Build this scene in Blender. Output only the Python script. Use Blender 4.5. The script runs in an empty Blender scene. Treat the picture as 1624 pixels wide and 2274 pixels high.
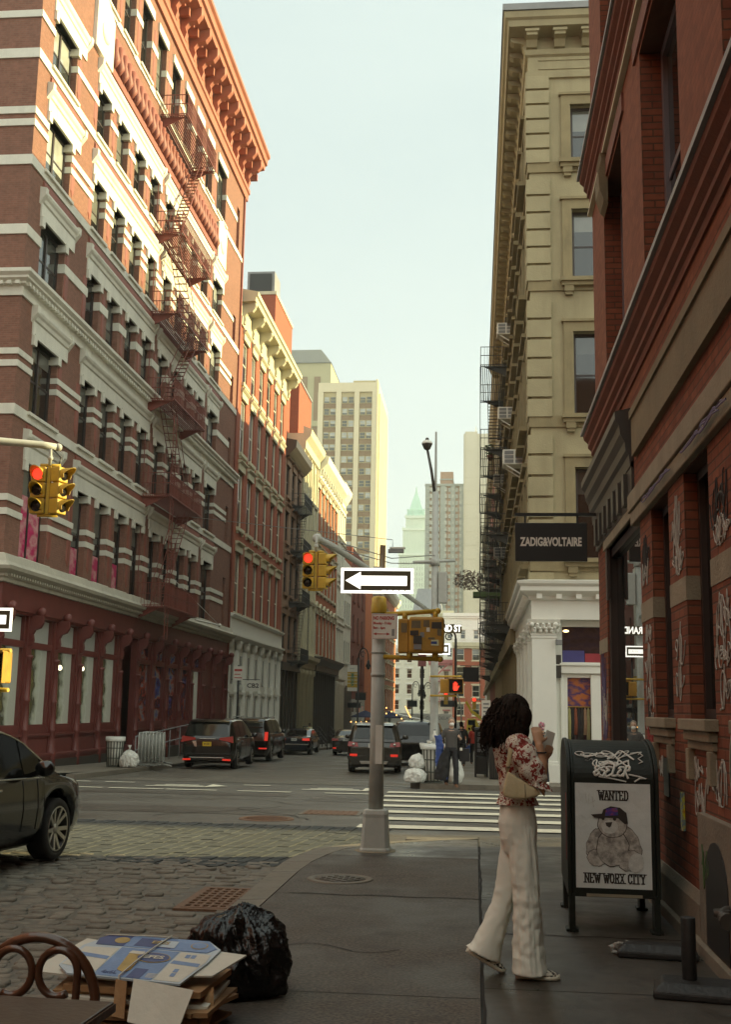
import bpy, bmesh, math, random
from mathutils import Matrix, Vector, noise
R = math.radians
random.seed(7)
SC = bpy.context.scene
COL = SC.collection
# ---------------------------------------------------------------- camera
HC = 1.58
cam_d = bpy.data.cameras.new("camera"); cam = bpy.data.objects.new("camera", cam_d); COL.objects.link(cam)
WX, WY, WZ = (0.99530962, -0.00100011, 0.09673556), (0.09512408, -0.17192508, -0.98050659), (0.01761188, 0.98510952, -0.17102355)
cam.matrix_world = Matrix(((WX[0], WX[1], WX[2], 0), (WY[0], WY[1], WY[2], 0), (WZ[0], WZ[1], WZ[2], HC), (0, 0, 0, 1)))
cam_d.sensor_fit = 'VERTICAL'; cam_d.sensor_height = 36; cam_d.lens = 2515.07 * 36 / 2274
cam_d.clip_start = 0.05; cam_d.clip_end = 5000
SC.camera = cam
# ---------------------------------------------------------------- light
SUN_EL, SUN_AZ = R(18), R(13)          # azimuth measured from +X towards +Y
sd = Vector((math.cos(SUN_EL) * math.cos(SUN_AZ), math.cos(SUN_EL) * math.sin(SUN_AZ), math.sin(SUN_EL)))
sun_d = bpy.data.lights.new("sun", 'SUN'); sun_d.energy = 5; sun_d.angle = R(0.5); sun_d.color = (1, .85, .44)
sun = bpy.data.objects.new("sun", sun_d); COL.objects.link(sun); sun.location = sd * 60
sun.rotation_euler = sd.to_track_quat('Z', 'Y').to_euler()
W = bpy.data.worlds.new("World"); SC.world = W; W.use_nodes = True
nt = W.node_tree; N = nt.nodes; bg = N['Background']; bg.inputs[1].default_value = 0.1
sky = N.new('ShaderNodeTexSky'); sky.sky_type = 'NISHITA'; sky.sun_disc = False
sky.sun_elevation = SUN_EL; sky.sun_rotation = R(90) - SUN_AZ; sky.dust_density = 3; sky.air_density = 1
tc = N.new('ShaderNodeTexCoord'); sp = N.new('ShaderNodeSeparateXYZ'); nt.links.new(tc.outputs['Generated'], sp.inputs[0])
mr = N.new('ShaderNodeMapRange'); mr.interpolation_type = 'SMOOTHSTEP'
mr.inputs[1].default_value = .62; mr.inputs[2].default_value = -.25; nt.links.new(sp.outputs['Y'], mr.inputs[0])
nz = N.new('ShaderNodeTexNoise'); nz.inputs['Scale'].default_value = 2.2; nz.inputs['Detail'].default_value = 5
mpn = N.new('ShaderNodeMapping'); mpn.inputs['Scale'].default_value = (1, 1, 2.4); nt.links.new(tc.outputs['Generated'], mpn.inputs[0]); nt.links.new(mpn.outputs[0], nz.inputs[0])
nr = N.new('ShaderNodeMapRange'); nr.inputs[1].default_value = .3; nr.inputs[2].default_value = .7; nt.links.new(nz.outputs[0], nr.inputs[0])
cl = N.new('ShaderNodeMix'); cl.data_type = 'RGBA'; cl.inputs[6].default_value = (2.75, 3.32, 3.32, 1); cl.inputs[7].default_value = (3.25, 3.78, 3.65, 1); nt.links.new(nr.outputs[0], cl.inputs[0])
zr = N.new('ShaderNodeMapRange'); zr.interpolation_type = 'SMOOTHSTEP'; zr.inputs[1].default_value = 0.0; zr.inputs[2].default_value = .6; nt.links.new(sp.outputs['Z'], zr.inputs[0])
ch = N.new('ShaderNodeMix'); ch.data_type = 'RGBA'; ch.inputs[6].default_value = (3.5, 3.98, 3.75, 1); nt.links.new(zr.outputs[0], ch.inputs[0]); nt.links.new(cl.outputs[2], ch.inputs[7])
bk = N.new('ShaderNodeMix'); bk.data_type = 'RGBA'; bk.inputs[7].default_value = (6.6, 7.1, 6.5, 1); nt.links.new(mr.outputs[0], bk.inputs[0]); nt.links.new(ch.outputs[2], bk.inputs[6])  # unseen sky behind the camera raised as added fill for the shaded street
mx = N.new('ShaderNodeMix'); mx.data_type = 'RGBA'; mx.inputs[0].default_value = .93; nt.links.new(sky.outputs[0], mx.inputs[6]); nt.links.new(bk.outputs[2], mx.inputs[7])
nt.links.new(mx.outputs[2], bg.inputs[0])
SC.view_settings.view_transform = 'Standard'; SC.view_settings.look = 'None'; SC.view_settings.exposure = 1.25; SC.view_settings.gamma = 1
SC.render.engine = 'CYCLES'; SC.cycles.max_bounces = 6; SC.cycles.diffuse_bounces = 4; SC.cycles.glossy_bounces = 3; SC.cycles.use_denoising = True
# ---------------------------------------------------------------- helpers
def gz(y): return 0.0 if y < 12 else -0.018 * (y - 12)
class MB:
    def __init__(s): s.v = []; s.f = []; s.m = []; s.s = []; s.p = []
    def add(s, vs, fs, m=0, sm=False):
        o = len(s.v); s.v += [tuple(p) for p in vs]; s.p.append((o, len(s.f)))
        for f in fs: s.f.append(tuple(i + o for i in f)); s.m.append(m); s.s.append(sm)
        return s
    def quad(s, a, b, c, d, m=0): return s.add([a, b, c, d], [(0, 1, 2, 3)], m)
    def box(s, x0, y0, z0, x1, y1, z1, m=0):
        return s.add([(x0, y0, z0), (x1, y0, z0), (x1, y1, z0), (x0, y1, z0), (x0, y0, z1), (x1, y0, z1), (x1, y1, z1), (x0, y1, z1)],
                     [(0, 3, 2, 1), (4, 5, 6, 7), (0, 1, 5, 4), (1, 2, 6, 5), (2, 3, 7, 6), (3, 0, 4, 7)], m)
    def obox(s, p, q, w, h, m=0):
        """bar from p to q, width w (horizontal), height h"""
        p, q = Vector(p), Vector(q); d = (q - p).normalized(); u = d.cross(Vector((0, 0, 1)))
        if u.length < 1e-3: u = Vector((1, 0, 0))
        u.normalize(); n = u.cross(d)
        vs = [c + u * a * w / 2 + n * b * h / 2 for c in (p, q) for a, b in ((-1, -1), (1, -1), (1, 1), (-1, 1))]
        return s.add(vs, [(0, 1, 2, 3), (7, 6, 5, 4), (0, 4, 5, 1), (1, 5, 6, 2), (2, 6, 7, 3), (3, 7, 4, 0)], m)
    def prism(s, prof, ax, a, b, m=0, sm=False):
        n = len(prof)
        g = {'x': lambda p, t: (t, p[0], p[1]), 'y': lambda p, t: (p[0], t, p[1]), 'z': lambda p, t: (p[0], p[1], t)}[ax]
        s.add([g(p, a) for p in prof] + [g(p, b) for p in prof], [(i, (i + 1) % n, n + (i + 1) % n, n + i) for i in range(n)], m, sm)
        return s.add([g(p, a) for p in prof] + [g(p, b) for p in prof], [tuple(range(n))[::-1], tuple(range(n, 2 * n))], m)
    def tube(s, pts, r, n=8, m=0, sm=True, ry=None, up=None):
        pts = [Vector(p) for p in pts]; k = len(pts); rs = r if isinstance(r, (list, tuple)) else [r] * k
        rings = []; u = None
        for i in range(k):
            d = (pts[min(i + 1, k - 1)] - pts[max(i - 1, 0)])
            if d.length < 1e-9: d = Vector((0, 0, 1))
            d.normalize()
            if up is not None: u = Vector(up) - d * d.dot(Vector(up))
            elif u is None: u = Vector((0, 0, 1)).cross(d) if abs(d.z) < .95 else Vector((1, 0, 0)) - d * d.x
            else: u = u - d * d.dot(u)
            if u.length < 1e-6: u = d.orthogonal()
            u.normalize(); w = d.cross(u)
            r2 = rs[i] if ry is None else (ry[i] if isinstance(ry, (list, tuple)) else rs[i] * ry)
            rings += [pts[i] + u * rs[i] * math.cos(2 * math.pi * j / n) + w * r2 * math.sin(2 * math.pi * j / n) for j in range(n)]
        fs = [(i * n + j, i * n + (j + 1) % n, (i + 1) * n + (j + 1) % n, (i + 1) * n + j) for i in range(k - 1) for j in range(n)]
        s.add(rings, fs, m, sm)
        return s.add(rings[:n] + rings[-n:], [tuple(range(n))[::-1], tuple(range(n, 2 * n))], m)
    def loft(s, rings, m=0, sm=True, cap=True):
        n = len(rings[0]); k = len(rings)
        s.add([p for r in rings for p in r], [(i * n + j, i * n + (j + 1) % n, (i + 1) * n + (j + 1) % n, (i + 1) * n + j) for i in range(k - 1) for j in range(n)], m, sm)
        if cap: s.add(list(rings[0]) + list(rings[-1]), [tuple(range(n))[::-1], tuple(range(n, 2 * n))], m)
        return s
    def lathe(s, prof, c=(0, 0, 0), n=16, m=0, sm=True, cap=True):
        return s.loft([[(c[0] + r * math.cos(2 * math.pi * j / n), c[1] + r * math.sin(2 * math.pi * j / n), c[2] + z) for j in range(n)] for r, z in prof], m, sm, cap)
    def ell(s, c, r, n=12, m=0, rot=None):
        r = (r, r, r) if not isinstance(r, (tuple, list)) else r; k = max(5, n * 2 // 3)
        rings = []
        for i in range(k + 1):
            a = math.pi * i / k; a = min(max(a, .02), math.pi - .02)
            ring = []
            for j in range(n):
                v = Vector((r[0] * math.sin(a) * math.cos(2 * math.pi * j / n), r[1] * math.sin(a) * math.sin(2 * math.pi * j / n), r[2] * math.cos(a)))
                if rot is not None: v = rot @ v
                ring.append(tuple(Vector(c) + v))
            rings.append(ring)
        return s.loft(rings[::-1], m, True)
    def xf(s, M):
        s.v = [tuple(M @ Vector(p)) for p in s.v]; return s
    def join(s, o, M=None, m=None):
        vs = o.v if M is None else [tuple(M @ Vector(p)) for p in o.v]; b = len(s.v); s.p += [(i + b, j + len(s.f)) for i, j in o.p]; s.v += vs
        for f, mm, ss in zip(o.f, o.m, o.s): s.f.append(tuple(i + b for i in f)); s.m.append(mm if m is None else m); s.s.append(ss)
        return s
    def mesh(s, name, mats, fix=True):
        me = bpy.data.meshes.new(name); me.from_pydata(s.v, [], s.f)
        for mt in (mats if isinstance(mats, (list, tuple)) else [mats]): me.materials.append(mt)
        me.polygons.foreach_set('material_index', s.m); me.polygons.foreach_set('use_smooth', s.s)
        if fix:
            bm = bmesh.new(); bm.from_mesh(me); bmesh.ops.remove_doubles(bm, verts=bm.verts, dist=1e-5) if len(s.v) < 60000 else None
            bmesh.ops.recalc_face_normals(bm, faces=bm.faces); bm.to_mesh(me); bm.free()
        me.update(); return me
    def each(s, name, mats, parent, world=True, most=100, gap=.012, **kw):
        """build every separate piece (pieces that touch stay together) as a part of its own"""
        P = s.p + [(len(s.v), len(s.f))]; bb = []
        for (a, fa), (b, fb) in zip(P, P[1:]): q = s.v[a:b]; bb.append([min(v[i] for v in q) - gap for i in range(3)] + [max(v[i] for v in q) + gap for i in range(3)])
        n = len(bb); par = list(range(n))
        def find(i):
            while par[i] != i: par[i] = par[par[i]]; i = par[i]
            return i
        od = sorted(range(n), key=lambda i: bb[i][1])
        for k, i in enumerate(od):
            for j in od[k + 1:]:
                if bb[j][1] > bb[i][4]: break
                if bb[j][0] < bb[i][3] and bb[i][0] < bb[j][3] and bb[j][2] < bb[i][5] and bb[i][2] < bb[j][5]: par[find(i)] = find(j)
        cl = {}
        for i in range(n): cl.setdefault(find(i), []).append(i)
        gr = sorted(cl.values(), key=lambda g: -max(bb[i][5] - bb[i][2] + bb[i][4] - bb[i][1] for i in g)); out = []
        def emit(g, **t):
            m = MB()
            for i in g:
                (a, fa), (b, fb) = P[i], P[i + 1]; o = len(m.v); m.v += s.v[a:b]
                for f, mm, ss in zip(s.f[fa:fb], s.m[fa:fb], s.s[fa:fb]): m.f.append(tuple(x - a + o for x in f)); m.m.append(mm); m.s.append(ss)
            out.append(m.build(name, mats, parent, world, **kw, **t))
        for g in gr[:most]: emit(g)
        if len(gr) > most: emit([i for g in gr[most:] for i in g], kind='stuff')
        return out
    def build(s, name, mats, parent=None, world=False, bevel=0, fix=True, **tags):
        if world and parent is not None:
            o = root_loc(parent); s.v = [(p[0] - o[0], p[1] - o[1], p[2] - o[2]) for p in s.v]
        ob = link(name, s.mesh(name, mats, fix), parent)
        if bevel:
            b = ob.modifiers.new('bevel', 'BEVEL'); b.width = bevel; b.segments = 2; b.limit_method = 'ANGLE'; b.angle_limit = R(40)
        for k, v in tags.items(): ob[k] = v
        return ob
def root_loc(o):
    while o.parent is not None: o = o.parent
    return tuple(o.location)
def link(name, data, parent=None):
    ob = bpy.data.objects.new(name, data); COL.objects.link(ob)
    if parent is not None: ob.parent = parent
    return ob
def thing(name, label, cat, loc=(0, 0, 0), rz=0, group=None):
    o = bpy.data.objects.new(name, None); COL.objects.link(o); o.location = loc; o.rotation_euler = (0, 0, rz); o.empty_display_size = .1
    o['label'] = label; o['category'] = cat
    if group: o['group'] = group
    return o
def tag(o, label, cat, group=None):
    o['label'] = label; o['category'] = cat
    if group: o['group'] = group
    return o
def copy_thing(src, loc, rz=None, label=None):
    c = src.copy(); COL.objects.link(c); c.location = loc
    if rz is not None: c.rotation_euler = (0, 0, rz)
    if label: c['label'] = label
    def rec(a, b):
        for ch_ in list(a.children):
            d = ch_.copy(); COL.objects.link(d); d.parent = b; rec(ch_, d)
    rec(src, c); return c
def remesh(mb, voxel, smooth=4, disp=0, dsize=.1, fac=.5):
    """merge the overlapping pieces of mb into one continuous surface; returns an MB"""
    me = mb.mesh('tmp', [], True); ob = bpy.data.objects.new('tmp', me); COL.objects.link(ob)
    m = ob.modifiers.new('r', 'REMESH'); m.mode = 'VOXEL'; m.voxel_size = voxel
    if smooth: q = ob.modifiers.new('s', 'SMOOTH'); q.iterations = smooth; q.factor = fac
    if disp:
        t = bpy.data.textures.new('folds', 'CLOUDS'); t.noise_scale = dsize; t.noise_depth = 2
        d = ob.modifiers.new('d', 'DISPLACE'); d.texture = t; d.strength = disp; d.texture_coords = 'LOCAL'; d.mid_level = .5
    dg = bpy.context.evaluated_depsgraph_get(); ev = ob.evaluated_get(dg); me2 = ev.to_mesh()
    out = MB(); out.add([tuple(v.co) for v in me2.vertices], [tuple(p.vertices) for p in me2.polygons], 0, True)
    ev.to_mesh_clear(); bpy.data.objects.remove(ob); bpy.data.meshes.remove(me); return out
_txt = {}
def text_mb(s, size, sx=1.0, bold=0.0, ext=.001, align='CENTER', m=0):
    cu = bpy.data.curves.new('t', 'FONT'); cu.body = s; cu.size = size; cu.align_x = align; cu.align_y = 'CENTER'; cu.extrude = ext; cu.offset = bold; cu.resolution_u = 3
    ob = bpy.data.objects.new('t', cu); COL.objects.link(ob); dg = bpy.context.evaluated_depsgraph_get(); me = bpy.data.meshes.new_from_object(ob.evaluated_get(dg))
    out = MB(); out.add([(v.co.x * sx, v.co.y, v.co.z) for v in me.vertices], [tuple(p.vertices) for p in me.polygons], m)
    bpy.data.objects.remove(ob); bpy.data.curves.remove(cu); bpy.data.meshes.remove(me); return out
def FACE(c, facing='-y'):
    """matrix that stands a flat drawing (x right, y up, z out) on a vertical face at c"""
    rz = {'-y': 0, '+x': R(90), '+y': R(180), '-x': R(-90)}[facing] if isinstance(facing, str) else facing
    return Matrix.Translation(Vector(c)) @ Matrix.Rotation(rz, 4, 'Z') @ Matrix.Rotation(R(90), 4, 'X')
# ---------------------------------------------------------------- materials
def _bs(name):
    m = bpy.data.materials.new(name); m.use_nodes = True; nt = m.node_tree; return m, nt, nt.nodes['Principled BSDF']
def L(nt, a, b): nt.links.new(a, b)
def mat(name, c, rough=.6, var=.12, scale=3.0, bump=0.0, bscale=40, metal=0, emit=0, coat=0, obj=False, spec=.5, dirt=0, dcol=(.05, .045, .04), streak=False):
    """painted / stone / metal surface with colour variation, fine grain and optional dirt patches"""
    m, nt, b = _bs(name); n = nt.nodes
    b.inputs['Roughness'].default_value = rough; b.inputs['Metallic'].default_value = metal; b.inputs['Specular IOR Level'].default_value = spec
    if coat: b.inputs['Coat Weight'].default_value = coat; b.inputs['Coat Roughness'].default_value = .05
    if obj: co = n.new('ShaderNodeTexCoord').outputs['Object']
    else: co = n.new('ShaderNodeNewGeometry').outputs['Position']
    t = n.new('ShaderNodeTexNoise'); t.inputs['Scale'].default_value = scale; t.inputs['Detail'].default_value = 6; t.inputs['Roughness'].default_value = .65; L(nt, co, t.inputs[0])
    r = n.new('ShaderNodeMapRange'); r.inputs[1].default_value = .25; r.inputs[2].default_value = .75; r.inputs[3].default_value = 1 - var; r.inputs[4].default_value = 1 + var; L(nt, t.outputs[0], r.inputs[0])
    mul = n.new('ShaderNodeMix'); mul.data_type = 'RGBA'; mul.blend_type = 'MULTIPLY'; mul.inputs[0].default_value = 1; mul.inputs[6].default_value = (*c, 1); L(nt, r.outputs[0], mul.inputs[7])
    out = mul.outputs[2]
    if dirt:
        t2 = n.new('ShaderNodeTexNoise'); t2.inputs['Scale'].default_value = scale * .6; t2.inputs['Detail'].default_value = 8; t2.inputs['Roughness'].default_value = .7
        if streak:
            mp = n.new('ShaderNodeMapping'); mp.inputs['Scale'].default_value = (1.6, 1.6, .25); L(nt, co, mp.inputs[0]); L(nt, mp.outputs[0], t2.inputs[0])
        else: L(nt, co, t2.inputs[0])
        r2 = n.new('ShaderNodeMapRange'); r2.inputs[1].default_value = .5; r2.inputs[2].default_value = .72; r2.inputs[4].default_value = dirt; L(nt, t2.outputs[0], r2.inputs[0])
        x2 = n.new('ShaderNodeMix'); x2.data_type = 'RGBA'; x2.inputs[7].default_value = (*dcol, 1); L(nt, r2.outputs[0], x2.inputs[0]); L(nt, out, x2.inputs[6]); out = x2.outputs[2]
    L(nt, out, b.inputs['Base Color'])
    if bump:
        t3 = n.new('ShaderNodeTexNoise'); t3.inputs['Scale'].default_value = bscale; t3.inputs['Detail'].default_value = 4; L(nt, co, t3.inputs[0])
        bp = n.new('ShaderNodeBump'); bp.inputs['Strength'].default_value = bump; bp.inputs['Distance'].default_value = .02; L(nt, t3.outputs[0], bp.inputs['Height']); L(nt, bp.outputs[0], b.inputs['Normal'])
    if emit: b.inputs['Emission Color'].default_value = (*c, 1); b.inputs['Emission Strength'].default_value = emit
    return m
def uvw(nt):
    """wall coordinates: along the wall, height"""
    n = nt.nodes; g = n.new('ShaderNodeNewGeometry'); sp = n.new('ShaderNodeSeparateXYZ'); L(nt, g.outputs['Position'], sp.inputs[0])
    sn = n.new('ShaderNodeSeparateXYZ'); L(nt, g.outputs['True Normal'], sn.inputs[0])
    ab = n.new('ShaderNodeMath'); ab.operation = 'ABSOLUTE'; L(nt, sn.outputs[0], ab.inputs[0])
    gt = n.new('ShaderNodeMath'); gt.operation = 'GREATER_THAN'; gt.inputs[1].default_value = .5; L(nt, ab.outputs[0], gt.inputs[0])
    mx = n.new('ShaderNodeMix'); mx.data_type = 'FLOAT'; L(nt, gt.outputs[0], mx.inputs[0]); L(nt, sp.outputs[0], mx.inputs[2]); L(nt, sp.outputs[1], mx.inputs[3])
    cb = n.new('ShaderNodeCombineXYZ'); L(nt, mx.outputs[0], cb.inputs[0]); L(nt, sp.outputs[2], cb.inputs[1]); return cb.outputs[0], g.outputs['Position']
def brick(name, c1, c2, mortar, bw=.21, bh=.07, ms=.012, rough=.85, bump=.5, dirt=.25, dcol=(.12, .06, .04)):
    m, nt, b = _bs(name); n = nt.nodes; uv, pos = uvw(nt)
    t = n.new('ShaderNodeTexBrick'); t.inputs['Color1'].default_value = (*c1, 1); t.inputs['Color2'].default_value = (*c2, 1); t.inputs['Mortar'].default_value = (*mortar, 1)
    t.inputs['Scale'].default_value = 1; t.inputs['Mortar Size'].default_value = ms; t.inputs['Brick Width'].default_value = bw; t.inputs['Row Height'].default_value = bh; t.inputs['Mortar Smooth'].default_value = .3; L(nt, uv, t.inputs[0])
    ns = n.new('ShaderNodeTexNoise'); ns.inputs['Scale'].default_value = .8; ns.inputs['Detail'].default_value = 8; ns.inputs['Roughness'].default_value = .7; L(nt, pos, ns.inputs[0])
    r = n.new('ShaderNodeMapRange'); r.inputs[1].default_value = .45; r.inputs[2].default_value = .75; r.inputs[4].default_value = dirt; L(nt, ns.outputs[0], r.inputs[0])
    x = n.new('ShaderNodeMix'); x.data_type = 'RGBA'; x.inputs[7].default_value = (*dcol, 1); L(nt, r.outputs[0], x.inputs[0]); L(nt, t.outputs[0], x.inputs[6])
    n2 = n.new('ShaderNodeTexNoise'); n2.inputs['Scale'].default_value = 9; n2.inputs['Detail'].default_value = 4; L(nt, pos, n2.inputs[0])
    r2 = n.new('ShaderNodeMapRange'); r2.inputs[3].default_value = .7; r2.inputs[4].default_value = 1.3; L(nt, n2.outputs[0], r2.inputs[0])
    mu = n.new('ShaderNodeMix'); mu.data_type = 'RGBA'; mu.blend_type = 'MULTIPLY'; mu.inputs[0].default_value = 1; L(nt, x.outputs[2], mu.inputs[6]); L(nt, r2.outputs[0], mu.inputs[7])
    L(nt, mu.outputs[2], b.inputs['Base Color']); b.inputs['Roughness'].default_value = rough; b.inputs['Specular IOR Level'].default_value = .25
    bp = n.new('ShaderNodeBump'); bp.inputs['Strength'].default_value = bump; bp.inputs['Distance'].default_value = .012; L(nt, t.outputs['Fac'], bp.inputs['Height']); bp.invert = True; L(nt, bp.outputs[0], b.inputs['Normal'])
    return m
def glass(name, lo=(.012, .013, .012), hi=(.30, .31, .27), thr=(.35, .9), rough=.04, curtain=.6, spec=.8):
    """window pane: dark glossy glass with a blind of random length drawn behind it"""
    m, nt, b = _bs(name); n = nt.nodes
    oi = n.new('ShaderNodeObjectInfo'); tc = n.new('ShaderNodeTexCoord'); sp = n.new('ShaderNodeSeparateXYZ'); L(nt, tc.outputs['Generated'], sp.inputs[0])
    r = n.new('ShaderNodeMapRange'); r.inputs[3].default_value = thr[0]; r.inputs[4].default_value = thr[1] + .4; L(nt, oi.outputs['Random'], r.inputs[0])
    gt = n.new('ShaderNodeMath'); gt.operation = 'GREATER_THAN'; L(nt, sp.outputs[2], gt.inputs[0]); L(nt, r.outputs[0], gt.inputs[1])
    ns = n.new('ShaderNodeTexNoise'); ns.inputs['Scale'].default_value = 1.3; L(nt, n.new('ShaderNodeNewGeometry').outputs['Position'], ns.inputs[0])
    mm = n.new('ShaderNodeMath'); mm.operation = 'MULTIPLY'; L(nt, gt.outputs[0], mm.inputs[0]); mm.inputs[1].default_value = curtain
    x = n.new('ShaderNodeMix'); x.data_type = 'RGBA'; x.inputs[6].default_value = (*lo, 1); x.inputs[7].default_value = (*hi, 1); L(nt, mm.outputs[0], x.inputs[0])
    mu = n.new('ShaderNodeMix'); mu.data_type = 'RGBA'; mu.blend_type = 'MULTIPLY'; mu.inputs[0].default_value = .6; L(nt, x.outputs[2], mu.inputs[6]); L(nt, ns.outputs[0], mu.inputs[7])
    L(nt, mu.outputs[2], b.inputs['Base Color']); b.inputs['Roughness'].default_value = rough; b.inputs['Specular IOR Level'].default_value = spec; b.inputs['IOR'].default_value = 1.6
    bp = n.new('ShaderNodeBump'); bp.inputs['Strength'].default_value = .04; bp.inputs['Distance'].default_value = .05; L(nt, ns.outputs[0], bp.inputs['Height']); L(nt, bp.outputs[0], b.inputs['Normal'])
    return m
# palette
K = {}
K['brickL'] = brick('left_brick', (.25, .115, .078), (.205, .092, .062), (.22, .125, .09), dirt=.35, dcol=(.13, .075, .055))
K['trim'] = mat('cream_stone_trim', (.66, .635, .53), .7, .10, 1.5, .15, dirt=.4, dcol=(.36, .34, .27), streak=True)
K['trimd'] = mat('weathered_cream_cornice', (.46, .43, .34), .75, .12, 1.5, .15, dirt=.5, dcol=(.24, .22, .17), streak=True)
K['terra'] = mat('red_terracotta', (.23, .07, .045), .6, .12, 2, .1)
K['iron'] = mat('oxblood_cast_iron', (.145, .035, .027), .5, .16, 2, .05, dirt=.35, dcol=(.1, .02, .016))
K['cornice'] = mat('orange_red_cornice_paint', (.33, .105, .055), .6, .2, 1.2, .15, dirt=.35, dcol=(.2, .08, .045))
K['fered'] = mat('red_fire_escape_paint', (.19, .045, .028), .55, .15, 3)
K['fedark'] = mat('dark_fire_escape_paint', (.045, .042, .035), .5, .2, 3)
K['sash'] = mat('dark_sash_paint', (.035, .022, .018), .45, .1, 4)
K['sashw'] = mat('cream_sash_paint', (.66, .63, .5), .5, .08, 4)
K['pane'] = glass('window_glass', thr=(.25, .75), hi=(.36, .37, .31))
K['panedk'] = glass('dark_window_glass', curtain=.15)
K['panelt'] = glass('pale_window_glass', lo=(.05, .055, .05), hi=(.5, .52, .46), curtain=.9, thr=(.0, .9))
K['brickC'] = brick('red_brick', (.35, .10, .052), (.31, .085, .045), (.3, .11, .07), dirt=.12)
K['brownst'] = mat('brownstone', (.26, .16, .10), .8, .12, 1.5, .2, dirt=.2, dcol=(.18, .11, .07))
K['cream'] = mat('cream_limestone', (.52, .48, .33), .75, .1, 1, .15, dirt=.3, dcol=(.33, .29, .19), streak=True)
K['pale'] = mat('pale_painted_iron', (.66, .64, .52), .65, .08, 1, .05, dirt=.2, dcol=(.42, .40, .32), streak=True)
K['grey'] = mat('grey_render', (.42, .40, .34), .85, .12, 1, .2)
K['brickO'] = brick('orange_brick', (.42, .145, .06), (.38, .125, .055), (.38, .16, .09), dirt=.12)
K['brickD'] = brick('maroon_brick', (.24, .075, .045), (.21, .066, .04), (.2, .08, .055), dirt=.15)
K['dark'] = mat('dark_shopfront', (.045, .038, .03), .45, .15, 2)
K['black'] = mat('black_paint', (.014, .013, .012), .4, .1, 5)
K['beige'] = mat('beige_sandstone', (.335, .285, .165), .8, .14, 1.1, .3, 25, dirt=.45, dcol=(.2, .16, .085), streak=True)
K['beiged'] = mat('weathered_beige_stone', (.25, .2, .105), .85, .2, 1.5, .3, dirt=.5, dcol=(.1, .08, .045), streak=True)
K['white'] = mat('white_paint', (.72, .71, .63), .5, .05, 1.5, .08, dirt=.12, dcol=(.6, .58, .48), streak=True)
K['slate'] = mat('grey_metal_flashing', (.22, .22, .215), .5, .15, 2)
K['brickR'] = brick('dark_red_brick', (.235, .078, .04), (.165, .05, .027), (.10, .05, .03), bw=.21, bh=.072, ms=.008, dirt=.35, dcol=(.12, .04, .02), bump=.8)
K['brickRp'] = brick('smooth_orange_red_brick', (.235, .085, .044), (.18, .063, .034), (.17, .066, .034), bw=.21, bh=.066, ms=.006, dirt=.3, dcol=(.17, .055, .026))
K['olive'] = mat('olive_stained_stone', (.17, .135, .075), .8, .2, 2, .3, dirt=.4, dcol=(.06, .05, .03))
K['stone'] = mat('grey_brown_stone', (.24, .205, .14), .85, .2, 3, .3, dirt=.55, dcol=(.13, .105, .065))
K['plinth'] = mat('scuffed_stone_plinth', (.17, .14, .10), .8, .25, 2.5, .3, dirt=.5, dcol=(.06, .05, .035))
K['galv'] = mat('galvanised_steel', (.40, .41, .37), .55, .12, 6, .05, metal=.0, dirt=.2, dcol=(.26, .26, .22))
K['yellow'] = mat('yellow_signal_paint', (.50, .33, .035), .5, .16, 6, .1, dirt=.45, dcol=(.22, .13, .02))
K['ochre'] = mat('ochre_signal_paint', (.42, .23, .03), .55, .2, 6, .1, dirt=.4, dcol=(.16, .08, .02))
K['lens'] = mat('dark_lens', (.012, .010, .008), .2, .1, 4)
K['redon'] = mat('lit_red_lens', (1, .05, .022), .4, 0, 1, emit=.62)
K['signw'] = mat('flash_lit_white_sheeting', (1, .98, .88), .35, 0, 1, emit=.75)  # emission stands in for camera flash returned by the sheeting; no lamp here
K['signk'] = mat('black_sign_sheeting', (.10, .085, .045), .4, .2, 4)
K['signwm'] = mat('matte_white_sign', (.70, .68, .60), .45, .06, 6, dirt=.15, dcol=(.4, .38, .32))
K['signred'] = mat('red_sign_print', (.42, .05, .035), .5, .1, 4)
K['lettw'] = mat('white_lettering', (.74, .72, .64), .5, .05, 5)
K['lettk'] = mat('black_lettering', (.035, .025, .02), .6, .1, 5)
K['rubber'] = mat('black_rubber', (.016, .015, .014), .75, .2, 8, obj=True)
K['chrome'] = mat('bright_metal_trim', (.6, .6, .56), .22, .08, 5, metal=.9, obj=True)
K['alloy'] = mat('alloy_wheel', (.42, .41, .37), .35, .1, 5, metal=.7, obj=True)
K['carglass'] = mat('car_glass', (.009, .010, .009), .05, .1, 3, spec=.45, obj=True)
K['tail'] = mat('red_tail_lens', (.30, .018, .012), .2, .1, 4, obj=True)
K['tailon'] = mat('lit_lamp_and_reflector', (.8, .035, .018), .3, 0, 1, emit=.2, obj=True)  # emission also makes the reflectors glow, though they are no lamps
K['plateY'] = mat('yellow_number_plate', (.62, .42, .03), .45, .08, 8, obj=True)
K['plateW'] = mat('white_number_plate', (.62, .63, .58), .45, .08, 8, obj=True)
def paint(name, c, rough=.16): return mat(name, c, rough, .08, 2, coat=.4, obj=True, dirt=.05, dcol=(.035, .03, .022))
K['cblack'] = paint('black_car_paint', (.009, .008, .007))
K['cbrown'] = paint('dark_brown_car_paint', (.006, .0055, .005))
K['cgrey'] = paint('bronze_grey_car_paint', (.034, .029, .022))
K['cblue'] = paint('dark_blue_car_paint', (.016, .019, .026))
K['cwhite'] = paint('white_car_paint', (.6, .6, .55))
K['bagw'] = mat('white_plastic_bag', (.60, .60, .54), .4, .12, 9, .5, 22, obj=True)
K['bagk'] = mat('black_plastic_bag', (.0045, .0042, .004), .2, .1, 9, .5, 34, obj=True, spec=.45)
K['wire'] = mat('dark_green_wire', (.05, .055, .04), .6, .2, 8)
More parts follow.
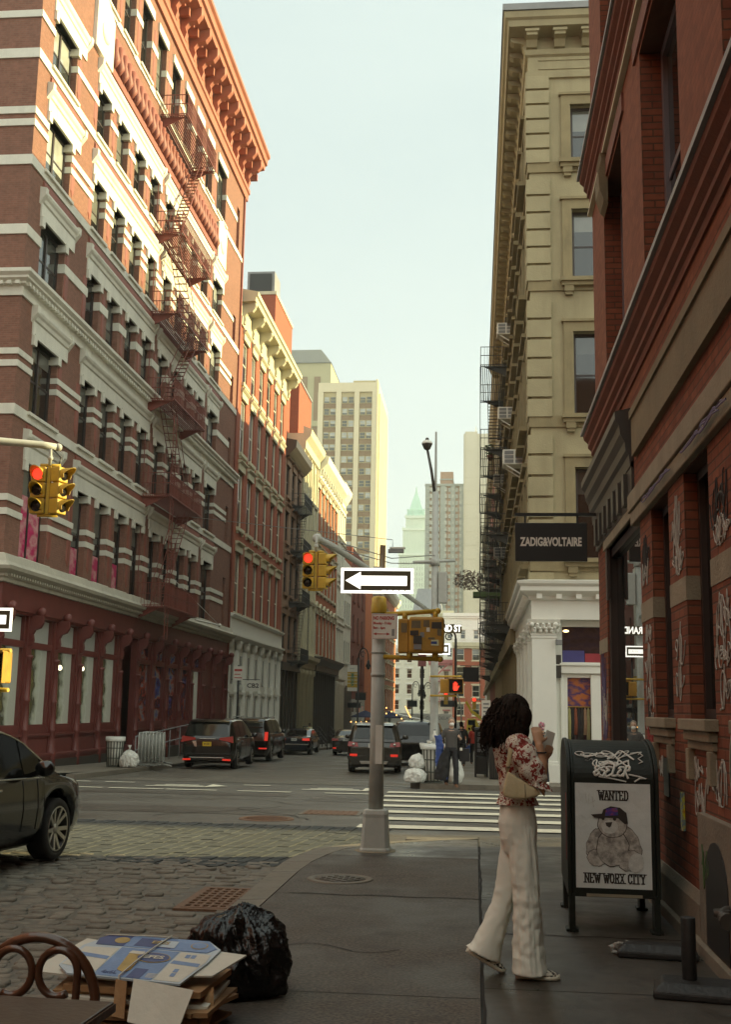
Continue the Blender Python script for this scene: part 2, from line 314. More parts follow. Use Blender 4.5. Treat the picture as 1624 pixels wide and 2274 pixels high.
K['skin'] = mat('skin', (.42, .23, .13), .55, .06, 14, obj=True)
K['skin2'] = mat('pale_skin', (.5, .31, .21), .55, .06, 14, obj=True)
K['denim'] = mat('dark_trousers', (.018, .018, .02), .85, .2, 10, .2, 60, obj=True)
K['dkcloth'] = mat('black_cloth', (.016, .015, .016), .85, .2, 10, .2, 60, obj=True)
K['greycl'] = mat('charcoal_cotton', (.085, .08, .075), .9, .1, 12, .2, 80, obj=True)
K['redcl'] = mat('red_cloth', (.36, .04, .025), .85, .1, 10, .2, obj=True)
K['bluecl'] = mat('blue_nylon', (.03, .065, .24), .5, .12, 8, .2, obj=True)
K['yelcl'] = mat('pale_yellow_cloth', (.62, .62, .36), .85, .08, 10, obj=True)
K['leather'] = mat('brown_leather', (.14, .06, .025), .55, .15, 12, obj=True)
K['hairgrey'] = mat('grey_hair', (.24, .2, .155), .8, .3, 60, .5, 90, obj=True)
K['hairk'] = mat('black_hair', (.017, .0105, .007), .75, .3, 40, .5, 70, obj=True, spec=.15)
K['mask'] = mat('white_face_mask', (.75, .74, .68), .7, .05, 12, obj=True)
# ---------------------------------------------------------------- facade kit
ROT = {'+x': R(90), '-x': R(-90), '-y': 0.0}
def facade(mb, facing, pos, u0, u1, z0, z1, holes, depth, m=0, rm=None):
    """wall face at x or y = pos with rectangular openings (ua, ub, za, zb) and reveals going in by depth"""
    us = sorted({u0, u1, *[h[0] for h in holes], *[h[1] for h in holes]}); zs = sorted({z0, z1, *[h[2] for h in holes], *[h[3] for h in holes]})
    s = {'+x': -1, '-x': 1, '-y': 1}[facing]
    P = (lambda u, z, d=0: (pos + s * d, u, z)) if facing != '-y' else (lambda u, z, d=0: (u, pos + s * d, z))
    for zi in range(len(zs) - 1):
        zc = (zs[zi] + zs[zi + 1]) / 2; run = None
        for ui in range(len(us)):
            solid = False
            if ui < len(us) - 1:
                uc = (us[ui] + us[ui + 1]) / 2; solid = not any(h[0] < uc < h[1] and h[2] < zc < h[3] for h in holes)
            if solid and run is None: run = us[ui]
            if not solid and run is not None:
                mb.quad(P(run, zs[zi]), P(us[ui], zs[zi]), P(us[ui], zs[zi + 1]), P(run, zs[zi + 1]), m); run = None
    rm = m if rm is None else rm
    for a, b, c, d in holes:
        for p, q in (((a, c), (b, c)), ((b, c), (b, d)), ((b, d), (a, d)), ((a, d), (a, c))):
            mb.quad(P(*p), P(*q), P(*q, depth), P(*p, depth), rm)
_wc = {}
def window(parent, facing, pos, u0, u1, z0, z1, depth=.25, cols=1, rows=2, fw=.07, fr='sash', gl='pane', name='window', world=True, split=.5, **tags):
    """sash window set back in its opening: frame mesh with its pane as a child; meshes are shared by size"""
    w, h = round(u1 - u0, 3), round(z1 - z0, 3); key = (w, h, cols, rows, fw, fr, gl, split)
    if key not in _wc:
        f = MB(); t = .09
        f.box(-w / 2, -t, 0, -w / 2 + fw, 0, h); f.box(w / 2 - fw, -t, 0, w / 2, 0, h)
        f.box(-w / 2 + fw, -t, 0, w / 2 - fw, 0, fw); f.box(-w / 2 + fw, -t, h - fw, w / 2 - fw, 0, h)
        for i in range(1, cols): x = -w / 2 + w * i / cols; f.box(x - fw * .6, -t - .004, fw, x + fw * .6, -.004, h - fw)
        if rows > 1:
            for i in range(1, rows):
                z = h * (split if rows == 2 else i / rows); f.box(-w / 2 + fw, -t + .03, z - fw * .35, w / 2 - fw, -.006, z + fw * .35)
        g = MB(); g.box(-w / 2 + fw * .5, -.045, fw * .5, w / 2 - fw * .5, -.03, h - fw * .5)
        _wc[key] = (f.mesh(name, K[fr] if isinstance(fr, str) else fr), g.mesh('pane', K[gl] if isinstance(gl, str) else gl))
    fm, gm = _wc[key]
    o = link(name, fm, parent); s = {'+x': -1, '-x': 1, '-y': 1}[facing]; uc = (u0 + u1) / 2
    loc = Vector((pos + s * depth, uc, z0) if facing != '-y' else (uc, pos + s * depth, z0))
    if world: loc -= Vector(root_loc(parent))
    o.location = loc; o.rotation_euler = (0, 0, ROT[facing]); link('pane', gm, o)
    for k, v in tags.items(): o[k] = v
    return o
def console(mb, x, y, z, d, h, w, m=0, out=1):
    """S-scroll bracket under a cornice, projecting d in +x*out at height z..z+h"""
    pr = [(0, 0), (.25 * d, .02 * h), (.34 * d, .2 * h), (.26 * d, .38 * h), (.42 * d, .52 * h), (.8 * d, .58 * h), (d, .74 * h), (d, h), (0, h)]
    mb.prism([(x + out * a, z + b) for a, b in pr], 'y', y - w / 2, y + w / 2, m)
def mitre(mb, prof, xc, yc, xe, ye, sx, m=0):
    """moulding run round a street corner at (xc, yc): out to xe along the front and to ye along the side, with a mitred angle"""
    mb.loft([[(xe, yc - a, b) for a, b in prof], [(xc + sx * a, yc - a, b) for a, b in prof], [(xc + sx * a, ye, b) for a, b in prof]], m, False)
def moulding(mb, prof, x, y0, y1, m=0, out=1):
    mb.prism([(x + out * a, b) for a, b in prof], 'y', y0, y1, m)
def fire_escape(parent, xf, out, y0, y1, levels, d, matk, stair_y, rail=.95, drop=None):
    """balconies stacked on a facade with stairs between: one part, with platforms, railings and stairs as sub-parts"""
    root = MB()
    for yy in (y0 + .15, y1 - .15): root.box(xf + out * .005, yy - .018, levels[0] - .6, xf + out * .035, yy + .018, levels[-1] + .9)
    root.box(xf + out * .005, y0 + .1, levels[0] - .3, xf + out * .03, y1 - .1, levels[0] - .26)
    for z in levels:
        for yy in (y0 + .15, y1 - .15): root.prism([(xf, z - .02), (xf + out * d * .9, z - .02), (xf, z - .55)], 'y', yy - .02, yy + .02)
    fe = root.build('fire_escape', K[matk], parent, True)
    pf, rl, st = MB(), MB(), MB(); xo = xf + out * d
    for i, z in enumerate(levels):
        n = max(6, int(d / .09))
        for j in range(n + 1): x = xf + out * d * j / n; pf.box(min(x, x + .035), y0, z - .02, max(x, x + .035), y1, z + .02)
        for yy in (y0, y1): pf.box(min(xf, xo), yy - .02, z - .05, max(xf, xo), yy + .02, z - .021)
        for hz in (z + .05, z + rail * .55, z + rail):
            rl.box(xo - .015, y0, hz - .015, xo + .015, y1, hz + .015)
            for yy in (y0, y1): rl.box(min(xf, xo), yy - .015, hz - .015, max(xf, xo), yy + .015, hz + .015)
        nb = int((y1 - y0) / .11)
        for j in range(nb + 1): yy = y0 + (y1 - y0) * j / nb; rl.box(xo - .009, yy - .009, z, xo + .009, yy + .009, z + rail)
        for j in range(int(d / .14)):
            x = xf + out * (.1 + .14 * j)
            for yy in (y0, y1): rl.box(x - .008, yy - .008, z, x + .008, yy + .008, z + rail)
        if i + 1 < len(levels):
            za, zb = z, levels[i + 1]; ya, yb = stair_y if i % 2 == 0 else stair_y[::-1]; xa = xf + out * d * .30; xb = xf + out * d * .72
            for x in (xa, xb):
                st.obox((x, ya, za), (x, yb, zb), .02, .06); st.obox((x, ya, za + .8), (x, yb, zb + .8), .025, .025)
            ns = int((zb - za) / .24)
            for k in range(1, ns): t = k / ns; st.box(min(xa, xb), ya + (yb - ya) * t - .06, za + (zb - za) * t - .007, max(xa, xb), ya + (yb - ya) * t + .06, za + (zb - za) * t + .007)
    if drop:
        yd, zb_, zt_ = drop
        for yy in (yd, yd + .45): st.box(xo - .04, yy - .015, zb_, xo - .01, yy + .015, zt_)
        for k in range(int((zt_ - zb_) / .3)): st.box(xo - .036, yd, zb_ + .3 * k, xo - .014, yd + .45, zb_ + .3 * k + .025)
    pf.each('platform', K[matk], fe, True, 20, .06); rl.each('railing', K[matk], fe, True, 20); st.each('stair', K[matk], fe, True, 20, .05)
    return fe
# ---------------------------------------------------------------- GROUND
def structure(o): o['kind'] = 'structure'; return o
def ground_mat(name, c, rough=.75, var=.25, scale=.7, patch=(.03, .028, .024), pamt=.6, wet=.35, grain=120, bump=.35, agg=.0):
    m, nt, b = _bs(name); n = nt.nodes; p = n.new('ShaderNodeNewGeometry').outputs['Position']
    def noise_(s, d=6, r=.65): t = n.new('ShaderNodeTexNoise'); t.inputs['Scale'].default_value = s; t.inputs['Detail'].default_value = d; t.inputs['Roughness'].default_value = r; L(nt, p, t.inputs[0]); return t.outputs[0]
    def rng(x, a, b_, c_, d_): r = n.new('ShaderNodeMapRange'); [r.inputs[i + 1].__setattr__('default_value', v) for i, v in enumerate((a, b_, c_, d_))]; L(nt, x, r.inputs[0]); return r.outputs[0]
    def mixc(f, a, b_, bt='MIX'):
        x = n.new('ShaderNodeMix'); x.data_type = 'RGBA'; x.blend_type = bt
        for k, v in ((0, f), (6, a), (7, b_)):
            if isinstance(v, (int, float)): x.inputs[k].default_value = v
            elif isinstance(v, tuple): x.inputs[k].default_value = (*v, 1)
            else: L(nt, v, x.inputs[k])
        return x.outputs[2]
    big = noise_(scale); mid = noise_(scale * 6, 8, .7); fine = noise_(grain, 3)
    col = mixc(1, c, rng(big, .3, .7, 1 - var, 1 + var), 'MULTIPLY'); col = mixc(1, col, rng(fine, .3, .7, .72 - agg, 1.28 + agg), 'MULTIPLY')
    pf = rng(mid, .5, .66, 0, pamt); col = mixc(pf, col, patch)
    spots = n.new('ShaderNodeTexVoronoi'); spots.inputs['Scale'].default_value = 2.2; spots.inputs['Randomness'].default_value = 1; L(nt, p, spots.inputs[0])
    col = mixc(rng(spots.outputs['Distance'], .035, .06, .75, 0), col, tuple(v * .45 for v in c))
    L(nt, col, b.inputs['Base Color'])
    L(nt, rng(big, .38, .62, rough - wet, rough), b.inputs['Roughness'])
    bp = n.new('ShaderNodeBump'); bp.inputs['Strength'].default_value = bump; bp.inputs['Distance'].default_value = .006; L(nt, fine, bp.inputs['Height']); L(nt, bp.outputs[0], b.inputs['Normal'])
    return m
K['asph'] = ground_mat('worn_asphalt', (.095, .087, .07), .72, .22, .5, (.075, .062, .045), .5, .3)
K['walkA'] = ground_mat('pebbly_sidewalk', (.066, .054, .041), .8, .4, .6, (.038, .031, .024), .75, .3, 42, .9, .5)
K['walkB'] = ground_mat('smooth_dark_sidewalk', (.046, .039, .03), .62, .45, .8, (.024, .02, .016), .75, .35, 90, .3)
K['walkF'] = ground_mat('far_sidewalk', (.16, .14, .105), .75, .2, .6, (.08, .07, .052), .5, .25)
K['kerb'] = ground_mat('granite_kerb', (.15, .13, .098), .75, .2, 1.5, (.07, .06, .046), .5, .2)
K['cobble'] = mat('cobble_stone', (.165, .146, .115), .7, .4, 4.0, .4, 60, spec=.3, dirt=.5, dcol=(.06, .05, .037))
K['paver'] = mat('granite_paver', (.074, .078, .076), .9, .2, 2.5, .3, 70, spec=.12, dirt=.5, dcol=(.065, .06, .048))
K['joint'] = ground_mat('dark_joint_grit', (.035, .03, .022), .9, .3, 2)
K['grit'] = mat('black_joint', (.012, .010, .008), .95)
K['mark'] = mat('worn_road_paint', (.72, .68, .52), .6, .1, 5, .2, 80, dirt=.55, dcol=(.22, .19, .14))
K['rust'] = mat('rusty_iron', (.16, .085, .045), .65, .25, 14, .5, 60, dirt=.5, dcol=(.06, .035, .022))
RD = -.13
def sheet(name, poly_rows, mk, dz, kind='structure'):
    """poly_rows: list of (y, x0, x1) strips, laid on the sloping street"""
    m = MB()
    for (ya, a0, a1), (yb, b0, b1) in zip(poly_rows, poly_rows[1:]):
        m.quad((a0, ya, gz(ya) + dz), (a1, ya, gz(ya) + dz), (b1, yb, gz(yb) + dz), (b0, yb, gz(yb) + dz))
    o = m.build(name, K[mk] if isinstance(mk, str) else mk); o['kind'] = kind; return o
sheet('ground', [(-60, -900, 900), (12, -900, 900), (230, -900, 900), (1500, -2500, 2500)], 'walkF', -.60)
sheet('road', [(-40, -14.2, -1.9), (12, -14.2, -1.9), (14, -60, 60), (15.4, -60, 60), (30.4, -60, 60), (31.2, -14.5, 2.3), (230, -14.5, 2.3), (231, -300, 300), (250, -300, 300)], 'asph', RD - .012)
# far roadway: setts in the distance
def setts_mat(name, c, c2, j, bw, bh):
    m, nt, b = _bs(name); n = nt.nodes; p = n.new('ShaderNodeNewGeometry').outputs['Position']
    t = n.new('ShaderNodeTexBrick'); t.inputs['Color1'].default_value = (*c, 1); t.inputs['Color2'].default_value = (*c2, 1); t.inputs['Mortar'].default_value = (*j, 1); t.inputs['Scale'].default_value = 1; t.inputs['Brick Width'].default_value = bw; t.inputs['Row Height'].default_value = bh; t.inputs['Mortar Size'].default_value = .02; t.inputs['Mortar Smooth'].default_value = .6
    ns = n.new('ShaderNodeTexNoise'); ns.inputs['Scale'].default_value = .8; ns.inputs['Detail'].default_value = 8; L(nt, p, ns.inputs[0]); L(nt, p, t.inputs[0])
    r = n.new('ShaderNodeMapRange'); r.inputs[1].default_value = .3; r.inputs[2].default_value = .7; r.inputs[3].default_value = .6; r.inputs[4].default_value = 1.25; L(nt, ns.outputs[0], r.inputs[0])
    x = n.new('ShaderNodeMix'); x.data_type = 'RGBA'; x.blend_type = 'MULTIPLY'; x.inputs[0].default_value = 1; L(nt, t.outputs[0], x.inputs[6]); L(nt, r.outputs[0], x.inputs[7]); L(nt, x.outputs[2], b.inputs['Base Color'])
    r3 = n.new('ShaderNodeMapRange'); r3.inputs[1].default_value = .35; r3.inputs[2].default_value = .65; r3.inputs[3].default_value = .38; r3.inputs[4].default_value = .7; L(nt, ns.outputs[0], r3.inputs[0]); L(nt, r3.outputs[0], b.inputs['Roughness'])
    bp = n.new('ShaderNodeBump'); bp.invert = True; bp.inputs['Strength'].default_value = .8; bp.inputs['Distance'].default_value = .02; L(nt, t.outputs['Fac'], bp.inputs['Height']); L(nt, bp.outputs[0], b.inputs['Normal']); return m
K['setts'] = setts_mat('distant_setts', (.15, .135, .1), (.115, .10, .076), (.06, .05, .037), .26, .13)
sheet('cobbled_street', [(31.4, -10.9, -1.5), (60, -11.2, -1.6), (228, -11.3, -1.7)], 'setts', RD - .004)
# near sidewalk, two finishes either side of the long joint, with slab joints as gaps over a dark bed
sheet('sidewalk_bed', [(-12, -1.72, 1.62), (9.4, -1.72, 1.62), (12.0, -1.7, 1.62), (13, -1.52, 1.62), (13.9, -1.25, 1.62), (14.8, -.85, 1.62), (15.3, .2, 1.62), (15.7, 1.3, 1.62)], 'joint', -.02)
def edge_x(y): return -1.72 if y < 11.4 else -1.72 + .30 * ((y - 11.4) / 2.6) ** 2 * (1 + .9 * max(0, y - 13.4))
def slab(m, x0, x1, y0, y1, n=4):
    rows = [y0 + (y1 - y0) * i / n for i in range(n + 1)]
    for a, b in zip(rows, rows[1:]):
        xa, xb = (x0(a), x0(b)) if callable(x0) else (x0, x0)
        m.quad((xa, a, gz(a)), (x1, a, gz(a)), (x1, b, gz(b)), (xb, b, gz(b)))
        m.quad((xa, a, gz(a)), (xb, b, gz(b)), (xb, b, gz(b) - .14), (xa, a, gz(a) - .14)); 
m = MB()
for a, b in ((-12, 3.4), (3.412, 6.7), (6.712, 10.08), (10.092, 12.9)): slab(m, edge_x, .032, a, b, 6)
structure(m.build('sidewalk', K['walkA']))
m = MB(); slab(m, edge_x, .034, 12.912, 15.15, 8)
for a, b in ((-12, 2.3), (2.312, 5.3), (5.312, 6.95), (6.962, 8.6), (8.612, 10.2), (10.212, 12.3), (12.312, 15.5)): slab(m, .046, 1.66, a, b, 3)
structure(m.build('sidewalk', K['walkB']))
m = MB(); ks = [-12, -8, -4.5, -1.5, 1.5, 4.5, 7.2, 9.75, 11.4, 12.2, 12.9, 13.5, 14.0, 14.5, 14.95, 15.3]
def outer_x(y): return edge_x(y) - (.26 if y < 11 else .26 + .05 * (y - 11))
for a, b in zip(ks, ks[1:]):
    b2 = b - .012
    m.add([(outer_x(a), a, gz(a) - .012), (edge_x(a) - .008, a, gz(a) + .002), (edge_x(b2) - .008, b2, gz(b2) + .002), (outer_x(b2), b2, gz(b2) - .012), (outer_x(a) - .03, a, -.3), (outer_x(b2) - .03, b2, -.3), (edge_x(a) - .008, a, -.3), (edge_x(b2) - .008, b2, -.3)], [(0, 1, 2, 3), (0, 3, 5, 4), (0, 4, 6, 1), (3, 2, 7, 5)])
m.box(-.9, 15.12, -.4, 3, 15.42, gz(15.3) - .01)
structure(m.build('kerb', K['kerb'], bevel=.012))
# far sidewalks and kerbs
sheet('sidewalk', [(30.9, -1.45, 60), (33.2, -1.45, 60), (33.3, -1.45, 3), (228, -1.5, 3)], 'walkF', 0)
sheet('sidewalk', [(31.0, -60, -12.2), (31.9, -60, -11.5), (33.4, -60, -11.2), (33.5, -15, -11.2), (228, -15, -11.2)], 'walkF', 0)
m = MB()
for a, b in zip(range(31, 228, 12), range(43, 240, 12)):
    for x0, x1 in ((-1.72, -1.452), (-11.22, -10.95)): m.add([(x, y, gz(y) + z) for y in (a, b - .02) for x, z in ((x0, -.3), (x1, -.3), (x1, .003), (x0, .003))], [(0, 1, 2, 3), (4, 7, 6, 5), (0, 4, 5, 1), (1, 5, 6, 2), (2, 6, 7, 3), (3, 7, 4, 0)])
m.box(-1.45, 30.6, -1, 60, 30.88, gz(30.9) + .003); m.box(-60, 30.7, -1, -12.2, 30.98, gz(30.9) + .003); structure(m.build('kerb', K['kerb']))
# near cobbles: individual worn setts over a dark bed
sheet('cobble_bed', [(-14, -14.2, -1.95), (12.5, -14.2, -1.95), (13.6, -14.2, -1.9)], 'grit', RD - .036)
def stone(m, x0, x1, y0, y1, z, r=.014, h=.05, jit=.006, tilt=.006):
    x0 += random.uniform(-jit, jit); x1 += random.uniform(-jit, jit); y0 += random.uniform(-jit, jit); y1 += random.uniform(-jit, jit)
    a, b = random.uniform(-tilt, tilt), random.uniform(-tilt, tilt); c = random.uniform(-tilt, tilt)
    Q = lambda e, dz: [(x0 + e, y0 + e, gz(y0) + z + dz + a), (x1 - e, y0 + e, gz(y0) + z + dz + b), (x1 - e, y1 - e, gz(y1) + z + dz + c + b), (x0 + e, y1 - e, gz(y1) + z + dz + c + a)]
    cx, cy = (x0 + x1) / 2, (y0 + y1) / 2
    vs = Q(0, -h) + Q(0, -r) + Q(r * .5, -r * .25) + Q(r * 1.4, 0) + [(cx, cy, gz(cy) + z + (a + b) / 2 + .004)]
    fs = []
    for k in range(3): fs += [(k * 4 + i, k * 4 + (i + 1) % 4, k * 4 + 4 + (i + 1) % 4, k * 4 + 4 + i) for i in range(4)]
    fs += [(12 + i, 12 + (i + 1) % 4, 16) for i in range(4)]
    m.add(vs, fs, 0, True)
m = MB(); y = 3.0
while y < 13.5:
    rw = random.uniform(.105, .13); x = -9.5 - random.uniform(0, .3); skew = lambda xx: .06 * math.sin(xx * .9 + y * .3)
    while x < -2.0:
        ln = random.uniform(.17, .30); x1 = min(x + ln, -1.99)
        if x1 - x > .06 and y + rw < 13.42 - .16 * (x + 4) ** 1 * .9 - .0 and not (-2.52 < x1 and x < -1.9 and 9.9 < y + rw and y < 11.1):
            sk = skew(x); stone(m, x + .026, x1 - .026, y + sk + .013, y + rw + sk - .013, RD + random.uniform(-.012, .012))
        x = x1
    y += rw
structure(m.build('cobbles', K['cobble'], fix=False))
# smooth granite crossing strip, rows running up the street and curving towards the corner
sheet('paver_bed', [(12.2, -14.2, -1.9), (13, -14.2, -1.7), (14.2, -14.2, -1.4), (15.3, -14.2, -.9), (18.35, -14.2, -1.8)], 'joint', RD - .02)
m = MB()
def px(u, t): return -1.5 - u + .25 * math.sin(t * 1.2) * math.exp(-u * .35) - (1 - t) ** 2 * .5 * math.exp(-u * .5)
nr = 56
for i in range(nr):
    u0, u1 = i * .17, (i + 1) * .17; ya = 12.42 + .17 * min(u0, 6.5) + (.0 if u0 > 1 else .5 * (1 - u0)); yb = 18.2; yy = ya - (i % 2) * .15
    while yy < yb - .1:
        l = .31 + random.uniform(-.04, .04); y0, y1 = max(yy, ya), min(yy + l, yb); yy += l
        if y1 - y0 < .06: continue
        t0, t1 = (y0 - 12.4) / 5.8, (y1 - 12.4) / 5.8; dz = RD + random.uniform(-.004, .004); g = .006
        q = [(px(u0, t0) - .011, y0 + g), (px(u1, t0) + .011, y0 + g), (px(u1, t1) + .011, y1 - g), (px(u0, t1) - .011, y1 - g)]
        if q[0][0] > outer_x(y0) - .03 and y0 < 15.4: continue
        m.add([(x, y, gz(y) + dz) for x, y in q] + [(x, y, gz(y) + dz - .03) for x, y in q], [(0, 1, 2, 3), (0, 4, 5, 1), (1, 5, 6, 2), (2, 6, 7, 3), (3, 7, 4, 0)])
structure(m.build('pavers', K['paver'], fix=False))
# crosswalk bars, lane dashes, arrows
def mark(m, x0, x1, y0, y1, dz=.006, jag=.02):
    n = max(1, int((x1 - x0) / .5))
    for i in range(n):
        a, b = x0 + (x1 - x0) * i / n, x0 + (x1 - x0) * (i + 1) / n
        m.quad((a, y0, gz(y0) + RD + dz), (b, y0, gz(y0) + RD + dz), (b, y1, gz(y1) + RD + dz), (a, y1, gz(y1) + RD + dz))
m = MB()
for k in range(7): y = 18.05 + 1.68 * k; mark(m, -1.84 - .05 * k, 2.35, y, y + .62)
structure(m.build('crosswalk_bars', K['mark'], fix=False))
m = MB()
for a, b in ((-9.5, -9.2), (-8.45, -7.7), (-7.05, -6.4), (-5.3, -4.6), (-3.2, -2.5)): mark(m, a - .35, b + .25, 27.2, 27.42)
for a, b in ((-11.3, -10.2), (-9.8, -9.0), (-6.05, -5.35)): mark(m, a, b, 30.0, 30.2)
for k, x in enumerate((-8.3, -4.3)):
    for j in range(3): mark(m, x + .15 * j, x + 1.6 - .2 * j, 28.6 + .38 * j, 28.8 + .38 * j)
    m.add([(x + p, 29.2 + q, gz(29) + RD + .007) for p, q in ((1.5, -.55), (2.0, 0), (1.5, .55))], [(0, 1, 2)])
for x in (-14, -20, -26): mark(m, x, x + 1.2, 22, 22.2)
structure(m.build('lane_marks', K['mark'], fix=False))
# darker asphalt patches and tar cracks
K['patch'] = ground_mat('dark_asphalt_patch', (.07, .06, .046), .7, .2, .9, (.04, .035, .027), .5, .3)
m = MB()
for x0, x1, y0, y1 in ((-14, -3.2, 20.2, 21.9), (-3.6, -1.9, 24.4, 26.2), (-9, -4.2, 25.6, 26.6), (-2.6, 3, 15.9, 17.2), (-13, -6, 33.5, 35.5)): mark(m, x0, x1, y0, y1, -.007)
structure(m.build('road_patches', K['patch'], fix=False))
m = MB()
def crack(pts, w):
    for (xa, ya), (xb, yb) in zip(pts, pts[1:]):
        d = Vector((xb - xa, yb - ya)).normalized(); nx, ny = -d.y * w, d.x * w
        m.add([(xa - nx, ya - ny), (xa + nx, ya + ny), (xb + nx, yb + ny), (xb - nx, yb - ny)] and [(p, q, gz(q) + RD - .002) for p, q in [(xa - nx, ya - ny), (xa + nx, ya + ny), (xb + nx, yb + ny), (xb - nx, yb - ny)]], [(0, 1, 2, 3)])
for s in range(7):
    x, y = random.uniform(-9, -2), random.uniform(18.6, 26); pts = [(x, y)]; a = random.uniform(0, 6.28)
    for k in range(14): a += random.uniform(-.5, .5); x += .25 * math.cos(a); y += .25 * math.sin(a); pts.append((x, max(18.5, min(30, y))))
    crack(pts, .018)
structure(m.build('tar_cracks', K['joint'], fix=False))
m = MB(); RD0 = RD; RD = .006
for s_, pts_ in enumerate(([(.05, y_ + .0, ) for y_ in [5.2 + .25 * k for k in range(42)]], [(-1.6 + .17 * k, 10.09 + .03 * math.sin(k * 1.7)) for k in range(11)], [(.06 + .12 * k, 8.6 + .02 * math.sin(k * 2.1)) for k in range(13)], [(.55 + .1 * math.sin(k * .4), 13.4 - .18 * k) for k in range(7)], [(-1.3 + .1 * k, 7.9 + .12 * math.sin(k * .8)) for k in range(9)])): crack([(x_ + .004 * math.sin(i_ * 2.7 + s_) + .006 * math.sin(i_ * .6), y_) for i_, (x_, y_) in enumerate(pts_)], .009 if s_ < 3 else .005)
structure(m.build('pavement_cracks', K['grit'], fix=False)); RD = RD0
# cast iron covers and the gully grate
def cover(name, label, x, y, r, mk, dz, ring=True):
    t = thing(name, label, 'manhole cover', (x, y, gz(y) + dz)); m = MB()
    m.lathe([(r, -.03), (r, .006), (r - .02, .010), (r - .06, .010), (r - .07, .003)], (0, 0, 0), 40); m.build('rim', K['rust'] if mk == 'rust' else K['kerb'], t)
    m = MB(); m.lathe([(r - .07, -.02), (r - .07, .004), (.001, .004)], (0, 0, 0), 40)
    k = int(r / .055)
    for i in range(-k, k + 1):
        for j in range(-k, k + 1):
            if (i * i + j * j) ** .5 * .055 < r - .11 and (i + j) % 2 == 0: m.box(i * .055 - .02, j * .055 - .02, .004, i * .055 + .02, j * .055 + .02, .011)
    m.build('lid', K[mk], t); return t
K['castiron'] = mat('dark_cast_iron', (.07, .058, .044), .5, .25, 12, .3, 60)
cover('manhole_cover', 'round dark manhole cover set in the near sidewalk', -1.26, 10.98, .31, 'castiron', .001)
cover('manhole_cover', 'large rusty round manhole cover in the asphalt left of the grey pole', -3.48, 19.3, .46, 'rust', RD + .0)
t = thing('utility_hatch', 'rectangular rusty iron hatch in the asphalt beyond the round cover', 'hatch', (-2.6, 21.0, gz(21) + RD)); m = MB(); m.box(-.55, -.45, -.05, .55, .45, .004); m.build('frame', K['kerb'], t)
m = MB(); m.box(-.48, -.38, -.02, .48, .38, .009); [m.box(-.45 + .12 * i, -.36, .009, -.4 + .12 * i, .36, .014) for i in range(8)]; m.build('lid', K['rust'], t)
t = thing('gully_grate', 'rusty iron drain grate set in the cobbles beside the kerb', 'drain grate', (-2.24, 10.48, RD + .0))
m = MB()
for i in range(9): y = -.52 + .13 * i; m.box(-.27, y - .022, -.06, .27, y + .022, .012)
for i in range(8): x = -.27 + .077 * i; m.box(x - .014, -.54, -.06, x + .014, .54, .010)
m.build('grid', K['rust'], t); m = MB(); m.box(-.33, -.6, -.1, -.27, .6, .008); m.box(.27, -.6, -.1, .31, .6, .008); m.box(-.27, -.6, -.1, .27, -.54, .008); m.box(-.27, .54, -.1, .27, .6, .008); m.build('frame', K['rust'], t)
m = MB(); m.box(-.3, -.58, -.5, .3, .58, -.12); m.build('pit', K['black'], t)
# ---------------------------------------------------------------- LEFT: banded red brick corner building
XL = -13.7; LY0, LY1 = 31.5, 62.2
lb = thing('red_brick_building', 'tall banded red brick corner building with oxblood iron shopfront and red fire escape', 'building', (XL, LY0, gz(LY0)))
WIN = [(32.6, 34.7, 2)] + [(36.95 + 2.25 * k, 38.3 + 2.25 * k, 1) for k in range(4)] + [(46.1 + 2.23 * k, 47.45 + 2.23 * k, 1) for k in range(4)] + [(55.3, 57.4, 2)]
FL = [(5.87, 8.8), (10.35, 12.75), (14.5, 16.65), (18.3, 20.25), (21.9, 23.8), (27.45, 30.3)]
SLOT = [(60.3, 61.0, a + .1, b - .3) for a, b in FL]
holes = [(a, b, c, d) for a, b, _ in WIN for c, d in FL] + SLOT
w = MB(); facade(w, '+x', XL, LY0, LY1, 5.0, 33.4, holes, .38)
w.quad((XL, LY0, 5), (XL - 20, LY0, 5), (XL - 20, LY0, 33.4), (XL, LY0, 33.4)); w.quad((XL, LY0, 33.4), (XL, LY1, 33.4), (XL - 20, LY1, 33.4), (XL - 20, LY0, 33.4))
w.quad((XL, LY1, 5), (XL - 20, LY1, 5), (XL - 20, LY1, 33.4), (XL, LY1, 33.4)); w.quad((XL - .4, LY0 + .3, 5), (XL - .4, LY1 - .3, 5), (XL - .4, LY1 - .3, 33.3), (XL - .4, LY0 + .3, 33.3))
w.build('wall', K['brickL'], lb, True)
for fi, (c, d) in enumerate(FL):
    for a, b, n in WIN: window(lb, '+x', XL, a, b, c, d, .3, n, 2, .09, gl='panelt' if n == 2 and fi > 1 else 'pane')
sl = MB()
for a, b, c, d in SLOT: sl.quad((XL - .3, a, c), (XL - .3, b, c), (XL - .3, b, d), (XL - .3, a, d))
sl.each('shutter', K['terra'], lb)
bands = [[(7.0, 7.2), (7.42, 7.62)], [(11.5, 11.7), (11.88, 12.07)], [(15.7, 16.02)], [(19.27, 19.5), (19.68, 19.92)], [(22.98, 23.22)], [(29.0, 29.3)]]
solid = []; e = [LY0] + [v for a, b, _ in WIN for v in (a, b)] + [60.3]
for i in range(0, len(e), 2): solid.append((e[i], e[i + 1]))
st = MB()
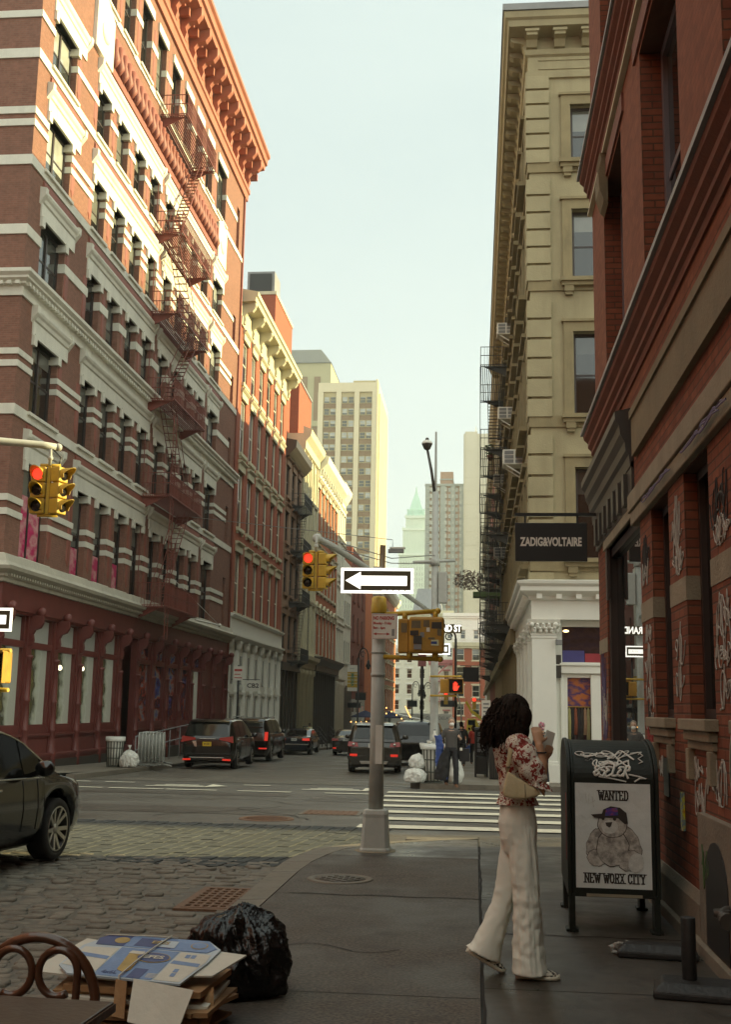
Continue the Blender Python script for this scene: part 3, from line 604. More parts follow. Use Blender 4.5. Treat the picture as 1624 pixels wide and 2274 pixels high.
for fi, bb in enumerate(bands):
    c, d = FL[fi]; dz = c - (.32 if fi < 5 else .25)
    st.box(XL - .3, LY0 - .05, dz, XL + .05, LY1 - .15, c - .003)                       # sill course
    for a, b, _ in WIN: st.box(XL - .3, a - .18, c - .1, XL + .13, b + .18, c)
    for z0, z1 in bb + [(c - .3 + .003, c)]:
        for i, (a, b) in enumerate(solid):
            if z1 <= c + .01 and i in (0,): pass
            st.box(XL - (.34 if i else .0), a + (-.012 if i else -.045), z0 + .004, XL + .045, b + (.012), z1)
        st.box(XL - 20, LY0 - .045, z0 + .004, XL + .001, LY0 + .1, z1)
    st.box(XL - 20, LY0 - .05, dz, XL - .3, LY0 + .1, c - .003)
st.build('stone_band', K['trim'], lb, True)
hood = MB()
for fi, (c, d) in enumerate(FL[:5]):
    g = [(32.35, 35.55)] + [(36.7, 45.35), (45.75, 54.55)] + [(55.0, 57.8)]
    for a, b in g:
        hood.box(XL - .02, a + .1, d + .06, XL + .05, b - .1, d + .5)
        moulding(hood, [(0, d + .5), (.08, d + .56), (.1, d + .68), (.15, d + .74), (.18, d + .82), (.18, d + .88), (.05, d + .94), (0, d + .94)], XL, a, b)
        for yy in (a + .075, b - .075): hood.prism([(XL, d + .45), (XL + .20, d + .74), (XL + .21, d + .96), (XL, d + 1.0)], 'y', yy - .1, yy + .1)
    for a, b, _ in WIN:
        hood.box(XL - .3, a, d - .0, XL + .08, b, d + .14); 
        for yy in (a, b): hood.box(XL - .33, yy - .13, d - .26, XL + .09, yy + .13, d + .06)
for a, b, _ in WIN: hood.box(XL - .3, a - .1, 30.3, XL + .08, b + .1, 30.7)
hood.each('window_hood', K['trim'], lb)
cb = MB()       # brick columns with pointed feet between windows
for c, d in FL:
    for i, (a, b) in enumerate(solid[1:-1]):
        cy = (a + b) / 2; wd = min(.3, (b - a) * .3)
        for yy in ((cy,) if b - a < 1.3 else (a + .25, b - .25)):
            q_ = lambda z_, w_, p_: [(XL - .01, yy - w_, z_), (XL + p_, yy - w_ * .7, z_), (XL + p_, yy + w_ * .7, z_), (XL - .01, yy + w_, z_)]; cb.loft([q_(c + .22, .02, .01), q_(c + .42, wd * .6, .035), q_(d - .28, wd * .6, .035)], 0, False)
cb.each('brick_column', K['terra'], lb)
tp = MB()       # terracotta dentil panels under the sills
for fi in (1, 3, 4):
    z = FL[fi][0]
    for a, b in [(32.5, 35.4), (36.8, 45.2), (45.9, 54.4), (55.1, 57.7)]:
        tp.box(XL - .02, a, z - .66, XL + .06, b, z - .42); tp.box(XL - .02, a, z - .42, XL + .03, b, z - .36)
        for k in range(int((b - a) / .16)): tp.box(XL, a + .16 * k, z - .74, XL + .05, a + .16 * k + .08, z - .662)
tp.each('terracotta_panel', K['terra'], lb)
bc = MB()       # dentil belt cornice above third floor
prof = [(0, 13.72), (.06, 13.72), (.06, 14.0), (.16, 14.06), (.16, 14.12), (.28, 14.2), (.28, 14.27), (.38, 14.36), (.38, 14.47), (0, 14.49)]
mitre(bc, prof, XL, LY0, XL - 20, LY1 - .2, 1)
for k in range(int((LY1 - LY0) / .26)): bc.box(XL + .06, LY0 + .26 * k, 14.02, XL + .24, LY0 + .26 * k + .13, 14.13)
for k in range(12): bc.box(XL - .26 * k - .13, LY0 - .24, 14.02, XL - .26 * k, LY0 - .06, 14.13)
for a, b in [(32.5, 35.4), (36.8, 45.2), (45.9, 54.4), (55.1, 57.7)]:           # flared keystones
    for k in range(int((b - a) / .95) + 1):
        y = a + .1 + k * .95; bc.prism([(y, 13.45), (y + .22, 13.45), (y + .32, 13.73), (y - .1, 13.73)], 'x', XL, XL + .05)
bc.build('dentil_cornice', K['trim'], lb, True)
fr = MB()       # terracotta baluster frieze
fr.box(XL, 37.95, 24.95, XL + .09, 55.55, 25.25); fr.box(XL, 37.95, 26.35, XL + .09, 55.55, 26.6)
for k in range(32):
    y = 38.15 + k * .55; fr.tube([(XL + .05, y, 25.25), (XL + .12, y, 25.55), (XL + .10, y, 25.95), (XL + .05, y, 26.35)], [.08, .20, .12, .18], 8)
fr.build('baluster_frieze', K['terra'], lb, True)
tb = MB()
for y in (36.0, 55.6): tb.box(XL, y, 24.9, XL + .14, y + 1.9, 26.9); tb.ell((XL + .14, y + .95, 25.9), (.12, .45, .4), 12); tb.prism([(y - .1, 26.9), (y + 2.0, 26.9), (y + .95, 27.4)], 'x', XL, XL + .12)
tb.each('carved_tablet', K['trim'], lb)
co = MB()       # big projecting cornice
moulding(co, [(0, 31.3), (.12, 31.3), (.16, 31.7), (.24, 31.75), (.24, 32.0), (.05, 32.05), (0, 32.2)], XL, LY0 - .2, LY1 + .35)
moulding(co, [(0, 33.35), (.95, 33.55), (1.0, 33.8), (1.12, 33.85), (1.15, 34.2), (1.28, 34.3), (1.28, 34.5), (0, 34.75)], XL, LY0 - 1.2, LY1 + .9)
co.prism([(LY0 - a, b) for a, b in [(0, 33.35), (.95, 33.55), (1.15, 34.2), (1.2, 34.5), (0, 34.75)]], 'x', XL - 20, XL)
for k in range(19): console(co, XL, LY0 + .6 + k * 1.66, 32.0, 1.0, 1.6, .34)
for k in range(38): co.box(XL, LY0 + 1.05 + k * .83 - .1, 33.0, XL + .5, LY0 + 1.05 + k * .83 + .1, 33.4)
co.box(XL - .2, LY0, 31.9, XL + .02, LY1 + .3, 33.5)
co.build('cornice', K['cornice'], lb, True)
gc = MB()       # stone cornice over the shopfront
prof = [(0, 5.02), (.12, 5.04), (.12, 5.14), (.2, 5.18), (.2, 5.26), (.42, 5.36), (.46, 5.46), (.3, 5.5), (.22, 5.62), (.16, 5.84), (0, 5.86)]
mitre(gc, prof, XL, LY0, XL - 20, LY1 + .12, 1)
for k in range(150): gc.box(XL + .2, LY0 + .2 * k, 5.19, XL + .3, LY0 + .2 * k + .1, 5.27)
gc.build('shop_cornice', K['trimd'], lb, True)
# cast-iron shopfront
CY = [31.72, 34.0, 36.3, 38.6, 40.9, 43.2, 45.5, 47.8, 50.0, 52.25, 54.5, 56.8, 59.2, 61.9]
sh = MB(); sh.box(XL - .25, LY0 + .01, 4.2, XL + .06, LY1, 5.02); sh.box(XL - .2, LY0 - .02, 4.28, XL + .12, LY1, 4.36)
sh.box(XL - 1.5, LY0 + .3, -2, XL - 1.36, LY1, 5.0); sh.box(XL - 1.36, 43.9, -1, XL - 1.3, 44.8, 2.2)
sh.box(XL - 20, LY0 - .02, -2, XL - .25, LY0 + .3, 5.02)
for i, y in enumerate(CY):
    sh.box(XL - .28, y - .2, -1, XL - .02, y + .2, 4.2)
    sh.lathe([(.19, 0), (.19, .5), (.15, .55), (.14, 1.1), (.17, 1.14), (.13, 1.2), (.12, 2.0), (.15, 2.04), (.12, 2.1), (.11, 3.3), (.16, 3.36), (.12, 3.42)], (XL - .02, y, gz(y)), 10)
    console(sh, XL - .03, y, 3.3, .42, .95, .16); sh.ell((XL + .3, y, 4.34), (.16, .12, .16), 10)
for i in range(len(CY) - 1):
    a, b = CY[i] + .2, CY[i + 1] - .2; g = gz(CY[i])
    if i == 5: sh.box(XL - 1.3, a, -1, XL - 1.2, b, 4.2); continue
    if i == 11 or i == 12: sh.box(XL - .2, a, -1, XL - .12, b, 4.2); sh.box(XL - .12, a + .3, 2.6, XL - .06, b - .3, 2.75); sh.box(XL - .12, a + .3, .3, XL - .06, b - .3, .45); continue
    sh.box(XL - .3, a, -1.4, XL - .08, b, .55); sh.box(XL - .08, a - .02, .55, XL + .02, b + .02, .62); sh.box(XL - .08, a + .12, -.1, XL - .03, b - .12, .44)
    sh.box(XL - .3, a, .62, XL - .1, b, .9); sh.box(XL - .3, a, 3.24, XL - .08, b, 3.44); sh.box(XL - .28, a, .9, XL - .1, a + .1, 4.2); sh.box(XL - .28, b - .1, .9, XL - .1, b, 4.2)
sh.box(XL - .3, LY0, -1.6, XL + .06, 45.3, -.0); sh.prism([(XL - .05, .0), (XL + .12, -.02), (XL + .12, -.1), (XL - .05, -.1)], 'y', LY0, 43)
sh.build('shopfront', K['iron'], lb, True)
bs = MB(); bs.box(XL - .3, LY0 - .1, -1.8, XL + .12, LY1, -.22); bs.build('base', K['dark'], lb, True)
K['shopglass'] = glass('shop_window_glass', lo=(.24, .24, .165), hi=(.42, .43, .34), thr=(.5, 1.0), curtain=.8, spec=.5)
K['shopglass'].node_tree.nodes['Principled BSDF'].inputs['Emission Color'].default_value = (.5, .47, .30, 1); K['shopglass'].node_tree.nodes['Principled BSDF'].inputs['Emission Strength'].default_value = .16   # lit shop interior
def shop_display(m):
    nt, n = m.node_tree, m.node_tree.nodes; b = n['Principled BSDF']; tc = n.new('ShaderNodeTexCoord'); sp = n.new('ShaderNodeSeparateXYZ'); L(nt, tc.outputs['Generated'], sp.inputs[0])
    ns = n.new('ShaderNodeTexNoise'); ns.inputs['Scale'].default_value = 2.6; ns.inputs['Detail'].default_value = 5; L(nt, n.new('ShaderNodeNewGeometry').outputs['Position'], ns.inputs[0])
    ad = n.new('ShaderNodeMath'); ad.operation = 'MULTIPLY_ADD'; L(nt, ns.outputs[0], ad.inputs[0]); ad.inputs[1].default_value = .55; L(nt, sp.outputs['Y'], ad.inputs[2])
    r = n.new('ShaderNodeValToRGB'); L(nt, ad.outputs[0], r.inputs[0]); e = r.color_ramp.elements
    while len(e) < 6: e.new(.5)
    for i, (p, c) in enumerate(((.35, (.035, .038, .022)), (.55, (.10, .085, .03)), (.68, (.05, .05, .03)), (.80, (.27, .28, .20)), (.95, (.34, .36, .28)), (1.0, (.30, .31, .24)))): e[i].position = min(1, p); e[i].color = (*c, 1)
    L(nt, r.outputs[0], b.inputs['Base Color']); L(nt, r.outputs[0], b.inputs['Emission Color']); b.inputs['Emission Strength'].default_value = .10; b.inputs['Roughness'].default_value = .08
shop_display(K['shopglass'])
K['frost'] = mat('frosted_transom_glass', (.42, .44, .39), .35, .06, 2)
K['poster'] = None
def poster_mat(name, cols, scale=1.2, rough=.2):
    m, nt, b = _bs(name); n = nt.nodes; g = n.new('ShaderNodeNewGeometry'); mp = n.new('ShaderNodeMapping'); mp.inputs['Scale'].default_value = (1, .9, 1.6); L(nt, g.outputs['Position'], mp.inputs[0])
    t = n.new('ShaderNodeTexNoise'); t.inputs['Scale'].default_value = scale; t.inputs['Detail'].default_value = 3; L(nt, mp.outputs[0], t.inputs[0])
    r = n.new('ShaderNodeValToRGB'); L(nt, t.outputs[0], r.inputs[0]); e = r.color_ramp.elements
    while len(e) < len(cols): e.new(.5)
    for i, c in enumerate(cols): e[i].position = .28 + .44 * i / max(1, len(cols) - 1); e[i].color = (*c, 1)
    L(nt, r.outputs[0], b.inputs['Base Color']); b.inputs['Roughness'].default_value = rough; return m
K['poster'] = poster_mat('colourful_window_poster', [(.03, .035, .16), (.06, .1, .34), (.3, .3, .3), (.34, .06, .03), (.03, .02, .03), (.05, .06, .26), (.4, .33, .05)], 1.1)
K['pink'] = poster_mat('pink_window_film', [(.55, .045, .14), (.5, .04, .13), (.6, .3, .3), (.5, .04, .13)], 1.5)
for i in range(len(CY) - 1):
    if i in (5, 11, 12): continue
    a, b = CY[i] + .28, CY[i + 1] - .28
    po = i >= 6
    sw = MB(); sw.box(XL - .26, a, .88, XL - .22, b, 3.26); p = sw.build('shop_window', K['poster'] if 6 <= i <= 9 else K['shopglass'], lb, True)
    tr = MB(); tr.box(XL - .25, a, 3.42, XL - .21, b, 4.16 if not po else 4.0); tr.build('transom_pane', K['frost'] if not po else K['poster'], p, True)
pk = MB()
for a, b in ((32.72, 33.6), (33.72, 34.6)): pk.box(XL - .25, a, 5.95, XL - .23, b, 7.9)
for k in range(3): pk.box(XL - .25, 37.0 + 2.25 * k, 5.95, XL - .23, 38.25 + 2.25 * k, 6.9)
pk.each('pink_film', K['pink'], lb)
fire_escape(lb, XL, 1, 44.6, 50.0, [5.5, 10.05, 14.1, 17.9, 21.5, 26.9], 1.2, 'fered', (45.4, 49.2), drop=(44.9, 4.2, 13.5))
dp = MB(); dp.tube([(XL + .06, LY1 - .2, 0), (XL + .06, LY1 - .2, 33)], .07, 8); dp.build('drainpipe', K['terra'], lb, True)
lp = MB()       # lamps inside the shop seen through the glass
for y, z in ((37.2, 2.75), (39.4, 2.8)): lp.ell((XL - .2, y, z), (.02, .22, .09), 10)
lp.each('shop_lamp', mat('lit_shop_lamp', (1, .9, .6), .4, 0, 1, emit=1.2), lb)
f = thing('flagpole', 'white flagpole sticking out level from the red fire escape balcony', 'flagpole', (XL + 1.1, 50.2, 5.4))
m = MB(); m.tube([(0, 0, 0), (.35, 3.4, .0)], [.05, .035], 8); m.ell((.35, 3.45, 0), .09, 10); m.build('pole', K['signwm'], f)
m = MB(); m.tube([(-1.0, -.3, 1.8), (.33, 3.2, .04)], .012, 6); m.build('stay_wire', K['signwm'], f)
# ---------------------------------------------------------------- LEFT ROW
def left_building(name, label, y0, y1, zt, wallm, floors, wins, fr='sashw', gl='pane', depth=.18, trimm='cream', lint=True, rows=2, base=4.7, back=14, cat='building', sill=True, wt='wall'):
    b = thing(name, label, cat, (XL, y0, gz(y0)))
    holes = [(a, c, z0, z1) for a, c in wins for z0, z1 in floors]
    w = MB(); facade(w, '+x', XL, y0, y1, base, zt, holes, depth + .05)
    w.quad((XL, y0, -3), (XL - back, y0, -3), (XL - back, y0, zt), (XL, y0, zt)); w.quad((XL, y1, -3), (XL - back, y1, -3), (XL - back, y1, zt), (XL, y1, zt))
    w.quad((XL, y0, zt), (XL, y1, zt), (XL - back, y1, zt), (XL - back, y0, zt)); w.quad((XL - back, y0, -3), (XL - back, y1, -3), (XL - back, y1, zt), (XL - back, y0, zt))
    w.build(wt, K[wallm], b, True)
    for z0, z1 in floors:
        for a, c in wins: window(b, '+x', XL, a, c, z0, z1, depth, 1, rows, .1, fr, gl)
    t = MB()
    for z0, z1 in floors:
        for a, c in wins:
            if lint: t.box(XL - .02, a - .16, z1, XL + .1, c + .16, z1 + .38); moulding(t, [(0, z1 + .38), (.12, z1 + .4), (.24, z1 + .5), (.24, z1 + .56), (0, z1 + .6)], XL, a - .24, c + .24)
            if sill:
                t.box(XL - .1, a - .18, z0 - .2, XL + .16, c + .18, z0)
                for yy in (a, c): t.box(XL, yy - .07, z0 - .36, XL + .1, yy + .07, z0 - .2)
    if t.v: t.each('window_trim', K[trimm], b)
    return b
W6 = [(63.35 + 2.62 * k, 64.75 + 2.62 * k) for k in range(6)]
cb2 = left_building('corniced_brick_building', 'red brick building with cream bracketed cornice and white column shopfront', 62.25, 79.2, 24.6, 'brickC', [(6.85, 10.35), (11.75, 15.1), (16.15, 19.4), (20.35, 22.95)], W6, base=5.4)
m = MB()
moulding(m, [(0, 23.6), (.1, 23.6), (.12, 24.1), (.05, 24.15), (0, 24.2)], XL, 62.3, 79.2); m.box(XL, 62.3, 24.1, XL + .06, 79.2, 25.0)
moulding(m, [(0, 24.95), (.85, 25.0), (.9, 25.25), (1.0, 25.3), (1.02, 25.55), (0, 25.75)], XL, 62.25, 79.4)
for k in range(7): console(m, XL, 62.75 + k * 2.66, 23.7, .8, 1.3, .34); m.ell((XL + .75, 62.75 + k * 2.66, 24.85), (.16, .2, .16), 8)
m.build('cornice', K['cream'], cb2, True)
m = MB(); m.box(XL - .3, 62.25, 5.55, XL + .12, 79.2, 6.62); moulding(m, [(0, 5.3), (.14, 5.34), (.34, 5.5), (.34, 5.6), (0, 5.65)], XL, 62.2, 79.3); moulding(m, [(0, 6.5), (.16, 6.55), (.3, 6.66), (.3, 6.72), (0, 6.76)], XL, 62.2, 79.3)
m.box(XL - .34, 62.25, -2.5, XL - .12, 79.2, 5.4)
for k in range(8):
    y = 62.5 + k * 2.36; m.box(XL - .14, y - .22, -2, XL + .1, y + .22, 4.75); m.box(XL - .15, y - .27, -2, XL + .16, y + .27, .1); m.ell((XL + .06, y, 5.0), (.2, .3, .3), 8); m.box(XL - .1, y - .3, 5.14, XL + .24, y + .3, 5.28); m.box(XL - .1, y - .25, 2.35, XL + .14, y + .25, 2.45)
for k in range(7): y = 62.5 + k * 2.36; m.box(XL - .13, y + .3, 2.5, XL - .06, y + 2.06, 2.7); m.box(XL - .13, y + .3, 2.25, XL + .02, y + 2.06, 2.36)
m.build('shopfront', K['white'], cb2, True)
for k in range(7):
    y = 62.5 + k * 2.36
    m = MB(); m.box(XL - .11, y + .7, -.6, XL - .08, y + 1.7, 2.1); q = m.build('door' if k in (2, 4) else 'shop_window', K['panelt'], cb2, True)
    m = MB(); m.box(XL - .11, y + .7, 2.85, XL - .085, y + 1.7, 4.5); m.build('transom_pane', K['panelt'], q, True)
so = thing('blade_sign', 'white shop sign lettered CB2 sticking out from the white columns', 'sign', (-12.65, 64.5, 2.75)); sg = MB(); sg.box(-.4, -.05, -.3, .4, .05, .3); sg.build('board', K['signwm'], so); sg = MB(); sg.box(-1.1, -.02, .33, .4, .02, .37); sg.build('bracket', K['black'], so)
tm = text_mb('CB2', .34, 1.15, .008); tm.xf(FACE((0, -.055, 0), '-y')); tm.build('lettering', K['lettk'], so)
# chimney and bulkhead behind
def block(name, label, cat, x0, y0, x1, y1, z0, z1, mk, cap=None, part='wall', **kw):
    b = thing(name, label, cat, ((x0 + x1) / 2, y0, z0), **kw); m = MB(); m.box(x0, y0, z0, x1, y1, z1); m.build(part, K[mk], b, True)
    if cap: m = MB(); m.box(x0 - cap[1], y0 - cap[1], z1, x1 + cap[1], y1 + cap[1], z1 + cap[0]); m.build('cap', K[cap[2]], b, True)
    return b
bh = block('rooftop_bulkhead', 'brick bulkhead with a dark metal vent rising behind the cream cornice', 'bulkhead', XL - 4.5, 80.2, XL - 1.3, 88, 20, 32.2, 'brickC', (.25, .06, 'cream'))
m = MB(); m.box(XL - 3.6, 80.6, 32.45, XL - 1.5, 83, 34.2); m.box(XL - 3.4, 80.5, 32.6, XL - 1.7, 80.6, 34.0, 1); m.build('vent', [K['slate'], K['black']], bh, True)
block('roof_stair_tower', 'plain red brick stair tower above the pale stone gable', 'stair tower', XL - 5, 90, XL - .9, 97, 22, 28.4, 'brickC', (.2, .08, 'slate'))
# brownstone with dark shopfront
br = left_building('brown_building', 'narrow brown building with black fire escape balconies and dark shopfront', 79.2, 87.2, 19.7, 'brownst', [(5.7, 8.2), (9.7, 12.15), (13.4, 15.6), (16.75, 19.0)], [(79.85 + 2.6 * k, 81.15 + 2.6 * k) for k in range(3)], 'sash', 'panedk', trimm='brownst', lint=True)
m = MB(); moulding(m, [(0, 19.5), (.2, 19.6), (.5, 19.9), (.75, 20.2), (.8, 20.7), (0, 20.85)], XL, 79.2, 87.2); m.build('cornice', K['dark'], br, True)
m = MB(); m.box(XL - .3, 79.2, -2.5, XL - .05, 87.2, 4.3); m.box(XL - .3, 79.2, 4.2, XL + .25, 87.2, 4.75)
for k in range(6): m.box(XL - .06, 79.4 + k * 1.5, -2, XL + .06, 79.65 + k * 1.5, 4.2)
m.build('shopfront', K['dark'], br, True)
fire_escape(br, XL, 1, 82.3, 86.2, [4.9, 9.2, 13.0, 16.4], 1.0, 'fedark', (82.8, 85.7), drop=(85.6, 4.9, 12))
# cream stone loft
cs = left_building('cream_stone_building', 'cream stone building with tall narrow arched windows and plain side gable', 87.2, 95.7, 23.2, 'cream', [(5.9, 9.3), (10.6, 13.7), (15.0, 17.8), (18.9, 21.4)], [(87.8 + 2.0 * k, 88.85 + 2.0 * k) for k in range(4)], 'cream', 'panedk', trimm='cream', sill=False, lint=False)
m = MB(); moulding(m, [(0, 21.9), (.2, 22.0), (.25, 22.6), (.6, 23.0), (.7, 23.5), (0, 23.8)], XL, 87.2, 95.7)
moulding(m, [(0, 4.6), (.2, 4.7), (.25, 5.1), (.6, 5.35), (.65, 5.6), (0, 5.7)], XL, 87.2, 95.7); m.box(XL - .3, 87.2, -2.5, XL - .12, 95.7, 4.7)
for k in range(5): y = 87.5 + 2.0 * k; m.lathe([(.22, -2), (.2, 4.1), (.3, 4.2), (.3, 4.6)], (XL - .05, y, 0), 8)
for z in (10.1, 14.4, 18.4): moulding(m, [(0, z - .15), (.15, z - .1), (.2, z + .1), (0, z + .15)], XL, 87.2, 95.7)
for k in range(5): m.box(XL, 87.25 + 2.0 * k, 5.7, XL + .12, 87.6 + 2.0 * k, 21.9)
m.build('stone_trim', K['cream'], cs, True)
# orange brick loft
ob = left_building('orange_brick_building', 'orange brick loft with cream cornice, arched windows and dark shopfront', 95.7, 111, 21.9, 'brickO', [(6.1, 9.6), (11.6, 15.0), (16.6, 20.6)], [(96.2 + 2.45 * k, 97.7 + 2.45 * k) for k in range(6)], 'sashw', 'panelt', lint=True)
m = MB(); moulding(m, [(0, 21.3), (.2, 21.4), (.3, 22.0), (.7, 22.4), (.9, 22.6), (1.0, 23.2), (0, 23.5)], XL, 95.7, 111.2)
for k in range(12): m.box(XL, 96 + k * 1.3, 21.6, XL + .5, 96.2 + k * 1.3, 22.3)
m.build('cornice', K['pale'], ob, True)
m = MB(); moulding(m, [(0, 4.6), (.3, 4.7), (.35, 5.2), (.8, 5.6), (.9, 5.85), (0, 5.9)], XL, 95.7, 111.6); m.box(XL - .3, 95.7, -3, XL - .1, 111, 4.7)
for k in range(12): m.box(XL - .1, 95.9 + k * 1.36, -2.6, XL + .04, 96.1 + k * 1.36, 4.6)
m.build('shopfront', K['dark'], ob, True)
m = MB()
for k in range(6):
    a = 96.2 + 2.45 * k; pts = [(XL + .06, a + .75 - .85 * math.cos(t), 9.7 + .85 * math.sin(t)) for t in [math.pi * i / 10 for i in range(11)]]; m.tube(pts, .12, 6)
m.build('window_arch', K['cream'], ob, True)
p1 = left_building('pale_iron_building', 'pale painted iron front building with narrow windows, tallest pale one', 111, 117.5, 23.9, 'pale', [(6.2, 9.4), (10.8, 13.6), (14.9, 17.6), (18.8, 21.4)], [(111.5 + 1.55 * k, 112.4 + 1.55 * k) for k in range(4)], 'pale', 'pane', trimm='pale', lint=True, base=-3)
m = MB(); moulding(m, [(0, 22.6), (.2, 22.8), (.6, 23.5), (.7, 24.0), (0, 24.2)], XL, 111, 117.5)
for k in range(4): y = 111.3 + 2 * k; m.lathe([(.22, -3), (.2, 3.6), (.3, 3.8), (.3, 4.2)], (XL + .05, y, 0), 8)
moulding(m, [(0, 4.2), (.4, 4.4), (.4, 4.7), (0, 4.8)], XL, 111, 117.5); m.build('cornice', K['pale'], p1, True)
p2 = left_building('low_pale_building', 'lower pale stucco building with small windows and black shop door', 117.5, 124.5, 17.0, 'pale', [(6.4, 8.6), (10.4, 12.8), (14, 16)], [(118.4 + 1.9 * k, 119.5 + 1.9 * k) for k in range(3)], 'sash', 'panedk', trimm='pale', lint=False, base=-3)
m = MB(); m.box(XL - .1, 117.6, -3, XL + .25, 124.3, 3.9); m.build('shopfront', K['dark'], p2, True)
dr = left_building('maroon_brick_building', 'maroon brick building with slit windows behind the street banner', 124.5, 141, 19.4, 'brickD', [(4.6, 7.4), (9.2, 12), (13.6, 16.4)], [(126.5 + 5 * k, 127.8 + 5 * k) for k in range(3)], 'sash', 'panedk', trimm='brickD', lint=False, base=-3)
m = MB(); m.box(XL - .1, 124.6, -3, XL + .12, 140.9, 2.6); m.build('shopfront', K['grey'], dr, True)
for i, y in enumerate((126, 130, 133, 137)):
    m = MB(); m.box(XL + .1, y, -2.6, XL + .16, y + 1.6, 1.9); m.build('shop_window', K['panelt'], dr, True)
# ---------------------------------------------------------------- RIGHT: beige stone corner building (far side of the cross street)
XR = 1.65; BY = 33.0
bb = thing('beige_stone_building', 'tall beige sandstone corner building over a white columned shop', 'building', (XR, BY, gz(BY)))
FW = [(2.93, 4.5), (6.2, 7.8), (9.6, 11.2), (13, 14.6)]; FZ = [(5.96, 8.67), (10.25, 12.83), (14.49, 16.74), (18.32, 20.2)]
m = MB(); facade(m, '-y', BY, XR, 16, 4.7, 22.6, [(a, b, c, d) for a, b in FW for c, d in FZ], .4)
MW = [(34.6 + 2.35 * k, 35.9 + 2.35 * k) for k in range(15)]
facade(m, '-x', XR, BY, 70, 4.7, 22.6, [(a, b, c, d) for a, b in MW for c, d in FZ], .4)
m.quad((XR, BY, 22.6), (16, BY, 22.6), (16, 70, 22.6), (XR, 70, 22.6)); m.quad((XR, 70, -3), (16, 70, -3), (16, 70, 22.6), (XR, 70, 22.6))
m.box(XR + .45, BY + .45, -2, 15.9, 69.9, 22.5); m.build('wall', K['beige'], bb, True)
for a, b in FW[:2]:
    for c, d in FZ: window(bb, '-y', BY, a, b, c, d, .3, 1, 2, .08, 'sash', 'panedk' if c < 14 else 'pane', split=.5)
for a, b in MW:
    for c, d in FZ: window(bb, '-x', XR, a, b, c, d, .3, 1, 2, .08, 'sash', 'pane')
m = MB()
for c, d in FZ:                                   # quoins
    top = d + 1.0; z = c - .1; n = 6; h = (top - z) / n
    for k in range(n): m.box(XR - .10, BY - .10, z + h * k + .05, XR + .62, BY + .7, z + h * (k + 1) - .03)
for k in range(2): m.box(XR - .1, BY - .1, 4.8 + .4 * k, XR + .62, BY + .7, 5.15 + .4 * k)
m.each('quoin', K['beige'], bb)
m = MB()
for c, d in FZ:
    m.box(XR - .06, BY - .06, c - .36, 16, BY + .05, c - .02); m.box(XR - .06, BY + .052, c - .36, XR + .05, 70, c - .02)
    for a, b in FW:
        m.box(a - .3, BY - .08, c, a - .02, BY + .05, d + .3); m.box(b + .02, BY - .08, c, b + .3, BY + .05, d + .3); m.box(a - .02, BY - .08, d, b + .02, BY + .05, d + .3)
        m.box(a - .38, BY - .28, c - .12, b + .38, BY, c); m.box(a - .34, BY - .2, c - .24, b + .34, BY, c - .12); m.box(a - .36, BY - .14, d + .3, b + .36, BY, d + .38)
        for x in (a - .12, b + .12): m.box(x - .14, BY - .18, c - .42, x + .14, BY, c - .24); m.box(x - .11, BY - .14, c - .52, x + .11, BY, c - .42)
    for a, b in MW:
        for y in (a, b): m.box(XR - .1, y - .22, c, XR + .3, y - .02 if y == a else y + .22, d + .3) if y == a else m.box(XR - .1, y + .02, c, XR + .3, y + .22, d + .3)
        m.box(XR - .1, a - .02, d, XR + .3, b + .02, d + .3); m.box(XR - .3, a - .35, c - .14, XR, b + .35, c); m.box(XR - .22, a - .3, d + .3, XR, b + .3, d + .42)
m.each('stone_trim', K['beiged'], bb)
m = MB()
fp = [(0, 21.1), (.08, 21.12), (.1, 21.3), (.02, 21.32), (.02, 21.85), (.1, 21.9), (.14, 22.05), (0, 22.1)]
mitre(m, fp, XR, BY, 16, 70, -1)
m.box(XR + .3, BY - .05, 21.42, 15, BY + .02, 21.44); m.box(XR + .3, BY - .05, 21.72, 15, BY + .02, 21.74)
tp = [(0, 22.52), (.62, 22.56), (.66, 22.74), (.74, 22.8), (.78, 22.98), (0, 23.0)]
mitre(m, tp, XR, BY, 16, 70, -1)
for k in range(18): x = XR + .1 + k * .86; m.prism([(BY, 22.1), (BY - .16, 22.12), (BY - .3, 22.3), (BY - .5, 22.34), (BY - .52, 22.5), (BY, 22.55)], 'x', x - .17, x + .17); m.box(x - .22, BY - .56, 22.44, x + .22, BY, 22.53)
for k in range(45): console(m, XR, BY + .1 + k * .83, 22.1, .55, .44, .3, out=-1)
m.box(XR, BY - .02, 22.08, 16, BY + .1, 22.6); m.build('cornice', K['beige'], bb, True)
m = MB(); m.box(XR - .82, BY - .82, 23.005, 16, 70, 23.22); m.build('roof_flashing', K['slate'], bb, True)
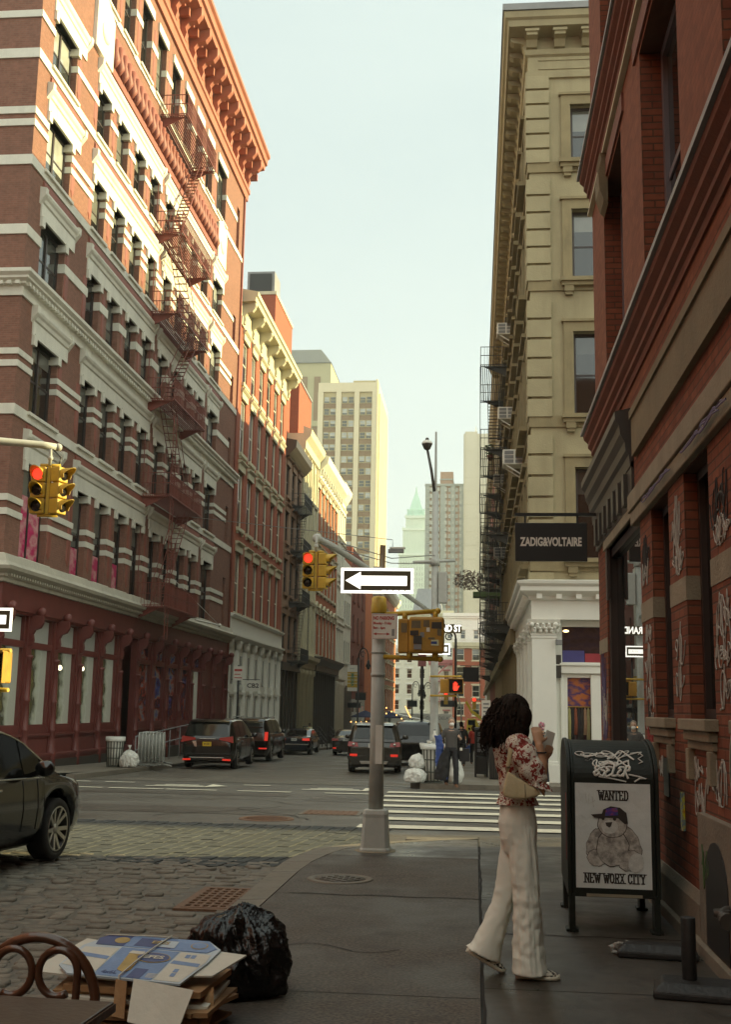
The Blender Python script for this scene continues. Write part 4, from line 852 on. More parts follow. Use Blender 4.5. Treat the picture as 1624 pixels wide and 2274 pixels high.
# white shop front with corinthian columns
m = MB(); cp = [(0, 4.74), (.1, 4.76), (.14, 4.86), (.3, 4.95), (.36, 5.0), (.36, 5.12), (.44, 5.2), (.46, 5.28), (0, 5.36)]
mitre(m, cp, XR, BY, 12, 46, -1)
for k in range(14): m.box(XR + .1 + k * .56, BY - .28, 4.78, XR + .26 + k * .56, BY, 4.92)
for k in range(20): m.box(XR - .28, BY + .2 + k * .62, 4.78, XR, BY + .36 + k * .62, 4.92)
m.box(XR - .04, BY - .04, 4.2, 12, BY + .3, 4.78); m.box(XR - .04, BY + .302, 4.2, XR + .3, 46, 4.78)
m.build('shop_cornice', K['white'], bb, True)
def column(x, y, w=.68, parent=bb):
    m = MB(); g = gz(y); m.box(x, y, g, x + w, y + w, 3.72); m.box(x - .06, y - .06, g, x + w + .06, y + w + .06, g + .5); m.box(x - .03, y - .03, g + .5, x + w + .03, y + w + .03, g + .58); m.box(x - .02, y - .02, 3.66, x + w + .02, y + w + .02, 3.74)
    q = m.build('column', K['white'], parent, True, bevel=.012)
    m = MB()
    def ring(z0, z1, o0, o1): m.add([(x - o0, y - o0, z0), (x + w + o0, y - o0, z0), (x + w + o0, y + w + o0, z0), (x - o0, y + w + o0, z0), (x - o1, y - o1, z1), (x + w + o1, y - o1, z1), (x + w + o1, y + w + o1, z1), (x - o1, y + w + o1, z1)], [(0, 1, 5, 4), (1, 2, 6, 5), (2, 3, 7, 6), (3, 0, 4, 7), (4, 5, 6, 7), (0, 3, 2, 1)])
    ring(3.745, 3.8, .03, .04); ring(3.805, 4.08, -.02, .06); ring(4.085, 4.19, .1, .14)
    for f in range(4):
        for row, (zz, o, hh) in enumerate(((3.82, .045, .12), (3.93, .075, .12))):
            for k in range(4):
                t = (k + .5 + .5 * (row % 2)) / 4.2 * w
                c = {0: (x + t, y - o), 1: (x + w + o, y + t), 2: (x + w - t, y + w + o), 3: (x - o, y + w - t)}[f]
                m.ell((c[0], c[1], zz + hh * .5), (.062, .062, hh * .7), 6); m.ell((c[0] + (.04 if f == 1 else -.04 if f == 3 else 0), c[1] + (-.04 if f == 0 else .04 if f == 2 else 0), zz + hh), (.05, .05, .04), 6)
        for s in (0, w):
            c = {0: (x + s, y - .08), 1: (x + w + .08, y + s), 2: (x + s, y + w + .08), 3: (x - .08, y + s)}[f]; m.ell((c[0], c[1], 4.05), .075, 8)
    m.build('capital', K['white'], q, True)
column(XR - .03, BY - .03); column(XR + 3.2, BY - .03)
for k in range(4): column(XR - .03, BY + 2.9 * (k + 1), .6)
m = MB()                                         # shop front between the columns
x0, x1 = XR + .66, XR + 3.2; y = BY + .28
m.box(x0, y, -1, 2.5, y + .2, 4.2); m.box(2.5, y, 4.02, x1, y + .2, 4.2); m.box(2.5, y, 2.72, x1, y + .2, 3.0); m.box(2.38, y - .12, 2.68, x1 + .1, y, 2.9); m.box(2.42, y - .16, 2.9, x1 + .1, y, 2.97)
m.box(2.5, y, -.6, 2.63, y + .2, 2.72); m.box(3.3, y, -.6, x1, y + .2, 2.72); m.box(2.63, y, 2.56, 3.3, y + .2, 2.72); m.box(2.44, y - .06, -.5, 2.52, y, 2.68); m.box(3.3, y - .05, -.5, 3.62, y, 2.66); m.box(3.68, y - .05, -.5, 4.0, y, 2.66)
m.box(XR + .1, BY + .7, -1, XR + .3, 46, 4.2)
m.build('shopfront', K['white'], bb, True, bevel=.01)
K['display'] = poster_mat('shop_display', [(.02, .012, .012), (.035, .02, .02), (.03, .02, .03), (.05, .03, .03), (.03, .018, .016)], 2.5, .12)
m = MB(); m.box(2.5, y + .12, 2.98, x1, y + .15, 4.04); tw = m.build('transom_window', K['display'], bb, True)
m = MB(); m.box(2.52, y + .10, 2.99, 3.14, y + .118, 3.34); m.build('blue_display_panel', mat('blue_display', (.06, .055, .2), .5, .2, 3), tw, True)
m = MB(); m.box(3.16, y + .10, 2.99, x1, y + .118, 3.26); m.build('red_display_panel', mat('red_display', (.3, .03, .04), .5, .2, 3), tw, True)
m = MB(); m.ell((2.62, y + .10, 3.9), (.09, .02, .04), 10); m.build('spotlight', mat('warm_lit_lamp', (1, .75, .35), .4, 0, 1, emit=1.3), tw, True)
m = MB(); m.box(2.62, y + .14, -.6, 3.32, y + .16, 2.58); dw = m.build('shop_door', K['display'], bb, True)
m = MB(); m.box(2.63, y + .12, 1.75, 3.3, y + .138, 2.56); m.build('orange_backdrop', poster_mat('orange_backdrop_print', [(.3, .06, .01), (.42, .12, .02), (.04, .02, .12), (.3, .1, .04), (.38, .09, .02)], 2.2, .5), dw, True)
gcol = [(.30, .27, .11), (.02, .018, .018), (.2, .06, .03), (.025, .02, .02), (.03, .025, .02), (.28, .17, .1), (.26, .24, .12)]
for k in range(7):
    gx = 2.69 + k * .09; m = MB(); m.tube([(gx, y + .12, 1.72), (gx, y + .12, 1.65), (gx + .01, y + .12, 1.3), (gx - .01, y + .12, .55 + .2 * (k % 3))], [.008, .04, .05, .06], 8, ry=[.006, .016, .016, .016], up=(1, 0, 0)); m.build('garment', mat('garment_%s' % ['ochre', 'black', 'rust', 'navy', 'umber', 'peach', 'olive'][k], gcol[k], .9, .2, 8), dw, True)
m = MB(); m.box(2.63, y + .115, 1.73, 3.3, y + .122, 1.745); m.build('rail', K['yellow'], dw, True)
cc = thing('security_camera', 'small security camera beside the white column capital', 'camera', (2.33, BY + .2, 3.55)); m = MB(); m.tube([(0, .08, .1), (0, -.05, .06), (.05, -.2, .0)], .03, 8); m.box(-.02, -.42, -.08, .14, -.12, .06); m.build('body', K['slate'], cc, bevel=.01)
pl = thing('wall_plaque', 'dark narrow plaque on the white shop front by the column', 'plaque', (2.36, BY + .2, 2.9)); m = MB(); m.box(-.08, -.06, -.35, .1, .08, .3); m.build('board', K['dark'], pl, bevel=.01); m = MB(); m.box(-.05, -.07, .0, .07, -.063, .03); m.build('lettering', K['lettw'], pl)
m = MB()                                         # dark awning-like shop row beyond on the narrow street
for k in range(24): m.box(XR - .05, 46.2 + k * 1.0, -2.5, XR + .06, 46.5 + k * 1.0, 4.3)
m.box(XR - .25, 46, 4.2, XR + .1, 70, 4.9); m.box(XR + .02, 46, -3, XR + .2, 70, 4.2); m.build('dark_shopfront', K['beiged'], bb, True)
fire_escape(bb, XR, -1, 53, 59.5, [5.6, 9.8, 13.9, 18.0], 1.4, 'fedark', (53.8, 58.8), drop=(53.2, 2.0, 18))
fire_escape(bb, XR, -1, 62, 68, [5.2, 9.4, 13.4], 1.4, 'fedark', (62.8, 67.4))
g = 'air conditioners in the beige building windows'
def aircon(y, z, label, dark=False):
    t = thing('air_conditioner', label, 'air conditioner', (XR, y, z), group=g); m = MB(); m.box(-.72, -.36, 0, .1, .36, .52); m.build('case', K['signwm'], t, bevel=.02)
    m = MB()
    for i in range(2):
        for j in range(3): m.box(-.66 + .36 * i, -.372, .05 + .15 * j, -.36 + .36 * i, -.362, .17 + .15 * j)
    m.build('grille', K['slate'], t); m = MB(); m.obox((-.6, -.3, -.02), (0, -.3, -.4), .04, .04); m.obox((-.6, .3, -.02), (0, .3, -.4), .04, .04); m.build('bracket', K['signwm'], t)
aircon(38.3, 9.85, 'white air conditioner with a barred grille, lowest and nearest on the beige building')
aircon(47.8, 17.7, 'highest white air conditioner on the beige building edge')
aircon(58.5, 13.2, 'small white air conditioner behind the top fire escape balcony')
aircon(46.6, 13.6, 'white air conditioner half hidden beside the middle fire escape')
aircon(58.0, 9.3, 'small grey air conditioner under the middle fire escape platform')
pt = thing('potted_plant', 'green potted plant on the fire escape', 'plant', (.75, 56, 14.0)); m = MB()
for k in range(40): a = random.uniform(0, 6.28); r = random.uniform(.05, .3); m.ell((r * math.cos(a), r * math.sin(a), random.uniform(.2, .75)), (.09, .05, .03), 5)
m.build('leaves', mat('plant_leaf', (.05, .1, .02), .6, .3, 9, obj=True), pt); m = MB(); m.lathe([(.12, 0), (.17, .25), (.15, .25), (.14, .05)], (0, 0, 0), 10); m.build('pot', K['terra'], pt)
# buildings beyond on the right
def right_block(name, label, y0, y1, zt, mk, zs, ym, trimm):
    b = thing(name, label, 'building', (XR, y0, gz(y0))); hs = [(a, a + 1.2, z, z + 2.2) for a in ym for z in zs]; m = MB(); facade(m, '-x', XR, y0, y1, -4, zt, hs, .25)
    m.quad((XR, y0, -4), (15, y0, -4), (15, y0, zt), (XR, y0, zt)); m.quad((XR, y1, -4), (15, y1, -4), (15, y1, zt), (XR, y1, zt)); m.quad((XR, y0, zt), (15, y0, zt), (15, y1, zt), (XR, y1, zt)); m.build('wall', K[mk], b, True)
    for a, c, z0, z1 in hs: window(b, '-x', XR, a, c, z0, z1, .2, 1, 2, .08, 'sash', 'panedk')
    m = MB(); moulding(m, [(0, zt - .8), (.3, zt - .6), (.5, zt - .1), (.55, zt), (0, zt + .1)], XR, y0, y1, out=-1); moulding(m, [(0, 4.0), (.3, 4.1), (.35, 4.5), (0, 4.6)], XR, y0, y1, out=-1)
    for z in zs: m.box(XR - .1, y0, z - .25, XR, y1, z - .05)
    m.build('trim', K[trimm], b, True); return b
rb1 = right_block('stone_loft', 'weathered stone loft with iron balconies behind the beige building', 70, 96, 24.5, 'beiged', [5.5, 9.5, 13.5, 17.5], [71 + 2.5 * k for k in range(10)], 'beige')
fire_escape(rb1, XR, -1, 72, 79, [5.2, 9.2, 13.2], 1.3, 'fedark', (72.8, 78)); fire_escape(rb1, XR, -1, 88, 94, [5.2, 9.2, 13.2], 1.3, 'fedark', (88.6, 93.4))
rb2 = right_block('brick_loft', 'distant red brick loft on the right kerb', 96, 130, 23.5, 'brickD', [5.5, 9.5, 13.5, 17.5], [97 + 3.2 * k for k in range(10)], 'beiged')
rb3 = right_block('stone_block', 'farthest right hand stone block before the avenue', 130, 196, 25.5, 'beiged', [5.5, 9.5, 13.5, 17.5], [132 + 6 * k for k in range(10)], 'beiged')
fire_escape(rb2, XR, -1, 100, 106, [4.6, 8.6, 12.6], 1.4, 'fedark', (100.6, 105))
block('terrace_row', 'plain stone row running along the cross street behind the corner', 'building', 16.2, 33.4, 95, 60, -3, 23, 'beige')
# ---------------------------------------------------------------- RIGHT FOREGROUND: dark red brick building
XB = 1.57; B0, B1 = -60.0, 14.6
kb = thing('dark_brick_building', 'dark red brick corner building with graffiti on its piers beside the sidewalk', 'building', (XB, B1, 0))
PIER = [(10.2, 10.9), (8.6, 9.3), (6.9, 7.7), (5.2, 6.0), (3.4, 4.2), (1.6, 2.4), (-.2, .6)]
GW = [(PIER[i + 1][1], PIER[i][0]) for i in range(6)]
UW = [(11.65, 13.3), (8.3, 10.2), (4.9, 6.8), (1.5, 3.4), (-1.9, 0)]
holes = [(a, b, 1.55, 3.38) for a, b in GW] + [(10.9, 13.72, .5, 3.5)]
m = MB(); facade(m, '-x', XB, B0, B1, -.4, 4.7, holes, .2, 0)
m.quad((XB, B1, -.4), (12, B1, -.4), (12, B1, 17), (XB, B1, 17)); m.quad((XB, B0, -.4), (12, B0, -.4), (12, B0, 17), (XB, B0, 17)); m.quad((XB, B0, 17), (XB, B1, 17), (12, B1, 17), (12, B0, 17))
m.build('lower_wall', K['brickR'], kb, True)
m = MB(); facade(m, '-x', XB, B0, B1, 4.7, 17, [(a, b, 5.2, 7.85) for a, b in UW] + [(a, b, 9.2, 12.4) for a, b in UW], .3, 0, 1)
m.build('upper_wall', [K['brickRp'], K['brickR']], kb, True)
for a, b in GW: window(kb, '-x', XB, a, b, 1.55, 3.38, .19, 1, 1, .07, 'sash', 'panedk')
for a, b in UW:
    for z0, z1 in ((5.2, 7.85), (9.2, 12.4)): window(kb, '-x', XB, a, b, z0, z1, .29, 2, 2, .1, mat('mauve_sash_paint_%d' % int(a * 10 + z0), (.13, .11, .12), .5), 'panedk')
K['mirror'] = mat('reflective_shop_glass', (.02, .02, .018), .0, 0, 1, spec=1); K['mirror'].node_tree.nodes['Principled BSDF'].inputs['IOR'].default_value = 1.9
m = MB(); m.box(XB + .1, 10.9, .62, XB + .13, 13.62, 3.4); sw = m.build('shop_window', K['mirror'], kb, True)
m = MB(); m.box(XB + .02, 13.56, .3, XB + .14, 13.72, 3.5); m.box(XB + .04, 10.9, 3.4, XB + .18, 13.6, 3.5); m.box(XB + .04, 10.9, .5, XB + .18, 13.6, .62); m.box(XB - .02, 13.5, 2.9, XB + .02, 13.66, 3.6); m.build('frame', K['sash'], sw, True)
m = MB()                                         # stone bands round the piers
for a, b in PIER: m.box(XB - .006, a - .006, 2.42, XB + .196, b + .003, 2.6)
m.box(XB - .006, 13.73, 2.3, XB + .3, B1 + .006, 2.47); m.each('stone_band', K['stone'], kb)
m = MB(); m.box(XB - .05, B0, 3.39, XB + .1, 11.2, 3.52); m.box(XB - .07, B0, 3.525, XB + .1, 11.25, 3.7); m.box(XB - .03, 11.2, 3.5, XB + .12, 13.8, 3.62); m.build('stone_lintel', K['stone'], kb, True, bevel=.01)
m = MB(); m.box(XB - .05, B0, 4.05, XB + .02, 11.0, 4.5); m.box(XB - .07, B0, 4.42, XB - .05, 11.0, 4.5); m.build('stained_stone_beam', K['olive'], kb, True)
m = MB(); moulding(m, [(0, 3.98), (.04, 4.0), (.05, 4.12), (.08, 4.16), (.09, 4.25), (.13, 4.33), (.14, 4.42), (.18, 4.48), (.18, 4.56), (0, 4.6)], XB, 11.2, 14.85, out=-1)
m.box(XB - .03, 11.2, 3.62, XB + .02, 14.62, 4.05)
for k in range(7): m.box(XB - .07, 11.5 + .46 * k, 3.66, XB - .03, 11.68 + .46 * k, 3.98)
m.build('shop_cornice', K['dark'], kb, True)
def belt(z, name):
    m = MB(); moulding(m, [(0, z), (.02, z), (.03, z + .06), (.06, z + .08), (.06, z + .13), (.10, z + .17), (.10, z + .23), (.15, z + .28), (.16, z + .33), (0, z + .34)], XB, B0, B1 + .1, out=-1); m.build(name, K['terra2'], kb, True)
    m = MB(); moulding(m, [(0, z + .342), (.19, z + .342), (.19, z + .39), (0, z + .42)], XB, B0, B1 + .16, out=-1); m.build('flashing', K['slate'], kb, True)
K['terra2'] = mat('dark_terracotta_moulding', (.16, .045, .022), .7, .2, 3, .2, dirt=.4, dcol=(.06, .025, .014))
belt(4.82, 'lower_belt_course'); belt(8.42, 'upper_belt_course')
m = MB(); m.box(XB - .06, B0, 8.2, XB + .01, B1 + .05, 8.24); m.build('pale_string_course', K['cream'], kb, True)
m = MB()
for y in (13.05,): m.prism([(XB, 7.55), (XB - .05, 7.6), (XB - .10, 7.75), (XB - .11, 7.95), (XB - .07, 8.12), (XB - .09, 8.2), (XB, 8.2)], 'y', y - .2, y + .2)
m.each('carved_corbel', K['olive'], kb)
m = MB()
for a, b in UW:
    for y in (a, b): m.box(XB - .03, y - .12 if y == b else y, 5.2, XB - .002, y if y == b else y + .12, 7.3) if False else None
    m.box(XB - .025, a - .3, 7.9, XB, b + .3, 8.12)
m.each('window_head', K['terra2'], kb)
m = MB()
for a, b in GW: m.box(XB - .09, a - .06, 1.47, XB + .2, b + .04, 1.55); m.box(XB - .06, a - .02, 1.40, XB + .1, b, 1.468); m.box(XB - .03, a, 1.34, XB + .1, b, 1.398); m.box(XB - .05, b - .12, 1.12, XB + .02, b - .02, 1.34); m.box(XB - .05, a + .02, 1.12, XB + .02, a + .12, 1.34)
m.each('window_sill', K['stone'], kb, bevel=.008)
m = MB(); m.prism([(XB, -.1), (XB - .045, -.1), (XB - .045, .3), (XB - .01, .37), (XB, .37)], 'y', 8.25, 14.66); m.prism([(XB, -.1), (XB - .09, -.1), (XB - .08, .075), (XB, .1)], 'y', B0, 14.7); m.box(XB - .05, B0, -.1, XB + .02, 8.2, .92); m.build('plinth', K['plinth'], kb, True, bevel=.01)
m = MB(); pts = [(7.62 + .34 * math.cos(t), .48 + .30 * math.sin(t)) for t in [math.pi * i / 14 for i in range(15)]]; m.prism([(7.28, .1), (7.96, .1)] + pts[1:-1], 'x', XB - .056, XB - .03); m.build('cellar_niche', K['black'], kb, True)
m = MB(); m.box(XB - .012, 9.58, .92, XB + .02, 9.82, 1.22); m.build('vent_recess', K['black'], kb, True)
m = MB(); m.box(XB - .02, 8.93, .72, XB - .002, 9.03, 1.0); m.build('yellow_sticker', poster_mat('yellow_sticker', [(.5, .45, .03), (.45, .42, .03), (.12, .2, .25), (.5, .45, .03), (.4, .1, .03)], 7), kb, True)
# graffiti tags sprayed on the piers and wall
def scribble(n, w, h, seed, loops=3, slant=.15):
    rnd = random.Random(seed); pts = []; ph = [rnd.uniform(0, 6.28) for _ in range(4)]
    for i in range(n):
        t = i / (n - 1); x = (t - .5) * w * .8 + .16 * w * math.sin(loops * 6.28 * t + ph[0]) + .05 * w * math.sin(2.3 * loops * 6.28 * t + ph[1])
        y = .42 * h * math.sin(loops * 1.7 * 6.28 * t + ph[2]) * (.6 + .4 * math.sin(6.28 * t + ph[3])); pts.append((x + slant * y, y))
    return pts
def stroke(m, pts, wd, M, th=.003):
    P3 = [M @ Vector((x, y, 0)) for x, y in pts]; nrm = (M.to_3x3() @ Vector((0, 0, 1))).normalized()
    m.tube([p + nrm * th * .4 for p in P3], [th] * len(P3), 6, sm=False, ry=[wd * (.75 + .25 * math.sin(i * .7)) for i in range(len(P3))], up=nrm)
K['sprayw'] = mat('white_spray_paint', (.36, .35, .31), .7, .3, 20); K['sprayk'] = mat('black_spray_paint', (.02, .017, .015), .6, .2, 20); K['sprayp'] = mat('purple_spray_paint', (.10, .075, .16), .6, .2, 20); K['sprayg'] = mat('green_spray_paint', (.05, .10, .03), .6, .2, 20); K['sprayr'] = mat('red_spray_paint', (.28, .04, .035), .6, .2, 20)
GR = [('sprayw', 10.55, 2.0, .5, .75, 3, 3), ('sprayw', 10.5, 1.75, .5, .5, 11, 3), ('sprayk', 10.55, 3.0, .5, .7, 5, 4), ('sprayw', 8.95, 3.0, .5, .95, 8, 4), ('sprayw', 8.95, 2.1, .5, .6, 21, 2), ('sprayw', 8.95, 1.83, .42, .55, 9, 2), ('sprayk', 7.35, 2.95, .6, .6, 6, 4), ('sprayw', 7.3, 2.2, .7, .5, 14, 4), ('sprayw', 7.3, 1.75, .6, .5, 15, 3), ('sprayw', 7.75, 1.15, .75, .55, 16, 5), ('sprayw', 8.3, 1.0, .45, .5, 17, 4), ('sprayr', 10.5, 1.35, .5, .6, 18, 4), ('sprayw', 10.5, 1.5, .45, .4, 19, 3), ('sprayk', 10.5, 1.55, .4, .5, 20, 3), ('sprayg', 7.95, .58, .35, .5, 22, 3), ('sprayp', 14.2, 1.9, .6, 1.5, 23, 5), ('sprayp', 14.1, 1.4, .6, .8, 24, 4), ('sprayp', 9.5, 3.46, 1.6, .08, 25, 6), ('sprayp', 7.5, 3.46, 1.8, .1, 26, 6), ('sprayw', 14.1, 1.6, .6, 1.0, 27, 4), ('sprayw', 10.5, 2.3, .45, .3, 28, 5), ('sprayw', 10.6, 2.85, .4, .4, 29, 4), ('sprayw', 8.9, 2.75, .5, .4, 30, 5), ('sprayw', 7.3, 2.75, .6, .35, 32, 6), ('sprayw', 7.35, 1.95, .6, .3, 33, 5), ('sprayw', 8.4, 1.2, .5, .3, 34, 5), ('sprayw', 9.9, 1.15, .4, .3, 35, 4), ('sprayp', 10.5, 1.2, .4, .4, 36, 4), ('sprayw', 12.2, .35, .6, .2, 37, 4)]
for i, (c, y, z, wd, h, sd_, lp) in enumerate(GR):
    m = MB(); off = .075 if 3.4 < z < 3.6 else .052 if z < .9 and y < 8.2 else .004
    stroke(m, scribble(70, wd * .85, h * .7, sd_, lp), .0095, FACE((XB - off, y, z), '-x'), .004); m.build('graffiti_tag', K[c], kb, True)
m = MB(); stroke(m, [(-.2, .1), (-.25, -.2), (-.1, .2), (0, -.2), (.12, .2), (.2, -.2), (.3, .15)], .014, FACE((XB - .004, 7.35, 2.15), '-x'), .004); m.build('graffiti_tag', K['sprayw'], kb, True)
# projecting shop sign
zs = thing('hanging_shop_sign', 'black projecting shop sign with white lettering on the brick corner', 'sign', (1.41, 14.4, 3.7))
m = MB(); m.box(.505, 14.37, 3.46, 1.41, 14.43, 3.95); m.build('board', K['black'], zs, True, bevel=.006)
m = MB(); m.box(.5, 14.38, 4.04, 1.62, 14.42, 4.08); m.box(.62, 14.392, 3.95, .645, 14.408, 4.04); m.box(1.28, 14.392, 3.95, 1.305, 14.408, 4.04); m.build('bracket', K['black'], zs, True)
tm = text_mb('ZADIG&VOLTAIRE', .150, .70, .006); bb_ = [v[0] for v in tm.v]; sc = .775 / (max(bb_) - min(bb_)); tm.v = [(v[0] * sc, v[1] * 1.0, v[2]) for v in tm.v]; tm2 = MB().join(tm); tm.xf(FACE((.955, 14.367, 3.70), '-y')); tm.build('lettering', K['lettw'], zs, True)
tm2.xf(FACE((.955, 14.433, 3.70), '+y')); tm2.build('lettering', K['lettw'], zs, True)
# oval black sign board on the wall at the right edge
os_ = thing('oval_wall_sign', 'oval black sign board with green and white rim at the right edge', 'sign', (XB - .06, 6.0, 1.25))
def oval(m, ry, rz, x0, x1): m.prism([(ry * math.cos(6.2832 * i / 48), rz * math.sin(6.2832 * i / 48)) for i in range(48)], 'x', x0, x1)
for nm, ry, rz, x0, k_ in (('rim', 1.03, .60, -.012, 'signwm'), ('green_band', 1.005, .575, -.016, 'sprayg'), ('inner_rim', .965, .545, -.020, 'signwm'), ('board', .945, .53, -.024, 'black')):
    m = MB(); oval(m, ry, rz, x0, .05 if nm == 'rim' else x0 + .003); m.build(nm, K[k_], os_)
m = MB(); stroke(m, scribble(40, .8, .3, 31, 4), .02, FACE((-.025, .5, .1), '-x'), .003); m.build('lettering', K['lettw'], os_)
pp = thing('standpipe', 'short bent metal pipe fitting sticking out of the stained wall', 'pipe', (XB - .05, 7.2, .42)); m = MB(); m.tube([(.1, .1, 0), (-.02, .06, 0), (-.06, .0, -.01), (-.06, -.12, -.02)], .035, 10); m.lathe([(.05, -.02), (.05, .02)], (-.06, 0, 0), 10); m.build('pipe', K['dark'], pp)
m = MB(); m.tube([(-.06, -.12, -.02), (-.06, -.17, -.02)], .048, 10); m.build('cap', K['dark'], pp)
# ---------------------------------------------------------------- FAR BUILDINGS
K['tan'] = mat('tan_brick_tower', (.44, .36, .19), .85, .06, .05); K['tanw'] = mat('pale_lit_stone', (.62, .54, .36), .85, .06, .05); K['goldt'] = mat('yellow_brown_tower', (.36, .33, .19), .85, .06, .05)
K['towg'] = glass('tower_glass', lo=(.10, .105, .09), hi=(.55, .56, .5), thr=(.0, 1.0), curtain=.9, rough=.2, spec=.4); K['spand'] = mat('brown_spandrel', (.20, .125, .065), .8, .1, 1); K['copper'] = mat('verdigris_copper', (.42, .62, .50), .8, .12, .2)
K['ivory'] = mat('hazed_ivory_terracotta', (.62, .70, .58), .85, .06, .1); K['roofg'] = mat('grey_standing_seam_roof', (.16, .165, .15), .7, .1, .3); K['conc'] = mat('pale_concrete', (.50, .46, .36), .9, .07, .06)  # ivory is paled so that part of the distance haze sits in its colour
tt = thing('tan_office_tower', 'tall tan office tower with paired windows and a sunlit side', 'tower', (-36, 300, -5.2)); x0, x1 = -43.2, -27.3
m = MB(); m.box(x0, 300, -6, x1, 335, 90.0); m.box(x0 + 9.5, 301, 90, x1, 320, 91.0); m.box(x1 - .02, 300.05, -6, x1 + .6, 303, 90.8); m.build('wall', K['tan'], tt, True)
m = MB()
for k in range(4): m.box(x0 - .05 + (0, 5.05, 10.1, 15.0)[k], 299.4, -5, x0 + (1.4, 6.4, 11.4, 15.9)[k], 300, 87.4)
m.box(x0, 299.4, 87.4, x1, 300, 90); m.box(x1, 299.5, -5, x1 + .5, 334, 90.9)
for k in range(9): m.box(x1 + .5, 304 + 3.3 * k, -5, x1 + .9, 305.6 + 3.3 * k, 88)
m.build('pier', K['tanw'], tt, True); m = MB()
tw = 0; bx = [x0 + 1.5, x0 + 6.5, x0 + 11.5]
stw = MB()
for r_ in range(26):
    z = 84.2 - 3.35 * r_
    for b_ in bx:
        m.box(b_, 299.8, z - 1.45, b_ + 3.5, 300, z - .05)
        for j in range(2):
            xa = b_ + .08 + 1.75 * j
            if tw < 99: window(tt, '-y', 299.8, xa, xa + 1.6, z, z + 1.9, 0.0, 1, 2, .12, 'tan', 'towg'); tw += 1
            else: stw.box(xa, 299.72, z, xa + 1.6, 299.79, z + 1.9)
m.each('spandrel', K['spand'], tt); stw.build('window', K['towg'], tt, True, kind='stuff')
gt = thing('grey_roofed_tower', 'olive tower with a grey hipped metal roof behind the tan tower', 'tower', (-61, 380, -6.6))
m = MB(); m.box(-85, 380, -7, -50.6, 415, 121); m.build('wall', K['goldt'], gt, True)
m = MB(); m.add([(-86, 379.4, 121), (-50.4, 379.4, 121), (-50.4, 416, 121), (-86, 416, 121), (-82, 388, 128.5), (-55.3, 388, 128.5), (-55.3, 408, 128.5), (-82, 408, 128.5)], [(0, 1, 5, 4), (1, 2, 6, 5), (2, 3, 7, 6), (3, 0, 4, 7), (4, 5, 6, 7)])
for k in range(40): m.obox((-86 + .9 * k, 379.3, 121.2), (-82 + .68 * k, 387.9, 128.6), .12, .12)
m.build('roof', K['roofg'], gt, True)
for k in range(7):
    m = MB(); xa = -84 + 4.6 * k; m.box(xa, 379.7, -6, xa + 2.2, 380, 116); m.build('window_strip', K['spand'], gt, True)
m = MB()
for z in (98, 79, 60, 40, 20): m.box(-85, 379.4, z, -50.5, 380, z + 2)
m.build('belt', K['goldt'], gt, True)
wt = thing('green_spired_tower', 'slender ivory skyscraper with a green copper pyramid spire', 'tower', (-37.5, 700, -12))
def stage(x0, x1, z0, z1, mk, part, y=700, rib=1.6):
    m = MB(); d = (x1 - x0); m.box(x0, y, z0, x1, y + d, z1); n = int(d / rib)
    for k in range(n + 1): x = x0 + d * k / n; m.box(x - .28, y - .5, z0, x + .28, y, z1 + .8)
    m.box(x0 - .8, y - .9, z1 - 1.6, x1 + .8, y, z1); m.build(part, K[mk], wt, True)
stage(-47.5, -27.5, -12, 98, 'ivory', 'lower_shaft', 702); stage(-45.2, -29.8, 98, 114, 'ivory', 'upper_shaft', 703); stage(-43.5, -31.5, 114, 122, 'ivory', 'crown', 704, 2.2)
m = MB(); m.loft([[(-37.5 + s * a, 710 + s * b, z) for a, b in ((-1, -1), (1, -1), (1, 1), (-1, 1))] for z, s in ((122, 5.2), (128, 3.6), (133, 2.3), (136, 1.2), (138, .7), (142, .15))], 0, False); m.build('spire', K['copper'], wt, True)
m = MB(); [m.box(-37.5 + a * 5 - .6, 705 - .4, 120, -37.5 + a * 5 + .6, 706, 126.5) for a in (-1, -.4, .4, 1)]; m.build('pinnacle', K['copper'], wt, True)
m = MB()
for zz in range(30): [m.box(-46.4 + 1.66 * k, 701.7, -8 + 3.4 * zz, -45.6 + 1.66 * k, 702, -6 + 3.4 * zz) for k in range(12)]
m.build('window', K['towg'], wt, True, kind='stuff')
bt = thing('gridded_brick_tower', 'brick apartment tower with a red grid of grey windows', 'tower', (-14, 500, -8.8)); K['brickT'] = mat('pinkish_tower_brick', (.36, .20, .13), .9, .06, .1); K['greyw'] = mat('blue_grey_window_band', (.25, .27, .25), .4, .12, .4)
m = MB(); m.box(-22.4, 500, -9, -4, 520, 101); m.box(-15.8, 503, 101, -10, 512, 107.8); m.build('wall', K['brickT'], bt, True)
m = MB()
for k in range(5):
    xa = (-22.4, -19.4, -15.6, -11, -7)[k]; m.box(xa, 499.0, -8, xa + (1.9, 2.0, 2.4, 2.0, 2.0)[k], 500, 101.4)
m.box(-16, 502.8, 104, -9.8, 512.2, 104.6); m.box(-22.6, 498.8, 100.6, -4, 521, 101.5); m.build('grey_pier', K['greyw'], bt, True)
m = MB()
for zz in range(36):
    for k in range(11): m.box(-22 + 1.64 * k, 498.9 if k % 2 else 499.7, -7 + 3 * zz, -20.9 + 1.64 * k, 500, -5.2 + 3 * zz)
m.build('window', K['towg'], bt, True, kind='stuff')
ct = thing('concrete_slab_tower', 'blank pale concrete tower beside the fire escapes', 'tower', (-2, 500, -8.8)); m = MB(); m.box(-5.2, 488, -9, 8, 520, 121.8); m.box(-4.6, 487.4, -9, .9, 488, 122.6); m.build('wall', K['conc'], ct, True)
m = MB()
for z in range(0, 120, 6): m.box(-5.24, 487.3, z, 1.0, 487.38, z + .35)
